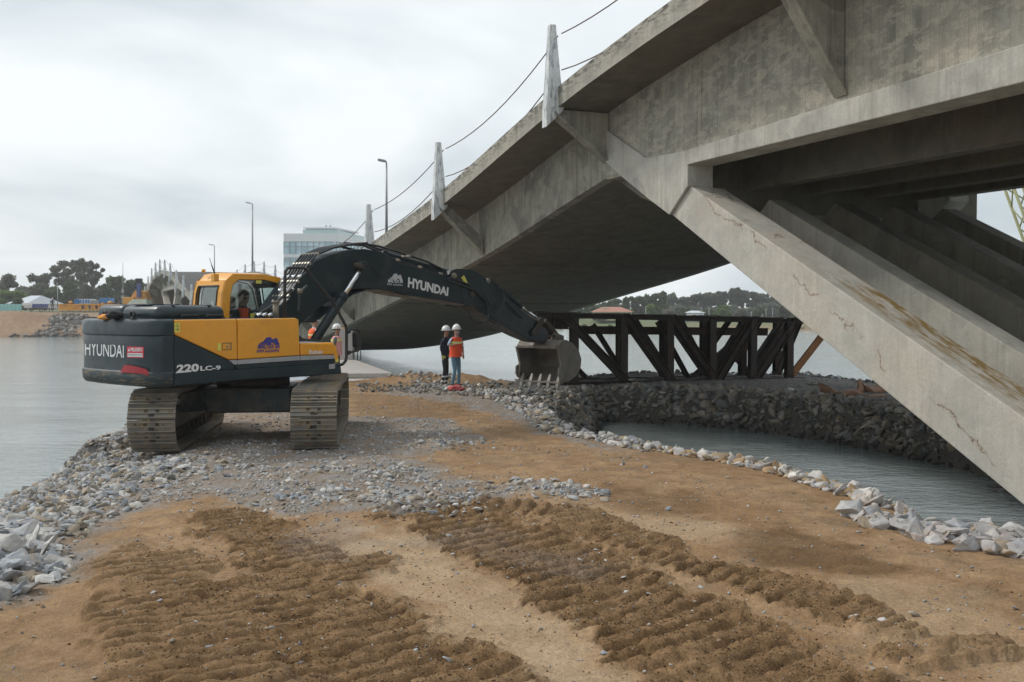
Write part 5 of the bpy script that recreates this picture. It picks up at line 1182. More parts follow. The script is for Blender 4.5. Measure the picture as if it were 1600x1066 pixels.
for i in range(5):
    y = -BW_ + .06 + i * (2 * BW_ - .12) / 4; mb = MB(); x0, z0 = bx - .12, bz - 1.19 * KZ
    mb.loft([[Vector((x0 + a - w_, y - h_, z0 + b)), Vector((x0 + a - w_, y + h_, z0 + b)), Vector((x0 + a + w_, y + h_, z0 + b)), Vector((x0 + a + w_, y - h_, z0 + b))] for a, b, w_, h_ in ((.03, .18, .018, .026), (.0, .04, .05, .045), (-.03, -.05, .045, .042), (-.055, -.11, .03, .035), (-.07, -.16, .012, .028))])
    build(mb, 'tooth', MAT['steel_tooth'], bk, bevel=.006)
for y in (-.26, .22):
    mb = MB(); mb.prism([Vector((bx + a, y, bz + b)) for a, b in ((-.12, .07), (-.07, -.0), (.0, .20), (.12, .26), (.42, .18), (.46, -.06), (.1, .10))], Yv(.045)); build(mb, 'bucket_ear', MAT['steel_bucket'], bk, bevel=.008)
pin(866, 526, -.28, .28, .045, 'pin', 'steel_dark')
# --- hydraulic lines on the boom
rnd = random.Random(5)
lines_px = [(444, 480), (463, 449), (480, 421), (495, 402), (522, 391), (548, 386), (575, 383.5)]
for i in range(6):
    y = YB0 + .02 + i * .085; off = .045
    pts = [Vector((EL(a, b, YB0).x, y, EL(a, b, YB0).z + off)) for a, b in lines_px]
    st_ = Vector((pts[0].x - .35, y, pts[0].z - .12)); pts = [st_] + pts
    mb = MB(); mb.tube(pts, .022, 8); build(mb, 'hydraulic_line', MAT['paint_boom'] if i % 2 else MAT['hose'], ex)
for a, b in ((452, 467), (466, 444), (484, 416), (497, 401), (560, 385)):
    q = EL(a, b, YB0); mb = MB()
    for i in range(6): mb.box((q.x, YB0 + .02 + i * .085, q.z + .045), (.05, .05, .055), 0, Matrix.Rotation(rad(-45 if a < 495 else -5), 3, 'Y'))
    build(mb, 'pipe_clamp', MAT['brass'] if a != 560 else MAT['steel_dark'], ex, bevel=.008)
for a, b in ((449, 474), (458, 458), (470, 437)):
    q = EL(a, b, YB0); 
    for i in range(0, 6, 2):
        mb = MB(); mb.cyl(Vector((q.x - .05, YB0 + .02 + i * .085, q.z + .03)), Vector((q.x + .03, YB0 + .02 + i * .085, q.z + .08)), .032, 8); build(mb, 'fitting', MAT['chrome'], ex)
for i, (y, up, lst) in enumerate(((-.12, .05, [(572, 384), (600, 388), (628, 396), (652, 404), (676, 412), (700, 424)]), (-.20, .04, [(572, 386), (597, 396), (622, 409), (652, 419), (682, 428), (706, 436)]), (-.24, .02, [(596, 398), (622, 412), (652, 421), (690, 432), (722, 445)]), (.1, .08, [(560, 385), (598, 390), (640, 402), (672, 413), (704, 425)]), (.18, .03, [(560, 387), (600, 396), (640, 409), (690, 426)]))):
    mb = MB(); mb.tube([Vector((EL(a, b, YB0).x, y, EL(a, b, YB0).z + up)) for a, b in lst], .024, 8); build(mb, 'hydraulic_line', MAT['hose'], ex)
for a, b in ((625, 409), (660, 420), (692, 430), (642, 403)):
    q = EL(a, b, YB0); mb = MB(); mb.box((q.x, -.16, q.z + .03), (.06, .24, .05), 0, Matrix.Rotation(rad(14), 3, 'Y')); build(mb, 'pipe_clamp', MAT['steel_shoe'], ex, bevel=.006)
def hose(lst, y, name='hose', r=.02):
    P_ = [EL(a, b, y) for a, b in lst]; out = []
    for i in range(len(P_) - 1):
        p0, p1, p2, p3 = P_[max(i - 1, 0)], P_[i], P_[i + 1], P_[min(i + 2, len(P_) - 1)]
        for k in range(4):
            t = k / 4; out.append(.5 * ((2 * p1) + (p2 - p0) * t + (2 * p0 - 5 * p1 + 4 * p2 - p3) * t * t + (3 * p1 - p0 - 3 * p2 + p3) * t ** 3))
    out.append(P_[-1]); mb = MB(); mb.tube(out, r, 8); return build(mb, name, MAT['hose'], ex)
hose([(700, 438), (722, 446), (742, 455), (757, 468), (763, 482), (764, 498), (772, 505), (779, 503)], YA0 - .14); hose([(702, 434), (728, 443), (748, 453), (760, 466), (766, 480), (766, 492)], YA0 - .09)
hose([(732, 481), (735, 494), (742, 503), (752, 506.5), (760, 502), (764, 494)], YA0 - .16); hose([(780, 449), (785, 452), (787, 466), (783, 480), (775, 487), (767, 486)], YA0 - .10)
hose([(792, 472), (800, 480), (812, 492), (818, 497)], YA0 - .06, 'hydraulic_line', .018)
hose([(583, 416), (588, 424), (594, 428), (599, 427)], YB0 - .03, 'hose', .009); hose([(568, 402), (575, 410), (583, 416)], YB0 - .03, 'hose', .009)
hose([(466, 489), (468, 470), (469, 461), (473, 454), (480, 447)], YB0 - .16, 'hose', .032)
mb = MB(); q = EL(469, 459, YB0 - .16); mb.cyl(q, q + Vector((0, 0, .09)), .045, 12); build(mb, 'fitting', MAT['steel_shoe'], ex)
for k, lst in enumerate(([(400, 492), (416, 484), (430, 474), (446, 460), (456, 452)], [(412, 496), (430, 486), (446, 470), (452, 465)], [(425, 498), (440, 488), (450, 474)])): hose(lst, -.34 + k * .06, 'hose', .026)
for a in (404, 412, 421): 
    q = EL(a, 494, -.40); mb = MB(); mb.cyl(q - Vector((.04, 0, 0)), q + Vector((.06, 0, .04)), .035, 10); build(mb, 'fitting', MAT['chrome'], ex)
mb = MB(); q = EL(431, 499, -.7); mb.cyl(Vector((q.x, -.7, ztop)), Vector((q.x, -.7, ztop + .26)), .05, 14); mb.cyl(Vector((q.x, -.7, ztop + .26)), Vector((q.x, -.7, ztop + .30)), .07, 14); build(mb, 'filler_cap', MAT['steel_shoe'], ex)
# --- guard rail round the step, with the mirror
def rail(pts, y, r=.026, name='guard_rail'):
    P_ = [EL(a, b, y) if len(q_) == 2 else None for q_ in pts for a, b in (q_,)]; mb = MB(); mb.tube(P_, r, 10); return build(mb, name, MAT['hose'], ex)
rail([(445, 497), (445, 440), (446, 424), (449, 419.5), (454, 418.5), (473, 418.5), (479, 421), (484, 429), (500, 448), (521, 473), (540, 509), (541.5, 515), (541.5, 556), (540, 564), (536, 569), (531, 570.5)], YR + .05)
rail([(542, 519), (546, 517)], YR + .05, .04, 'rail_clamp'); rail([(541, 551), (546, 551)], YR + .05, .04, 'rail_clamp')
rail([(543, 515), (556, 515), (561, 517), (563, 522), (563, 545), (560, 548), (545, 551)], YR + .05, .018, 'mirror_bracket')
mb = MB(); q = EL(555, 531, YR + .05); mb.box(q, (.05, .13, .26)); build(mb, 'mirror', MAT['rubber'], ex, bevel=.03, bseg=3)
# rags left on the counterweight
plain('orange_cloth', (.75, .33, .08), .8); plain('black_cloth', (.02, .02, .022), .9)
def lump(name, label, cat, c, sz, mat, seed, group=None, n=2, amp=.35):
    bm = bmesh.new(); bmesh.ops.create_icosphere(bm, subdivisions=n + 1, radius=.5)
    from mathutils import noise as mnoise
    for v_ in bm.verts:
        k_ = 1 + amp * mnoise.noise(v_.co * 3 + Vector((seed, 0, 0))) + amp * .5 * mnoise.noise(v_.co * 7 + Vector((seed, 3, 0))); v_.co = Vector((v_.co.x * sz[0] * k_, v_.co.y * sz[1] * k_, (v_.co.z * k_) * sz[2]))
    me = bpy.data.meshes.new(name); bm.to_mesh(me); bm.free(); me.materials.append(MAT[mat])
    for f in me.polygons: f.use_smooth = True
    o = bpy.data.objects.new(name, me); C.objects.link(o); o.location = c; XF[o] = Matrix.Translation(c)
    tag(o, label, cat, group); return o
c_ = EM @ EX(163, 497, XS - .40); lump('work_glove', 'orange work glove lying on top of the counterweight near its left end', 'glove', Vector((c_.x, c_.y, ztop + .03)), (.22, .13, .08), 'orange_cloth', 1)
c_ = EM @ EX(180, 494, XS - .38); lump('crumpled_cloth', 'black crumpled cloth lying on the counterweight between the two lifting eyes', 'cloth', Vector((c_.x, c_.y, ztop + .06)), (.24, .34, .14), 'black_cloth', 2)
# ------------------------------------------------------------------ PEOPLE
plain('skin', (.42, .235, .16), .55, 0, None, 0, 12, .08); plain('skin_tan', (.33, .18, .12), .55, 0, None, 0, 12, .08)
plain('cloth_red_orange', (.78, .085, .025), .8, 0, None, 0, 14, .12, .3, 40); plain('cloth_orange', (.80, .13, .035), .8, 0, None, 0, 14, .12); plain('cloth_pink', (.75, .36, .36), .8)
plain('cloth_blue_light', (.36, .44, .60), .85, 0, None, 0, 14, .12); plain('denim', (.105, .20, .285), .9, 0, (.22, .32, .40), .6, 8, .25, .3, 60)
plain('cloth_navy', (.012, .016, .035), .9, 0, None, 0, 10, .2); plain('cloth_charcoal', (.022, .023, .028), .9, 0, None, 0, 10, .2); plain('cloth_grey', (.12, .125, .115), .9, 0, None, 0, 10, .15)
plain('cloth_white', (.62, .66, .70), .85); plain('cloth_dark_green', (.03, .045, .042), .9)
plain('boots_brown', (.16, .09, .05), .7); plain('boots_black', (.02, .02, .02), .6); plain('glove_yellow', (.50, .55, .16), .8)
plain('helmet_white', (.72, .73, .72), .3, coat=.3); plain('hair_dark', (.018, .013, .010), .7); plain('hair_grey', (.35, .34, .33), .8)
plain('reflective', (.78, .82, .30), .5); plain('reflective_silver', (.70, .73, .74), .45); plain('eye_dark', (.01, .01, .01), .2)
def skin_mesh(verts, edges, radii, levels=1, root=0, bone=None):
    me = bpy.data.meshes.new('sk'); me.from_pydata([tuple(v) for v in verts], edges, []); o = bpy.data.objects.new('sk', me); C.objects.link(o)
    sk = o.modifiers.new('s', 'SKIN'); sk.branch_smoothing = .3
    lay = me.skin_vertices[0].data if len(me.skin_vertices) else None
    if lay is None:
        bm = bmesh.new(); bm.from_mesh(me); bm.verts.layers.skin.verify(); bm.to_mesh(me); bm.free(); lay = me.skin_vertices[0].data
    for i, r in enumerate(radii): lay[i].radius = r if isinstance(r, tuple) else (r, r); lay[i].use_root = (i == root)
    ss_ = o.modifiers.new('d', 'SUBSURF'); ss_.levels = levels; ss_.render_levels = levels
    dg = bpy.context.evaluated_depsgraph_get(); dg.update(); out = bpy.data.meshes.new_from_object(o.evaluated_get(dg)); bpy.data.objects.remove(o); bpy.data.meshes.remove(me)
    return out
def person(label, loc, yaw, ht, cols, pose, hat='helmet', vest=None, group=None, beard=False, cuff=None, logo=None, glasses=False):
    """faces local +X; pose gives elbows and hands (l/r), knees and feet; heights for a 1.75 m figure"""
    root = thing('person', label, 'person', loc, yaw, group); k = ht / 1.75
    V = []; E = []; Rr = []; B = []
    def add(p, r, b, par=None):
        V.append(Vector(p) * k); Rr.append((r[0] * k, r[1] * k) if isinstance(r, tuple) else r * k); B.append(b); i = len(V) - 1
        if par is not None: E.append((par, i))
        return i
    P_ = dict(hip=(0, 0, .95), lean=(0, 0)); P_.update(pose); hx, hy, hz_ = P_['hip']; lx, ly = P_['lean']
    pel = add((hx, hy, hz_), (.135, .155), 'legs'); sp_ = add((hx + lx * .3, hy + ly * .3, hz_ + .17), (.125, .145), 'top', pel); ch = add((hx + lx * .8, hy + ly * .8, hz_ + .38), (.13, .175), 'top', sp_)
    nk0 = add((hx + lx, hy + ly, hz_ + .50), (.075, .085), 'top', ch); nk = add((hx + lx + .01, hy + ly, hz_ + .575), .052, 'skin', nk0)
    hd0 = add((hx + lx + .03, hy + ly, hz_ + .635), (.075, .062), 'skin', nk); hd = add((hx + lx + .02, hy + ly, hz_ + .72), (.098, .078), 'skin', hd0); hd2 = add((hx + lx + .01, hy + ly, hz_ + .78), (.07, .06), 'skin', hd)
    nose = add((hx + lx + .125, hy + ly, hz_ + .685), (.012, .010), 'skin', hd0)
    for s, nm in ((1, 'l'), (-1, 'r')):
        sh = add((hx + lx, hy + ly + s * .19, hz_ + .455), .066, 'sleeve', ch); el = P_['elbow_' + nm]; ha = P_['hand_' + nm]
        mid = add((Vector((hx + lx, hy + ly + s * .205, hz_ + .44)) + Vector(el)) / 2, .054, 'sleeve', sh); e_ = add(el, .043, 'sleeve', mid); d = (Vector(ha) - Vector(el)); d.normalize()
        w_ = add(Vector(ha) - d * .05, .028, 'fore', e_); pm = add(Vector(ha), (.036, .026), 'hand', w_)
        f = Vector(P_.get('finger_' + nm, d)).normalized(); sd = f.cross(Vector((0, 0, 1)) if abs(f.z) < .9 else Vector((1, 0, 0))).normalized(); cu_ = sd.cross(f)
        for j, (o_, L_) in enumerate(((-.027, .060), (-.009, .072), (.009, .068), (.027, .052))):
            a_ = add(Vector(ha) + f * .035 + sd * o_, .0095, 'hand', pm); b_ = add(Vector(ha) + f * (.035 + L_ * .55) + sd * o_ * 1.1 + cu_ * -.008, .009, 'hand', a_); add(Vector(ha) + f * (.03 + L_ * .95) + sd * o_ + cu_ * -.026, .0075, 'hand', b_)
        t_ = add(Vector(ha) + sd * .035 * s + f * .005, .0105, 'hand', pm); add(Vector(ha) + sd * .048 * s + f * .04, .009, 'hand', t_)
        kn = P_['knee_' + nm]; ft = P_['foot_' + nm]
        hp = add((hx, hy + s * .095, hz_ - .07), (.092, .088), 'legs', pel); th = add((Vector((hx, hy + s * .095, hz_ - .07)) + Vector(kn)) / 2, .076, 'legs', hp); k_ = add(kn, .057, 'legs', th)
        cf = add((Vector(kn) * .6 + Vector(ft) * .4), .055, 'legs', k_); an = add(Vector(ft) + Vector((0, 0, .02)), .046, 'legs', cf)
        hl = add(Vector(ft) + Vector((0, 0, -.045)), .040, 'boot', an); td = Vector(P_.get('toe', (1, s * .25, 0))).normalized(); add(Vector(ft) + td * .17 + Vector((0, 0, -.062)), (.038, .022), 'boot', hl)
    me = skin_mesh(V, E, Rr); slots = []; bi = {}
    for b in ('legs', 'top', 'skin', 'sleeve', 'fore', 'hand', 'boot'):
        bi[b] = len(slots); slots.append(MAT[cols[b]])
    for m_ in slots: me.materials.append(m_)
    VV = np.array([tuple(v) for v in V])
    SEG = [(VV[a], VV[b], B[b] if B[b] != 'top' or B[a] != 'legs' else 'top') for a, b in E]
    cen = np.array([tuple(p_.center) for p_ in me.polygons]); D = []
    for a, b, l_ in SEG:
        ab_ = b - a; t = np.clip(((cen - a) @ ab_) / (ab_ @ ab_ + 1e-9), 0, 1); D.append(np.linalg.norm(cen - (a + t[:, None] * ab_), axis=1))
    near_ = np.argmin(np.array(D), 0)
    for p_, q_ in zip(me.polygons, near_):
        l_ = SEG[q_][2]
        if l_ == 'skin' and p_.center.z < (hz_ + .535) * k: l_ = 'top'
        p_.material_index = bi[l_]; p_.use_smooth = True
    o = bpy.data.objects.new('body', me); C.objects.link(o); o.parent = root; XF[o] = XF[root]; me.name = 'body'
    c = Vector((hx + lx + .015, hy + ly, hz_ + .74)) * k
    # face
    for s in (1, -1):
        mb = MB(); q = c + Vector((.082, s * .032, -.022)) * k; mb.lathe(q, [(0.0001, .010 * k), (.011 * k, .004 * k), (.011 * k, -.004 * k)], 8, 0, (1, 0, 0)); build(mb, 'eye', MAT['eye_dark'], root)
        mb = MB(); q = c + Vector((-.005, s * .083, -.03)) * k; mb.lathe(q, [(.001, .012 * k), (.022 * k, .006 * k), (.028 * k, 0), (.018 * k, -.012 * k)], 8, 0, (0, s, 0)); build(mb, 'ear', MAT[cols['skin']], root)
    mb = MB(); mb.tube([c + Vector((.088, -.022, -.085)) * k, c + Vector((.096, 0, -.086)) * k, c + Vector((.088, .022, -.085)) * k], .005 * k, 6); build(mb, 'mouth', MAT['boots_brown'], root)
    if glasses:
        mb = MB(); mb.tube([c + Vector((.0, -.085, -.02)) * k, c + Vector((.092, -.055, -.022)) * k, c + Vector((.105, 0, -.022)) * k, c + Vector((.092, .055, -.022)) * k, c + Vector((.0, .085, -.02)) * k], .014 * k, 6); build(mb, 'glasses', MAT['eye_dark'], root)
    def dome(rx, ry, rz, z0, cut, off=0.0, name='helmet', mat='helmet_white', n=16):
        mb = MB(); R = []
        for i in range(7):
            t = i / 6 * math.pi / 2; R.append([c + Vector((off + rx * math.cos(t) * math.cos(a), ry * math.cos(t) * math.sin(a), z0 + rz * math.sin(t))) * k for a in np.linspace(0, 2 * math.pi, n, endpoint=False)])
        mb.loft(R, 0, True, True); return build(mb, name, MAT[mat], root)
    if hat == 'helmet':
        h_ = dome(.135, .115, .125, .012, 0)
        mb = MB(); R = []
        for r_, z_ in ((1.0, .012), (1.16, .002), (1.17, -.004), (1.0, .002)):
            R.append([c + Vector(((.135 * r_ + (.05 * max(0, math.cos(a)) if r_ > 1.05 else 0)) * math.cos(a), .115 * r_ * math.sin(a), z_)) * k for a in np.linspace(0, 2 * math.pi, 20, endpoint=False)])
        mb.loft(R, 0, True, False); build(mb, 'brim', MAT['helmet_white'], h_)
        mb = MB(); mb.tube([c + Vector((.13 * math.cos(t), 0, .016 + .128 * math.sin(t))) * k for t in np.linspace(.15, math.pi - .15, 10)], .010 * k, 6); build(mb, 'ridge', MAT['helmet_white'], h_)
        if logo:
            mb = MB(); q = c + Vector((.05, -.113, .055)) * k; mb.lathe(q, [(.001, .004), (.018 * k, .002), (.019 * k, -.004)], 10, 0, (.2, -1, .35)); build(mb, 'badge', MAT[logo], h_)
        mb = MB(); R = []
        for z_, s_ in ((.015, 1.0), (-.05, .96)): R.append([c + Vector((-.02 + .10 * s_ * math.cos(a), .085 * s_ * math.sin(a), z_)) * k for a in np.linspace(math.pi * .45, math.pi * 1.55, 10)])
        mb.loft(R, 0, True, False, False); build(mb, 'hair', MAT['hair_grey' if beard else 'hair_dark'], root)
    else:
        dome(.115, .098, .115, -.005, 0, -.012, 'hair', 'hair_dark')
        mb = MB(); R = []
        for z_, s_ in ((.02, 1.0), (-.07, .9)): R.append([c + Vector((-.015 + .108 * s_ * math.cos(a), .093 * s_ * math.sin(a), z_)) * k for a in np.linspace(math.pi * .42, math.pi * 1.58, 12)])
        mb.loft(R, 0, True, False, False); build(mb, 'hair', MAT['hair_dark'], root)
    if beard:
        mb = MB(); mb.loft([[c + Vector((.02 + r_ * .085 * math.cos(a), r_ * .078 * math.sin(a), z_)) * k for a in np.linspace(-1.25, 1.25, 9)] for z_, r_ in ((-.07, 1.05), (-.10, 1.08), (-.13, .85))], 0, True, False, False); build(mb, 'beard', MAT['hair_grey'], root)
    if vest:
        mb = MB(); R = []
        cx_ = hx; 
        for z_, rx, ry, ly_ in ((-.06, .165, .195, .0), (.08, .152, .18, .2), (.22, .150, .190, .5), (.36, .152, .205, .8), (.44, .135, .215, .95), (.485, .105, .175, 1.0), (.515, .085, .095, 1.0)):
            R.append([Vector((hx + lx * ly_ + rx * math.copysign(abs(math.cos(a)) ** .8, math.cos(a)), hy + ly * ly_ + ry * math.copysign(abs(math.sin(a)) ** .8, math.sin(a)), hz_ + z_ + (.004 * math.sin(a * 5)))) * k for a in np.linspace(0, 2 * math.pi, 24, endpoint=False)])
        mb.loft(R, 0, True, False); vo_ = build(mb, 'vest', MAT[vest[0]], root)
        for i0, i1 in vest[2]:
            z0, z1 = i0, i1; mb = MB(); R2 = []
            for z_ in (z0, z1):
                t = (z_ - .22) / .14 if z_ > .22 else (z_ - .08) / .14; ra, rb = ((.152, .190), (.154, .207)) if z_ > .22 else ((.154, .182), (.152, .192)); rx = ra[0] + (rb[0] - ra[0]) * min(t, 1); ry = ra[1] + (rb[1] - ra[1]) * min(t, 1)
                R2.append([Vector((hx + lx * (.3 + z_) + (rx + .006) * math.copysign(abs(math.cos(a)) ** .8, math.cos(a)), hy + ly * (.3 + z_) + (ry + .006) * math.copysign(abs(math.sin(a)) ** .8, math.sin(a)), hz_ + z_)) * k for a in np.linspace(0, 2 * math.pi, 24, endpoint=False)])
            mb.loft(R2, 0, True, False); build(mb, 'reflective_band', MAT[vest[1]], vo_)
    if cuff:
        for nm in 'lr':
            kn = Vector(P_['knee_' + nm]); ft = Vector(P_['foot_' + nm])
            for t in (.42, .76):
                q = kn.lerp(ft, t) * k; q2 = kn.lerp(ft, t + .10) * k; mb = MB(); mb.tube([q, q2], [.066 * k, .062 * k], 12, caps=False); build(mb, 'trouser_band', MAT[cuff], root)
    return root
def stand(px, py, gx=None):
    p = on_z(px, py, 0); return p
C1 = dict(legs='denim', top='cloth_blue_light', skin='skin', sleeve='cloth_blue_light', fore='skin', hand='skin', boot='boots_brown')
p = on_z(712, 606.5, 0); z0 = gz(p.x, p.y)
person('bearded man in red orange vest, jeans and white hard hat, hand raised to chest', (p.x, p.y, z0 - .0), rad(-38), 1.72, C1,
       dict(lean=(.02, .0), elbow_l=(.02, .27, 1.18), hand_l=(.08, .25, .92), elbow_r=(-.02, -.30, 1.22), hand_r=(.20, -.17, 1.27), knee_l=(.04, .10, .50), foot_l=(.02, .11, .085), knee_r=(.05, -.09, .5), foot_r=(-.03, -.12, .085)), 'helmet', ('cloth_red_orange', 'reflective', [(.33, .385)]), beard=True)
C2 = dict(legs='cloth_charcoal', top='cloth_navy', skin='skin_tan', sleeve='cloth_navy', fore='cloth_navy', hand='glove_yellow', boot='boots_brown')
p = on_z(695.5, 603, 0); z0 = gz(p.x, p.y)
person('man in dark navy work clothes with reflective trouser bands, yellow gloves and white hard hat', (p.x, p.y, z0), rad(-15), 1.70, C2,
       dict(lean=(.02, 0), elbow_l=(.0, .27, 1.18), hand_l=(.05, .26, .93), elbow_r=(-.04, -.27, 1.18), hand_r=(.02, -.26, .90), knee_l=(.03, .10, .50), foot_l=(.0, .11, .085), knee_r=(.02, -.09, .5), foot_r=(-.04, -.11, .085)), 'helmet', None, cuff='reflective_silver')
C3 = dict(legs='cloth_charcoal', top='cloth_white', skin='skin', sleeve='cloth_white', fore='cloth_white', hand='skin', boot='boots_black')
p = on_z(491, 592, .1); p.z = gz(p.x, p.y)
hd_ = on_y(491, 497.5, p.y)
person('man in orange vest and white hard hat, half hidden behind the slanting boom ram', (p.x, p.y, hd_.z - 1.80), rad(35), 1.78, C3,
       dict(elbow_l=(.0, .26, 1.2), hand_l=(.08, .25, .96), elbow_r=(.0, -.27, 1.2), hand_r=(.08, -.26, .96), knee_l=(.03, .10, .50), foot_l=(.0, .11, .085), knee_r=(.02, -.09, .5), foot_r=(-.02, -.11, .085)), 'helmet', ('cloth_orange', 'reflective', [(.30, .34), (.12, .16)]), logo='cloth_red_orange')
C4 = dict(legs='cloth_charcoal', top='cloth_grey', skin='skin_tan', sleeve='cloth_grey', fore='cloth_grey', hand='skin_tan', boot='boots_black')
p = on_z(526, 601, 0); p.z = gz(p.x, p.y); hd_ = on_y(526, 509, p.y)
person('man in grey jacket, pale pink vest, sunglasses and hard hat by the excavator nose', (p.x, p.y, hd_.z - 1.76), rad(0), 1.74, C4,
       dict(elbow_l=(.0, .26, 1.2), hand_l=(.10, .25, .98), elbow_r=(-.02, -.27, 1.18), hand_r=(.08, -.26, .93), knee_l=(.03, .10, .50), foot_l=(.0, .11, .085), knee_r=(.02, -.09, .5), foot_r=(-.02, -.11, .085)), 'helmet', ('cloth_pink', 'reflective', [(.36, .42)]), logo='cloth_red_orange', glasses=True)
C5 = dict(legs='cloth_charcoal', top='cloth_dark_green', skin='skin_tan', sleeve='cloth_dark_green', fore='cloth_dark_green', hand='skin_tan', boot='boots_black')
q = EM @ Vector((sx + .10, .80, 0)); 
person('excavator driver with dark hair and red vest sitting in the cab', (q.x, q.y, 0.76), EZ, 1.72, C5,
       dict(hip=(0, 0, .98), lean=(.04, 0), elbow_l=(.12, .25, 1.16), hand_l=(.34, .22, 1.20), elbow_r=(.12, -.25, 1.16), hand_r=(.34, -.24, 1.20), knee_l=(.44, .13, .98), foot_l=(.52, .13, .58), knee_r=(.44, -.13, .98), foot_r=(.52, -.13, .58)), 'hair', ('cloth_red_orange', 'reflective', [(.2, .26)]))
# ------------------------------------------------------------------ STEEL TRUSS FRAME on the berm
plain('truss_steel', (.026, .020, .017), .6, .25, (.10, .055, .034), .6, 1.8, .3, .25, 20)
plain('truss_brown', (.05, .028, .020), .65, .2, (.12, .06, .035), .5, 2.0, .25)
plain('rust_orange', (.27, .12, .045), .75, .1, (.10, .05, .03), .5, 2.5, .25)
A0 = on_z(881, 604, -.10); A1 = on_z(1252, 592.5, -.06)
tr = thing('steel_truss', 'long black steel truss frame standing on the rocky berm under the bridge', 'truss', (A0.x, A0.y, 0))
TDir = (A1 - A0); TDir.z = 0; TDir.normalize(); TN = Vector((-TDir.y, TDir.x, 0))
def TW(px, py, back=0.0): return hit(px, py, A0 + TN * back, TN)
GAP = 1.75
def member(a, b, name, back=0.0, w=.24, h=.20, mat='truss_steel', kind='I', y=0.0):
    P_ = TW(*a, back); Q_ = TW(*b, back); mb = MB()
    if kind == 'I': mb.ibeam(P_, Q_, w, h, TDir if abs((Q_ - P_).normalized().z) > .35 else Vector((0, 0, 1)), .018)
    else: mb.beam(P_, Q_, w, h)
    return build(mb, name, MAT[mat], tr, True)
# chords
def chord(a, b, back, name, h=.2, w=.26, mat='truss_steel'):
    P_ = TW(*a, back); Q_ = TW(*b, back); mb = MB(); mb.ibeam(P_, Q_, w, h, TN, .02); return build(mb, name, MAT[mat], tr, True)
chord((842, 492), (1296, 503), 0, 'top_chord', .16); chord((846, 603), (1254, 594), 0, 'bottom_chord', .20)
Ft = TW(842, 492, 0); 
BV = TN * GAP + TDir * .72
def back_of(px, py): p_ = TW(px, py, 0) + BV; return p_
for (a, b, nm, h) in (((842, 492), (1296, 503), 'top_chord', .16), ((846, 603), (1254, 594), 'bottom_chord', .2)):
    mb = MB(); mb.ibeam(back_of(*a), back_of(*b), .26, h, TN, .02); build(mb, nm, MAT['truss_steel'], tr, True)
VX = (897, 974, 1046, 1112.5, 1176, 1233)
for i, x in enumerate(VX):
    for bk_ in (0, 1):
        a = TW(x, 493 + (x - 842) * .022, 0) + BV * bk_ ; b = TW(x, 602 - (x - 846) * .021, 0) + BV * bk_
        b.x, b.y = a.x, a.y
        mb = MB(); mb.ibeam(a, b, .23, .22, TDir, .018); build(mb, 'upright', MAT['truss_steel'], tr, True)
        mb = MB(); mb.box(b + Vector((0, 0, .16)), (.30, .3, .02)); build(mb, 'gusset', MAT['truss_steel'], tr, True)
D_ = [((884, 497), (985, 603), .30), ((977, 494), (1053, 601), .22), ((1050, 495), (1120, 598), .20), ((1181, 497), (1119, 598), .18), ((1243, 499), (1177, 597), .20), ((1290, 517), (1228, 597), .20)]
for j, (a, b, w_) in enumerate(D_):
    for bk_ in (0, 1):
        P_ = TW(*a, 0) + BV * bk_ + TN * (-.02); Q_ = TW(*b, 0) + BV * bk_ + TN * (-.02)
        if bk_ and j == 5: P_ = TW(1296, 503, 0) + TN * GAP
        mb = MB(); mb.ibeam(P_ - TN * .03, Q_ - TN * .03, w_ if w_ < .3 else .26, .22, TN, .018) if j < 5 or bk_ else mb.beam(P_, Q_, .10, .22)
        build(mb, 'diagonal', MAT['rust_orange' if (j == 5 and not bk_) else 'truss_steel'], tr, True)
for j, (a, b, w_) in enumerate(D_[:5]):
    P_ = TW(*a, 0) + TN * .9 + TDir * .38; Q_ = TW(*b, 0) + TN * .9 + TDir * .38; mb = MB(); mb.beam(P_, Q_, .16, .12); build(mb, 'brace', MAT['truss_steel'], tr, True)
for a, b in (((1170, 502), (1122, 571)), ((1219, 503), (1182, 570)), ((1256, 503), (1196, 590)), ((1280, 508), (1216, 590)), ((951, 508), (1004, 594)), ((862, 512), (940, 594)), ((1055, 503), (1104, 594))):
    P_ = TW(*a, 0) + TN * 1.2; Q_ = TW(*b, 0) + TN * 1.2; mb = MB(); mb.ibeam(P_, Q_, .15, .14, TN, .018); build(mb, 'diagonal', MAT['truss_steel'], tr, True)
for a, b in (((1012, 497), (1075, 598)), ((1178, 530), (1098, 598)), ((1085, 497), (1118, 560))):
    P_ = TW(*a, 0) + TN * GAP * .55; Q_ = TW(*b, 0) + TN * GAP * .55; mb = MB(); mb.beam(P_, Q_, .14, .14); build(mb, 'brace', MAT['truss_steel'], tr, True)
mb = MB(); mb.ibeam(TW(935, 517, 0) + TN * (GAP - .25), TW(1240, 520, 0) + TN * (GAP - .25), .12, .26, TN, .02); build(mb, 'middle_rail', MAT['truss_brown'], tr, True)
for x in (842, 897, 974, 1046, 1112.5, 1176, 1233, 1290):
    a = TW(x, 492 + (x - 842) * .024, 0) + Vector((0, 0, .0)); b = a + TN * GAP; mb = MB(); mb.beam(a - TN * .1 + Vector((0, 0, .10)), b + TN * .1 + Vector((0, 0, .10)), .40, .025); mb.beam(a, b, .12, .14); build(mb, 'cross_beam', MAT['truss_steel'], tr, True)
    c_ = TW(x, 603 - (x - 846) * .021, 0) + Vector((0, 0, .02)); mb = MB(); mb.beam(c_, c_ + TN * GAP, .16, .16); build(mb, 'cross_beam', MAT['truss_steel'], tr, True)
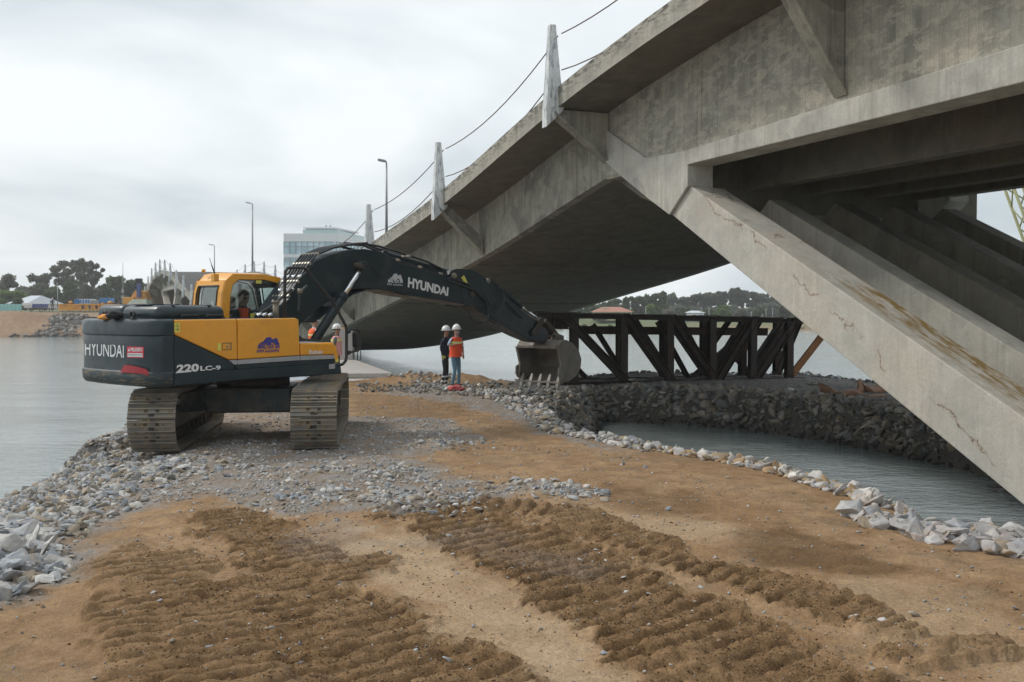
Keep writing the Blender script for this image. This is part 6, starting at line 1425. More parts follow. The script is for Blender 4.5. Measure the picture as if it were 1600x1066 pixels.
# box girder end at the left
P_ = TW(838, 501, 0) + TN * .3; Q_ = TW(893, 502, 0) + TN * .3; mb = MB(); mb.ibeam(P_, Q_, .3, .50, TN, .03); mb.box((P_ + Q_) / 2, (.03, .3, .46)); build(mb, 'end_girder', MAT['truss_brown'], tr, True)
for f in (.25, .6, .97):
    q = P_.lerp(Q_, f); mb = MB(); mb.box(q - TN * .08, (.03, .2, .46)); build(mb, 'stiffener', MAT['truss_steel'], tr, True)
mb = MB(); q = TW(978, 602, 0) - TN * .12; 
# thin drift pin hanging chain and hook
mb = MB(); q = TW(1188, 523, 0) + TN * .8; mb.tube([q, q - Vector((0, 0, .42)), q - Vector((0.02, 0, .5))], .012, 5); mb.box(q - Vector((0, 0, .52)), (.10, .06, .06)); build(mb, 'chain', MAT['rust_orange'], tr, True)
# stone caught at the foot of the truss
c_ = TW(983, 600, 0) - TN * .25; o = bpy.data.objects.new('stone', ROCKS[2]); C.objects.link(o); o.parent = ground; o.matrix_basis = Matrix.Translation((c_.x, c_.y, gz(c_.x, c_.y) + .10)) @ Matrix.Diagonal((.34, .34, .34, 1)); o.color = (.36, .38, .37, 1)
# ------------------------------------------------------------------ bent rusty sheets, white board, red bag, slab, pillar
def ribbon(name, label, cat, pts, w, mat, thick=.012, lean=0.0):
    root_p = Vector(pts[0][0]); o_ = thing(name, label, cat, tuple(root_p)); mb = MB(); R = []
    for (p, up) in pts:
        p = Vector(p); u = Vector(up).normalized() * w; n_ = Vector((0, thick, 0)); R.append([p, p + u, p + u + n_, p + n_])
    mb.loft(R, 0, True); return build(mb, 'sheet', MAT[mat], o_, True)
def strip_thing(name, label, cat, px, mat, w, thick=.012):
    """a bent plate lying on edge: px = photograph points of its foot, with height and lean"""
    P_ = []
    for a, b, h, dy in px: q = on_z(a, b, -.03); q.z = gz(q.x, q.y) + .01; P_.append((q, h, dy))
    mb = MB(); R = []
    for i in range(len(P_) - 1):
        for k_ in range(5):
            t = k_ / 5; a, b = P_[i], P_[i + 1]; t2 = t * t * (3 - 2 * t); q = a[0].lerp(b[0], t); h = a[1] + (b[1] - a[1]) * t2; dy = a[2] + (b[2] - a[2]) * t2
            R.append([q, q + Vector((0, dy * .5, h * .7)), q + Vector((0, dy, h)), q + Vector((0, dy + thick, h - .005)), q + Vector((0, dy * .5 + thick, h * .7 - .005)), q + Vector((0, thick + .01, 0))])
    mb.loft(R, 0, True); o = build(mb, name, MAT[mat]); tag(o, label, cat); return o
plain('rust_sheet', (.30, .165, .095), .75, .1, (.12, .07, .045), .5, 3, .2, .3, 20); plain('dirty_white', (.55, .55, .52), .7, 0, (.3, .27, .22), .5, 4); plain('green_sheet', (.08, .11, .05), .7)
strip_thing('bent_plate', 'long curled rusty plate lying on the gravel berm beside the concrete strut', 'metal plate', [(1282, 614, .26, .25), (1300, 617, .20, .3), (1318, 619, .10, .5), (1345, 621, .16, .6), (1365, 622, .03, .35), (1390, 622, .05, .2)], 'rust_sheet', .2)
strip_thing('buckled_plate', 'dark buckled rusty plate with a raised crest, against the concrete strut', 'metal plate', [(1343, 617, .05, .3), (1352, 615, .33, .5), (1362, 616, .22, .8), (1376, 617, .10, .9), (1392, 615, .20, .6)], 'rust_sheet', .2)
strip_thing('white_board', 'long thin white scrap lying on the gravel berm left of the rusty plates', 'scrap', [(1232, 611, .10, .10), (1245, 612, .08, .18), (1268, 616, .03, .15)], 'dirty_white', .1)
strip_thing('green_sheet', 'thin dark green scrap at the back edge of the berm', 'scrap', [(1262, 603, .05, .2), (1280, 604, .04, .3), (1294, 606, .03, .2)], 'green_sheet', .1)
plain('red_plastic', (.50, .06, .06), .5, 0, (.5, .25, .22), .6, 6)
p = on_z(713, 611, 0); lump('red_bag', 'crumpled red bag on the ground at the feet of the two men', 'bag', Vector((p.x, p.y, gz(p.x, p.y) + .07)), (.40, .26, .16), 'red_plastic', 7, None, 2, .5)
p = on_z(690, 607, 0); o = lump('pale_sack', 'flat pale scrap of sacking on the ground beside the red bag', 'sack', on_z(702, 609.5, 0) + Vector((0, 0, .04)), (.30, .2, .07), 'dirty_white', 9)
# concrete slabs by the water
pl = [on_z(px, py, .18) for px, py in ((500, 561), (552, 561), (614, 583), (500, 584))]
mb = MB(); mb.prism(pl, (0, 0, -.16)); o = build(mb, 'concrete_slab', MAT['concrete_slab'], None, bevel=.02); tag(o, 'pale flat concrete slab at the water edge beyond the front of the excavator', 'slab')
pl = [on_z(px, py, .015) for px, py in ((520, 590), (610, 590), (627, 594), (520, 595))]
mb = MB(); mb.prism(pl, (0, 0, -.30)); o = build(mb, 'footing_slab', MAT['concrete_slab'], None, bevel=.02); tag(o, 'lower concrete ledge sticking out under the pale slab', 'slab')
b0 = on_z(541, 562, .18); mb = MB(); w_ = 21 * b0.y / 1600; hh_ = 48 * b0.y / 1600
pr_ = thing('switch_cabinet', 'pale grey upright cabinet with a yellow cap standing on the concrete slab', 'cabinet', tuple(b0))
mb.box(b0 + Vector((0, .2, hh_ / 2)), (w_, .5, hh_)); build(mb, 'housing', MAT['concrete_slab'], pr_, True, bevel=.02)
mb = MB(); mb.box(b0 + Vector((-w_ * .2, .15, hh_ + .03)), (.24, .3, .06)); build(mb, 'cap', MAT['paint_yellow'], pr_, True, bevel=.01)
b1 = on_z(560.5, 563, .18); st_ = thing('pipe_stand', 'thin steel pipe stand on the slab at the river edge', 'stand', tuple(b1))
for dx in (-.05, .08):
    mb = MB(); mb.tube([b1 + Vector((dx, 0, 0)), b1 + Vector((dx, 0, .62))], .02, 6); build(mb, 'post', MAT['steel_dark'], st_, True)
# white sheet heap behind the machine's near track
p = on_z(430, 596, .1); lump('plastic_sheet', 'heap of shiny white plastic sheeting seen between the tracks of the excavator', 'plastic sheet', Vector((p.x, p.y, .2)), (2.2, 1.0, .55), 'cloth_white', 12, None, 3, .5)
# ------------------------------------------------------------------ lattice crane at the far right
plain('crane_green', (.34, .34, .17), .6, 0, (.2, .15, .1), .3, 3)
cy = 46.0; ctop = on_y(1572, 240, cy); cbot = on_y(1698, 586, cy); crn = thing('lattice_crane', 'yellow green lattice crane boom showing under the bridge at the right edge', 'crane', (cbot.x, cbot.y, 0))
ax_ = (ctop - cbot).normalized(); s_ = Vector((0, 1, 0)); u_ = ax_.cross(s_).normalized(); hw = .40; L_ = (ctop - cbot).length
corners = [(-1, -1), (1, -1), (1, 1), (-1, 1)]
for a, b in corners:
    mb = MB(); o0 = u_ * hw * a + s_ * hw * b; mb.tube([cbot + o0 * .5, cbot + ax_ * 1.2 + o0, ctop + o0], .07, 8); build(mb, 'chord', MAT['crane_green'], crn, True)
n_ = int(L_ / 1.0)
for i in range(n_):
    for j in range(4):
        a, b = corners[j], corners[(j + 1) % 4]; q0 = cbot + ax_ * (1.2 + i * 1.0) + u_ * hw * a[0] + s_ * hw * a[1]; q1 = cbot + ax_ * (1.2 + (i + 1) * 1.0) + u_ * hw * b[0] + s_ * hw * b[1]
        if i % 2: q0 = cbot + ax_ * (1.2 + i) + u_ * hw * b[0] + s_ * hw * b[1]; q1 = cbot + ax_ * (2.2 + i) + u_ * hw * a[0] + s_ * hw * a[1]
        mb = MB(); mb.tube([q0, q1], .035, 5); build(mb, 'lacing', MAT['crane_green'], crn, True)
mb = MB(); mb.box((cbot.x + 1.6, cy, 1.0), (4.2, 2.6, 1.6)); build(mb, 'crane_house', MAT['crane_green'], crn, True, bevel=.1)
for s in (-1.3, 1.3):
    mb = MB(); mb.box((cbot.x + 1.2, cy + s, -.4), (4.6, .7, .9)); build(mb, 'crawler', MAT['steel_dark'], crn, True, bevel=.25)
# ------------------------------------------------------------------ FAR BANKS
m, nt, p = new_mat('far_earth'); N = NT(nt); v = N.pos()
at = N.n('ShaderNodeAttribute', attribute_name='tone').outputs['Fac']
a = N.noise(v, .25, 6, .6); b = N.noise(v, 1.8, 5, .65)
c = N.mix(N.mapr(a, .35, .65), (.24, .145, .08), (.33, .22, .135)); c = N.mix(N.mapr(b, .45, .65, 0, .5), c, (.17, .11, .07))
g = N.mix(N.mapr(b, .35, .65), (.07, .10, .035), (.16, .17, .08)); c = N.mix(at, c, g)
nt.links.new(c, p.inputs['Base Color']); p.inputs['Roughness'].default_value = .95; nt.links.new(N.bump(b, .6, .2), p.inputs['Normal']); MAT['far_earth'] = m
def strip_ground(name, label, line_px, zline, depth, prof, tone, step=3.0):
    """a bank: waterline from the photograph, profile = [(distance inland, height)]"""
    P_ = [on_z(a, b, WATER_Z) for a, b in line_px]; pts = []
    for a, b in zip(P_[:-1], P_[1:]):
        n = max(1, int((b - a).length / step)); pts += [a.lerp(b, i / n) for i in range(n)]
    pts.append(P_[-1]); rows = []
    for i, q in enumerate(pts):
        t = (pts[min(i + 1, len(pts) - 1)] - pts[max(i - 1, 0)]).normalized(); nn = Vector((-t.y, t.x, 0)); r = []
        for d, h in prof(q):
            w_ = float(fbm(np.array([q.x + nn.x * d]), np.array([q.y + nn.y * d]), 6, 4, .5, 88)[0] - .5)
            r.append(Vector((q.x + nn.x * d, q.y + nn.y * d, WATER_Z + h + w_ * min(.7, d * .12 + .1))))
        rows.append(r)
    m_ = len(rows[0]); mb = MB(); vs = [q for r in rows for q in r]; mb.add(vs, [(i * m_ + j, (i + 1) * m_ + j, (i + 1) * m_ + j + 1, i * m_ + j + 1) for i in range(len(rows) - 1) for j in range(m_ - 1)], 0, True)
    o = build(mb, name, MAT['far_earth']); tag(o, label, kind='structure')
    o.data.attributes.new('tone', 'FLOAT', 'POINT').data.foreach_set('value', [tone(v_.co) for v_ in o.data.vertices]); return o
def pl_(q):
    px = 800 + 1600 * q.x / q.y
    if px < 60: k = min(1, (60 - px) / 40 + .3); return [(-2, -1.2), (0, 0), (2, .6 + .3 * k), (4.5, 1.6 + 1.0 * k), (7, 2.4 + 1.1 * k), (11, 2.5 + .9 * k), (16, 2.9), (30, 3.0), (120, 3.4), (420, 5.5)]
    return [(-2, -1.2), (0, 0), (2, .7), (5, 1.6), (9, 2.6), (12, 2.9), (16, 3.0), (30, 3.0), (60, 3.1), (120, 3.4), (420, 5.5)]
lb = strip_ground('west_bank', 'far brown earth bank across the river on the left', [(-500, 524), (-150, 526), (0, 526.5), (70, 526), (130, 526), (220, 524), (320, 519), (420, 512), (520, 508), (640, 506)], 0, 0, pl_, lambda c_: float(np.clip((c_.y - 175) / 40, 0, 1)))
def pr2(q): return [(-3, -1.2), (0, 0), (4, .8), (12, 1.3), (30, 1.6), (80, 2.0), (250, 3), (450, 6)]
rb = strip_ground('east_bank', 'low green and sandy far shore on the right', [(640, 510), (800, 513), (900, 514), (1000, 515.5), (1150, 516.5), (1300, 517), (1500, 518), (1900, 522), (2400, 526)], 0, 0, pr2, lambda c_: float(np.clip((c_.y - 178) / 16, 0.15, 1)), 5.0)
# grey riprap on the far left bank
xy = []
for px, py0 in zip(RNG.uniform(-20, 330, 3400), RNG.uniform(0, 1, 3400)):
    top = np.interp(px, [-20, 40, 62, 95, 130, 160, 200, 330], [521, 515, 497, 489.5, 492, 505, 508, 512]); bot = np.interp(px, [-20, 130, 330], [527, 527, 520])
    py = top + (bot - top) * py0; dd = (CZ - WATER_Z) * 1600 / (np.interp(px, [-20, 130, 220, 330], [526.4, 526, 524, 518]) - 488)
    q = on_y(px, py, dd + (1 - py0) * 9); xy.append((q.x, q.y, q.z))
xy = np.array(xy); n_ = len(xy); s_ = sizes(n_, .35, 1.5, 1.6)
mass('riprap', xy, s_[:, None] * RNG.uniform(.7, 1.3, (n_, 3)), rot_np(n_, .5), tints(n_, [(.20, .20, .195), (.26, .26, .255), (.16, .155, .145), (.32, .31, .29)]), CHEAP, None, lb)
xy = []
for px in RNG.uniform(640, 2000, 900): q = on_z(px, np.interp(px, [640, 900, 1300, 2000], [510, 514, 517, 523]), WATER_Z); xy.append((q.x, q.y + RNG.uniform(0, 3), WATER_Z + RNG.uniform(0, .5)))
xy = np.array(xy); n_ = len(xy); s_ = sizes(n_, .4, 1.4, 1.6); mass('shore_stones', xy, s_[:, None] * RNG.uniform(.7, 1.3, (n_, 3)), rot_np(n_, .5), tints(n_, [(.40, .36, .28), (.30, .27, .22), (.5, .46, .38)]), CHEAP, None, rb)
# ------------------------------------------------------------------ TREES
def leaf_mat(name, a, b):
    m, nt, p = new_mat(name); N = NT(nt); v = N.pos(); c = N.mix(N.mapr(N.noise(v, .35, 4, .6), .35, .65), a, b); c = N.mix(N.mapr(N.noise(v, 2.5, 3, .6), .4, .7, 0, .5), c, tuple(x * .6 for x in a))
    nt.links.new(c, p.inputs['Base Color']); p.inputs['Roughness'].default_value = .8; p.inputs['Specular IOR Level'].default_value = .2
    tl = N.n('ShaderNodeBsdfTranslucent', {'Color': c}); ms = N.n('ShaderNodeMixShader', {0: .55, 1: p.outputs[0], 2: tl.outputs[0]}); nt.links.new(ms.outputs[0], [q for q in nt.nodes if q.type == 'OUTPUT_MATERIAL'][0].inputs[0])
    MAT[name] = m
leaf_mat('leaf_grey', (.14, .15, .105), (.20, .205, .15)); leaf_mat('leaf_dark', (.085, .115, .055), (.13, .16, .08)); leaf_mat('leaf_green', (.11, .18, .05), (.18, .25, .075)); leaf_mat('leaf_olive', (.12, .135, .065), (.18, .19, .10)); leaf_mat('leaf_haze', (.14, .16, .125), (.19, .20, .16)); leaf_mat('leaf_bare', (.17, .16, .13), (.22, .21, .17))
plain('bark', (.20, .17, .14), .9, 0, None, 0, 1.0, .2)
def tree(x, y, z0, h, w, mat, label, group, seed, style='round', n=900, leaf=.42):
    r = np.random.default_rng(seed); rr = random.Random(seed); t = thing('tree', label, 'tree', (x, y, z0), 0, group)
    blobs = []; base = Vector((x, y, z0)); mb = MB(); ht = h * (.62 if style != 'cone' else .9)
    tops = base + Vector((rr.uniform(-.05, .05) * h, 0, ht)); mb.tube([base - Vector((0, 0, .3)), base.lerp(tops, .5) + Vector((rr.uniform(-.03, .03) * h, 0, 0)), tops], [h * .022, h * .016, h * .006], 7)
    nb = {'round': 26, 'umbrella': 34, 'cone': 11, 'bush': 14, 'tall': 30}[style]
    for i in range(nb):
        a = rr.uniform(0, 6.28)
        if style == 'cone': f = i / nb; cz = h * (.18 + .78 * f); cr = w * .5 * (1 - f) * rr.uniform(.5, .8) + .2; c = Vector((math.cos(a) * cr * .5, math.sin(a) * cr * .5, cz)); br = Vector((cr * 1.2 + .3, cr * 1.2 + .3, h * .09))
        elif style == 'umbrella': cr = w * .5 * rr.uniform(.1, .85); c = Vector((math.cos(a) * cr, math.sin(a) * cr, h * rr.uniform(.50, .95) - cr * .15)); br = Vector((w * .095, w * .095, h * .04)) * rr.uniform(.6, 1.4)
        elif style == 'tall': cr = w * .5 * rr.uniform(.0, .85); zz = rr.uniform(.35, .95); c = Vector((math.cos(a) * cr, math.sin(a) * cr, h * zz)); br = Vector((w * .11, w * .11, h * .055)) * rr.uniform(.6, 1.4)
        elif style == 'bush': cr = w * .5 * rr.uniform(0, .7); c = Vector((math.cos(a) * cr, math.sin(a) * cr, h * rr.uniform(.25, .75))); br = Vector((w * .17, w * .17, h * .17)) * rr.uniform(.6, 1.3)
        else: cr = w * .5 * rr.uniform(0, .72); c = Vector((math.cos(a) * cr, math.sin(a) * cr, h * rr.uniform(.3, .86))); br = Vector((w * .14, w * .14, h * .08)) * rr.uniform(.6, 1.4)
        blobs.append((base + c, br))
        if style not in ('cone', 'bush'): s0 = base.lerp(tops, rr.uniform(.35, .8)); mb.tube([s0, s0.lerp(base + c, .5) + Vector((0, 0, .02 * h)), base + c], [h * .009, h * .006, h * .003], 5)
    build(mb, 'trunk', MAT['bark'], t, True)
    per = n // nb; Vs = []
    for c, br in blobs:
        d = r.normal(size=(per, 3)); d /= np.linalg.norm(d, axis=1)[:, None]; rad_ = r.uniform(.35, 1.0, (per, 1)) ** .6 * r.uniform(.85, 1.2, (per, 1))
        cen = np.array(c) + d * rad_ * np.array(br); s_ = leaf * r.uniform(.6, 1.4, (per, 1)); u = r.normal(size=(per, 3)); u /= np.linalg.norm(u, axis=1)[:, None]; w_ = np.cross(u, r.normal(size=(per, 3))); w_ /= np.linalg.norm(w_, axis=1)[:, None]
        Vs.append(np.stack([cen - u * s_, cen - w_ * s_ * .5, cen + u * s_, cen + w_ * s_ * .5], 1).reshape(-1, 3))
    V = np.concatenate(Vs) - np.array([x, y, z0]); F = np.arange(len(V)).reshape(-1, 4); me = bpy.data.meshes.new('crown'); me.vertices.add(len(V)); me.vertices.foreach_set('co', V.ravel()); me.loops.add(F.size); me.loops.foreach_set('vertex_index', F.ravel()); me.polygons.add(len(F)); me.polygons.foreach_set('loop_start', np.arange(0, F.size, 4)); me.polygons.foreach_set('loop_total', np.full(len(F), 4)); me.update(); me.materials.append(MAT[mat])
    o = bpy.data.objects.new('crown', me); C.objects.link(o); o.parent = t; return t
def put(px, ytop, ybase, D, wpx, style, mat, label, group, seed, n=900, leaf=.42):
    b = on_y(px, ybase, D); tp = on_y(px, ytop, D); return tree(b.x, D, b.z, tp.z - b.z, wpx * D / 1600, mat, label, group, seed, style, n, leaf)
GL = 'trees on the far left bank'; GR = 'trees on the far right shore'
LT = [(8, 424, 482, 205, 44, 'round', 'leaf_grey', 'greyish broad tree at the left edge of the far bank'), (12, 449, 482, 190, 50, 'bush', 'leaf_green', 'bright green rounded tree at the left edge, lower than the grey one'), (40, 446, 480, 225, 34, 'round', 'leaf_grey', 'small grey tree just right of the bright green tree'),
      (62, 425, 484, 210, 42, 'round', 'leaf_grey', 'dark grey tree left of the tallest trees on the far left bank'), (82, 440, 484, 200, 40, 'bush', 'leaf_dark', 'dark bushy tree in front of the tall grey trees, left of the pole'), (107, 400, 484, 215, 60, 'umbrella', 'leaf_grey', 'tallest open crowned eucalyptus on the far left bank'),
      (126, 402, 484, 210, 34, 'umbrella', 'leaf_grey', 'second open crowned eucalyptus, close right of the tallest'), (146, 405, 484, 215, 38, 'umbrella', 'leaf_grey', 'right hand open crowned eucalyptus of the tall trio'), (110, 438, 485, 205, 44, 'bush', 'leaf_dark', 'dark lower tree under the tallest eucalyptus'),
      (140, 436, 484, 205, 44, 'bush', 'leaf_grey', 'dull green tree under the right hand eucalyptus'), (165, 440, 484, 215, 36, 'round', 'leaf_dark', 'dark tree between the tall trio and the rounded dark ones'), (186, 430, 484, 205, 40, 'round', 'leaf_dark', 'rounded tree just left of the tall pole'),
      (207, 433, 484, 205, 44, 'round', 'leaf_dark', 'dense dark green tree right of the tall pole'), (226, 440, 484, 215, 40, 'round', 'leaf_dark', 'dark tree behind the orange crane cab'), (50, 462, 484, 185, 30, 'bush', 'leaf_green', 'low green bush beside the white roofed house'),
      (250, 440, 482, 240, 40, 'round', 'leaf_grey', 'grey tree behind the far hump of the bridge'), (28, 466, 481, 160, 14, 'bush', 'leaf_dark', 'small dark bush in front of the white roofed house'), (-30, 430, 484, 215, 60, 'round', 'leaf_dark', 'dark tree beyond the left edge of the far bank')]
for i, (px, yt, yb, D, w_, st_, mt_, lab) in enumerate(LT): put(px, yt, yb, D, w_, st_, mt_, lab, GL, 40 + i, 2600 if st_ in ('umbrella',) else 2400, .34 if st_ == 'umbrella' else .42)
for i, px in enumerate(range(30, 260, 17)): put(px + RNG.uniform(-4, 4), 455 + RNG.uniform(-6, 4), 486, 222 + (i % 3) * 4, 34, 'bush', 'leaf_dark' if i % 2 else 'leaf_grey', 'low dark scrub tree in the thicket at the back of the far left bank', 'thicket at the back of the far left bank', 300 + i, 1500, .55)
rnd = random.Random(9)
rng_r = [(905, 486), (925, 480), (945, 476), (962, 471), (978, 468), (995, 466), (1010, 464), (1022, 462), (1035, 458), (1050, 462), (1064, 463), (1080, 464), (1095, 462), (1110, 461), (1128, 457), (1146, 452), (1160, 455), (1176, 459), (1192, 462), (1208, 461), (1225, 460), (1245, 462), (1265, 464), (1290, 466), (1320, 465), (1350, 468)]
for i, (px, yt) in enumerate(rng_r):
    st_ = 'cone' if px < 1040 and i % 2 == 0 else ('umbrella' if 1120 < px < 1180 or px > 1215 else 'tall'); mt_ = 'leaf_dark' if px < 1045 else ('leaf_haze', 'leaf_grey')[i % 2]
    lab = {'cone': 'pointed dark conifer in the row on the far right shore', 'umbrella': 'flat topped tree on the skyline of the far right shore', 'tall': 'tall ragged tree on the skyline of the far right shore'}[st_]
    put(px, yt - 3, 500, 285 if px > 1040 else 240, 26 if st_ != 'cone' else 13, st_, mt_, lab, {'cone': 'pointed conifers on the far right shore', 'umbrella': 'flat topped trees on the far right skyline', 'tall': 'ragged trees on the far right skyline'}[st_], 500 + i, 1500 if st_ != 'cone' else 900, .55)
for i in range(17):
    px = 900 + i * 29 + rnd.uniform(-8, 8); mt_ = ('leaf_green', 'leaf_olive', 'leaf_dark', 'leaf_bare')[(i * 7) % 4]; put(px, rnd.uniform(474, 483) if px > 960 else 489, 501, 222 + rnd.uniform(-4, 8), rnd.uniform(22, 34), 'bush' if i % 2 else 'round', mt_, {'leaf_green': 'bright green rounded tree behind the truss on the far shore', 'leaf_olive': 'olive rounded tree behind the truss on the far shore', 'leaf_dark': 'dark rounded tree behind the truss on the far shore', 'leaf_bare': 'pale half bare tree behind the truss on the far shore'}[mt_], {'leaf_green': 'bright green rounded trees on the far shore', 'leaf_olive': 'olive rounded trees on the far shore', 'leaf_dark': 'dark rounded trees on the far shore', 'leaf_bare': 'pale half bare trees on the far shore'}[mt_], 700 + i, 1500, .5)
for i in range(15):
    px = 905 + i * 30; put(px, 476 + rnd.uniform(-4, 5), 503, 262, 46, 'bush', 'leaf_haze', 'low hazy tree filling the back of the far right shore', 'low trees at the back of the far right shore', 800 + i, 900, .8)
for i in range(12):
    px = 880 + i * 32 + rnd.uniform(-9, 9); put(px, 508 + rnd.uniform(-3, 1), 513, 196, rnd.uniform(10, 24), 'bush', ('leaf_green', 'leaf_olive')[i % 2], 'low shrub at the water edge of the far right shore', 'shrubs at the far water edge', 900 + i, 240, .3)
# ------------------------------------------------------------------ HOUSES, BOATS, POLES, SITE KIT far away
plain('wall_cream', (.55, .50, .38), .8); plain('roof_red', (.36, .16, .115), .8); plain('wall_white', (.68, .69, .68), .7); plain('roof_sheet', (.52, .56, .60), .45, .2); plain('window_dark', (.05, .07, .08), .2)
plain('wall_grey', (.30, .32, .33), .8); plain('teal_sheet', (.27, .55, .52), .6); plain('pink_sheet', (.60, .33, .34), .7); plain('blue_box', (.04, .20, .48), .5, 0, (.1, .1, .1), .3, .6); plain('site_orange', (.70, .32, .04), .5, 0, (.25, .15, .06), .5, 1); plain('pole_grey', (.34, .35, .35), .5, .4); plain('blue_dark', (.05, .07, .22), .5); plain('tarp_pale', (.62, .66, .55), .7)
def house(x0, x1, ybase, ywall, yroof, D, dp, wall, roof, label, name='house', nwin=3, chim=None, hip=.25):
    a = on_y(x0, ybase, D); b = on_y(x1, ybase, D); zw = on_y(x0, ywall, D).z; zr_ = on_y(x0, yroof, D).z; t = thing(name, label, 'house' if name == 'house' else 'building', ((a.x + b.x) / 2, D, a.z))
    mb = MB(); mb.prism([Vector((a.x, D, a.z)), Vector((b.x, D, a.z)), Vector((b.x, D + dp, a.z)), Vector((a.x, D + dp, a.z))], (0, 0, zw - a.z)); build(mb, 'wall', MAT[wall], t, True)
    e_ = .4; L = b.x - a.x; R1 = [Vector((a.x - e_, D - e_, zw)), Vector((b.x + e_, D - e_, zw)), Vector((b.x + e_, D + dp + e_, zw)), Vector((a.x - e_, D + dp + e_, zw))]; R2 = [Vector((a.x + L * hip, D + dp * .5 - .05, zr_)), Vector((b.x - L * hip, D + dp * .5 - .05, zr_)), Vector((b.x - L * hip, D + dp * .5 + .05, zr_)), Vector((a.x + L * hip, D + dp * .5 + .05, zr_))]
    mb = MB(); mb.loft([R1, R2]); rf = build(mb, 'roof', MAT[roof], t, True)
    for i in range(nwin):
        cx = a.x + L * (i + .5) / nwin; mb = MB(); mb.box((cx, D - .02, (a.z + zw) / 2), (min(1.3, L / nwin * .45), .08, (zw - a.z) * .45)); build(mb, 'window', MAT['window_dark'], t, True)
    if chim: q = on_y(chim[0], chim[1], D + dp * .3); mb = MB(); mb.box((q.x, q.y, q.z - .6), (1.2, .9, 1.6)); build(mb, 'chimney', MAT[wall], rf, True)
    return t
house(931, 987, 498, 487.5, 479.5, 205, 9, 'wall_cream', 'roof_red', 'cream house with red tiled roof and a chimney on the far right shore', chim=(945, 482), nwin=4)
house(1080, 1100, 500, 489, 485.5, 212, 8, 'wall_white', 'roof_sheet', 'small white house with pale roof among the far trees above the truss', nwin=2)
house(1050, 1208, 509.5, 500, 498.5, 200, 9, 'wall_grey', 'roof_sheet', 'long low grey shed along the far water edge behind the truss', 'shed', nwin=10, hip=.02)
house(1217, 1236, 507, 500, 497, 203, 6, 'wall_white', 'wall_white', 'small white hut at the right end of the far shore', nwin=2, hip=.1)
def simple(name, label, cat, px0, px1, y0, y1, D, dp, mat, group=None, ribs=0, legs=0, parts=None):
    a = on_y(px0, y1, D); b = on_y(px1, y0, D); t = thing(name, label, cat, ((a.x + b.x) / 2, D, a.z), 0, group); mb = MB(); mb.box(((a.x + b.x) / 2, D + dp / 2, (a.z + b.z) / 2), (abs(b.x - a.x), dp, b.z - a.z)); build(mb, 'panel' if not parts else parts, MAT[mat], t, True, bevel=.04)
    for i in range(ribs): q = a.x + (b.x - a.x) * (i + .5) / ribs; mb = MB(); mb.box((q, D - .05, (a.z + b.z) / 2), (.12, .1, (b.z - a.z) * .96)); build(mb, 'rib', MAT[mat], t, True)
    return t
simple('awning', 'blue awning on the far shed behind the truss', 'awning', 1141, 1152, 497.5, 502, 199, 1.2, 'blue_box')
house(14, 40, 481, 474.5, 461, 172, 14, 'wall_white', 'roof_sheet', 'white house with a large pale sheet roof on the far left bank', nwin=3, hip=.18)
simple('site_fence', 'turquoise site fence at the left edge on top of the earth bank', 'fence', -40, 33, 475.5, 486, 150, .15, 'teal_sheet', None, 12); simple('low_barrier', 'low pink barrier below the turquoise fence', 'barrier', -40, 30, 486, 490.5, 148.5, .3, 'pink_sheet', None, 8)
simple('van_roof', 'long white parked trailer beside the white roofed house', 'trailer', 34, 54, 473.5, 478, 158, 2.4, 'wall_white')
simple('parked_car', 'dark blue parked car at the end of the earth bank', 'car', 50, 66, 475, 481, 156, 2, 'blue_dark')
for i, (a, b, c_, d, lab) in enumerate(((116, 122, 467.5, 475, 'narrow white and blue container, first of the far row'), (124, 141, 467.5, 475, 'white container with blue stripes in the middle of the far row'), (142.5, 154, 469, 475, 'grey container between the striped and the blue ones'), (155, 169.5, 465.8, 473, 'bright blue container at the right of the far row'))):
    t = simple('container', lab, 'container', a, b, c_, d, 165, 2.5, ('blue_box', 'wall_white', 'wall_grey', 'blue_box')[i], None, 3 if i != 1 else 0, 0, 'box')
    if i == 1:
        for f in (.1, .35, .62, .85): q = on_y(124 + 17 * f, 471, 164.9); mb = MB(); mb.box((q.x, q.y, q.z), (.28, .06, .6)); build(mb, 'stripe', MAT['blue_box'], t, True)
D = 149.0; a = on_y(93, 476, D); b = on_y(180, 476, D); zb_ = on_y(93, 485.5, D).z; t = thing('steel_gantry_girder', 'long orange yellow steel girder lying on the far left bank', 'girder', ((a.x + b.x) / 2, D, zb_))
for yy in (0, 1.6):
    mb = MB(); mb.box(((a.x + b.x) / 2, D + yy, a.z), (b.x - a.x, .25, .18)); mb.box(((a.x + b.x) / 2, D + yy, zb_ + .1), (b.x - a.x, .25, .18)); build(mb, 'beam', MAT['site_orange'], t, True)
    for i in range(9): q = a.x + (b.x - a.x) * i / 8; mb = MB(); mb.box((q, D + yy, (a.z + zb_) / 2), (.22, .2, a.z - zb_)); build(mb, 'upright', MAT['site_orange'], t, True)
    for i in (0, 1, 6, 7): q = a.x + (b.x - a.x) * (i + .5) / 8; mb = MB(); mb.box((q, D + yy, (a.z + zb_) / 2), (.95, .06, (a.z - zb_) * .9)); build(mb, 'web_plate', MAT['site_orange'], t, True)
for i, (px, py, w_) in enumerate(((110, 472.5, 5), (172, 473, 6), (160, 475.5, 4))):
    p_ = on_y(px, py, 150); lump('orange_machine_part', ('orange machine part on the left end of the long girder', 'orange machine part on the right end of the long girder', 'small orange machine part near the blue container')[i], 'machine part', p_, (w_ * .12, .8, .4), 'site_orange', i + 3, None, 1, .4)
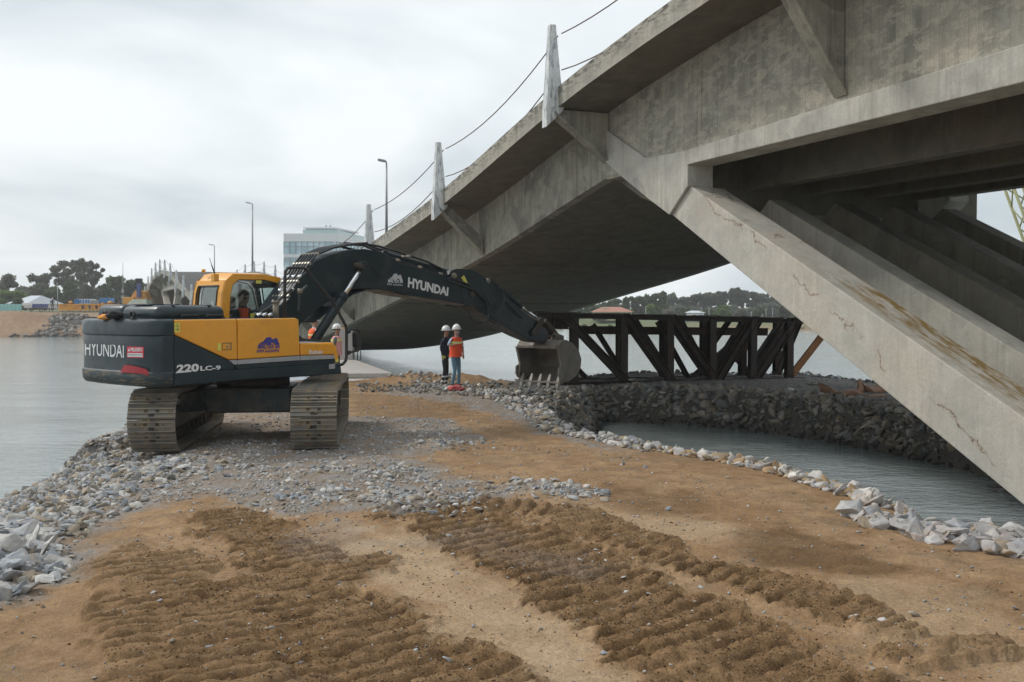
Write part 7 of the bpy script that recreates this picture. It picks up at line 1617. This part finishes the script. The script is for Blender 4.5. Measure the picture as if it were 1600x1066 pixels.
# orange crane cab with a blue mast
p0 = on_y(217, 466, 150); t = thing('mobile_crane', 'orange mobile crane with a dark blue telescopic mast beyond the excavator', 'crane', tuple(p0))
mb = MB(); mb.loft([[p0 + Vector((sx_ * w_, dy, z_)) for sx_, dy in ((-1, 0), (1, 0), (1, 2.2), (-1, 2.2))] for z_, w_ in ((-1.6, 1.3), (0, 1.2), (.9, .75), (1.1, .5))]); build(mb, 'cab', MAT['site_orange'], t, True, bevel=.1)
mb = MB(); mb.beam(on_y(217, 465, 149.6), on_y(217.5, 439, 149.6), .5, .5, (0, 1, 0)); build(mb, 'mast', MAT['blue_dark'], t, True); mb = MB(); mb.box(on_y(217.5, 439, 149.6), (.8, .7, .7)); build(mb, 'mast_head', MAT['black_cloth'], t, True, bevel=.05)
mb = MB(); q = on_y(203, 470, 150); mb.box((q.x, q.y, q.z), (1.6, 1.5, 1.0)); build(mb, 'counterweight', MAT['site_orange'], t, True, bevel=.08)
p0 = on_y(212, 476, 146); t = thing('tarpaulin_tent', 'pale tarpaulin tent with a pink lower side beyond the excavator', 'tent', tuple(p0)); mb = MB(); mb.loft([[p0 + Vector((x_, y_, z_)) for x_, y_ in ((-a_, 0), (b_, 0), (b_, 2), (-a_, 2))] for z_, a_, b_ in ((-.4, 1.5, 1.6), (.2, 1.1, 1.6), (.75, .5, 1.5))]); build(mb, 'canvas', MAT['tarp_pale'], t, True); mb = MB(); mb.box(p0 + Vector((.1, -.06, -.15)), (2.4, .1, .5)); build(mb, 'skirt', MAT['pink_sheet'], t, True)
# poles
def pole(px, yt, yb, D, r, name, label, cat, extra=None, group=None):
    a = on_y(px, yb, D); b = on_y(px, yt, D); t = thing(name, label, cat, tuple(a), 0, group); mb = MB(); mb.tube([a, b], [r, r * .6], 8); build(mb, 'pole', MAT['pole_grey'], t, True)
    if extra: extra(t, b)
    return t
def kit(t, b):
    for dz, w_ in ((-1.7, .35), (-2.6, .45), (-3.2, .3)): mb = MB(); mb.box(b + Vector((0, -.2, dz - 2.6)), (w_, .3, .5)); build(mb, 'floodlight', MAT['pole_grey'], t, True, bevel=.03)
pole(192, 411, 484, 155, .07, 'antenna_mast', 'thin tall antenna mast with small white boxes on the far left bank', 'mast', kit)
pole(90, 446, 484, 160, .08, 'utility_pole', 'thin pale utility pole in front of the dark trees on the far left bank', 'pole')
def lamp_arm(ln, dx):
    def f(t, b):
        mb = MB(); mb.tube([b, b + Vector((dx * .4, 0, .12)), b + Vector((dx, 0, .16))], .05, 6); build(mb, 'arm', MAT['pole_grey'], t, True)
        mb = MB(); mb.box(b + Vector((dx + math.copysign(ln * .4, dx), 0, .16)), (ln, .3, .14), 0, Matrix.Rotation(rad(12 if dx < 0 else -12), 3, 'Y')); h_ = build(mb, 'lamp_head', MAT['wall_grey'], t, True, bevel=.04)
    return f
sA = (7.4 - 1) * SP; q = BP(sA, WT - .6, zf(sA) + .3); D = q.y; pA = on_y(603.5, 0, D)
t0 = pole(604, 255, 366, 62, .085, 'street_lamp', 'tall street lamp standing nearest, rising above the bridge edge', 'street lamp', lamp_arm(.45, -.12), 'street lamps along the bridge road')
pole(394.5, 319, 436, 137, .14, 'street_lamp', 'tall street lamp rising straight above the excavator cab roof', 'street lamp', lamp_arm(.65, -.3), 'street lamps along the bridge road')
pole(335, 384, 436, 175, .12, 'street_lamp', 'farthest and shortest street lamp, left above the cab roof', 'street lamp', lamp_arm(.7, -.3), 'street lamps along the bridge road')
for i, (px, yt) in enumerate(((985, 476), (1009, 480), (1096, 481), (1108, 482), (1174, 488), (1197, 483), (1207, 483), (1191, 492))):
    pole(px, yt, 503, 210, .08, 'lamp_post', 'small distant lamp post on the far right shore', 'lamp post', (lambda t, b: build(MB().box(b, (.32, .3, .16)), 'lamp_head', MAT['pole_grey'], t, True)), 'lamp posts on the far right shore')
# person on the far bank
p_ = on_y(82, 485, 150); person('tiny person in dark clothes and white helmet standing on the far left bank', (p_.x, p_.y, p_.z), rad(-60), 1.75, C2, dict(elbow_l=(.0, .27, 1.18), hand_l=(.05, .26, .93), elbow_r=(-.04, -.27, 1.18), hand_r=(.02, -.26, .90), knee_l=(.03, .10, .50), foot_l=(.0, .11, .085), knee_r=(.02, -.09, .5), foot_r=(-.04, -.11, .085)))
# ------------------------------------------------------------------ glass apartment block behind the bridge
m, nt, p = new_mat('facade_glass'); N = NT(nt); a = N.noise(N.obj(), .35, 2, .5); c = N.mix(N.mapr(a, .35, .65), (.30, .46, .53), (.56, .72, .77)); nt.links.new(c, p.inputs['Base Color']); p.inputs['Roughness'].default_value = .12; MAT['facade_glass'] = m
plain('render_white', (.70, .71, .72), .6); plain('mullion', (.30, .34, .37), .5); plain('glass_rail', (.45, .58, .58), .2)
D = 235.0; c0 = on_y(443.5, 430, D); c1 = on_y(527, 430, D); c2x = on_y(576, 430, D + 26); zg_ = on_y(443, 484, D).z
bl = thing('apartment_block', 'white and pale blue glass apartment block standing behind the bridge', 'building', (c0.x, D, zg_))
A_ = Vector((c0.x, D, 0)); B_ = Vector((c1.x, D, 0)); Cc = Vector((c2x.x, c2x.y, 0)); Dd = Vector((c0.x + 2, D + 26, 0))
ys_ = [365, 397.5, 417.5, 437.5, 457.5, 477.5]; zl = [on_y(443, y_, D).z for y_ in ys_]
mb = MB(); mb.prism([A_ + Vector((.6, .6, zg_)), B_ + Vector((-.3, .7, zg_)), Cc + Vector((-1, 0, zg_)), Dd + Vector((0, 0, zg_))], (0, 0, zl[0] - zg_ - 1.0)); build(mb, 'core', MAT['wall_grey'], bl, True)
for i, z_ in enumerate(zl):
    th = (zl[0] - on_y(443, 377.5, D).z) if i == 0 else .75
    mb = MB(); mb.prism([A_ + Vector((0, 0, z_)), B_ + Vector((.2, 0, z_)), Cc + Vector((.2, 0, z_)), Dd + Vector((0, 0, z_))], (0, 0, -th)); build(mb, 'floor_band', MAT['render_white'], bl, True)
    zt_2 = z_ - th; zb2 = (zl[i + 1] if i + 1 < len(zl) else zg_)
    if zt_2 - zb2 < .5: continue
    for (P_, Q_, n_) in ((A_, B_, 9), (B_, Cc, 9)):
        d = (Q_ - P_); L = d.length; d = d / L; nn = Vector((d.y, -d.x, 0))
        for k_ in range(n_):
            a_ = P_ + d * (L * k_ / n_ + .08) + nn * -.25; b_ = P_ + d * (L * (k_ + 1) / n_ - .08) + nn * -.25
            mb = MB(); mb.add([a_ + Vector((0, 0, zb2)), b_ + Vector((0, 0, zb2)), b_ + Vector((0, 0, zt_2)), a_ + Vector((0, 0, zt_2)), ], [(0, 1, 2, 3)]); mb.prism([a_ + Vector((0, 0, zb2)), b_ + Vector((0, 0, zb2)), b_ + Vector((0, 0, zt_2)), a_ + Vector((0, 0, zt_2))], nn * -.06) if 0 else None
            w = build(mb, 'window', MAT['facade_glass'], bl, True, recalc=False)
        mb = MB()
        for k_ in range(n_ + 1): q = P_ + d * (L * k_ / n_) + nn * -.15; mb.box(q + Vector((0, 0, (zb2 + zt_2) / 2)), (.14, .14, zt_2 - zb2))
        q0 = P_ + nn * -.15 + Vector((0, 0, zb2 + (zt_2 - zb2) * .62)); q1 = Q_ + nn * -.15 + Vector((0, 0, zb2 + (zt_2 - zb2) * .62)); mb.beam(q0, q1, .10, .10); build(mb, 'mullion', MAT['mullion'], bl, True)
mb = MB(); p0 = on_y(478, 365, D + 6); p1 = on_y(519, 365, D + 6); zt_ = on_y(478, 357.5, D + 6).z; z_ = zl[0]
mb.prism([Vector((p0.x, D + 6, z_)), Vector((p1.x, D + 6, z_)), Vector((p1.x + 3, D + 20, z_)), Vector((p0.x, D + 20, z_))], (0, 0, zt_ - z_)); ph = build(mb, 'penthouse', MAT['wall_grey'], bl, True)
mb = MB(); mb.prism([Vector((p0.x - .5, D + 5, zt_)), Vector((p1.x + .5, D + 5, zt_)), Vector((p1.x + 4, D + 21, zt_)), Vector((p0.x - .5, D + 21, zt_))], (0, 0, .35)); build(mb, 'roof_slab', MAT['render_white'], ph, True)
for k_ in range(4): q = p0.x + (p1.x - p0.x) * (k_ + .5) / 4; mb = MB(); mb.box((q, D + 5.95, (z_ + zt_) / 2), (.9, .05, (zt_ - z_) * .7)); build(mb, 'window', MAT['facade_glass'], ph, True)
for P_, Q_ in ((A_ + Vector((4.3, .3, 0)), B_), (B_, Cc)):
    mb = MB(); mb.beam(P_ + Vector((0, .3, zl[0] + .45)), Q_ + Vector((0, .3, zl[0] + .45)), .06, .9); build(mb, 'glass_parapet', MAT['glass_rail'], bl, True)
for k_ in range(2): mb = MB(); mb.cyl((p0.x + 4 + k_ * 1.0, D + 10, zt_ + .3), (p0.x + 4 + k_ * 1.0, D + 10, zt_ + 1.2), .2, 8); build(mb, 'vent', MAT['pole_grey'], bl, True)

# look-alikes told apart by their place in the row
ORD = 'first second third fourth fifth sixth seventh eighth ninth tenth eleventh twelfth thirteenth fourteenth fifteenth sixteenth seventeenth'.split()
from collections import defaultdict
rows_ = defaultdict(list)
for o in C.objects:
    if o.parent is None and o.get('group') and o.get('label'): rows_[o['label']].append(o)
for lab, lst in rows_.items():
    if len(lst) > 1:
        lst.sort(key=lambda o: o.location.x / o.location.y)
        for i, o in enumerate(lst): o['label'] = ' '.join(lab.split()[:12]) + ', ' + ORD[i] + ' from left'
# ------------------------------------------------------------------ thin damp air over the river
HAZE = 0.0006
if HAZE:
    m = bpy.data.materials.new('haze'); m.use_nodes = True; m.node_tree.nodes.clear(); out = m.node_tree.nodes.new('ShaderNodeOutputMaterial'); pv_ = m.node_tree.nodes.new('ShaderNodeVolumePrincipled')
    pv_.inputs['Color'].default_value = (.97, .99, 1, 1); pv_.inputs['Density'].default_value = HAZE; pv_.inputs['Anisotropy'].default_value = .3; m.node_tree.links.new(pv_.outputs[0], out.inputs['Volume'])
    mb = MB(); mb.box((0, 310, 16), (2600, 900, 44)); hz_o = build(mb, 'haze', m); tag(hz_o, 'thin grey haze over the river', kind='stuff')
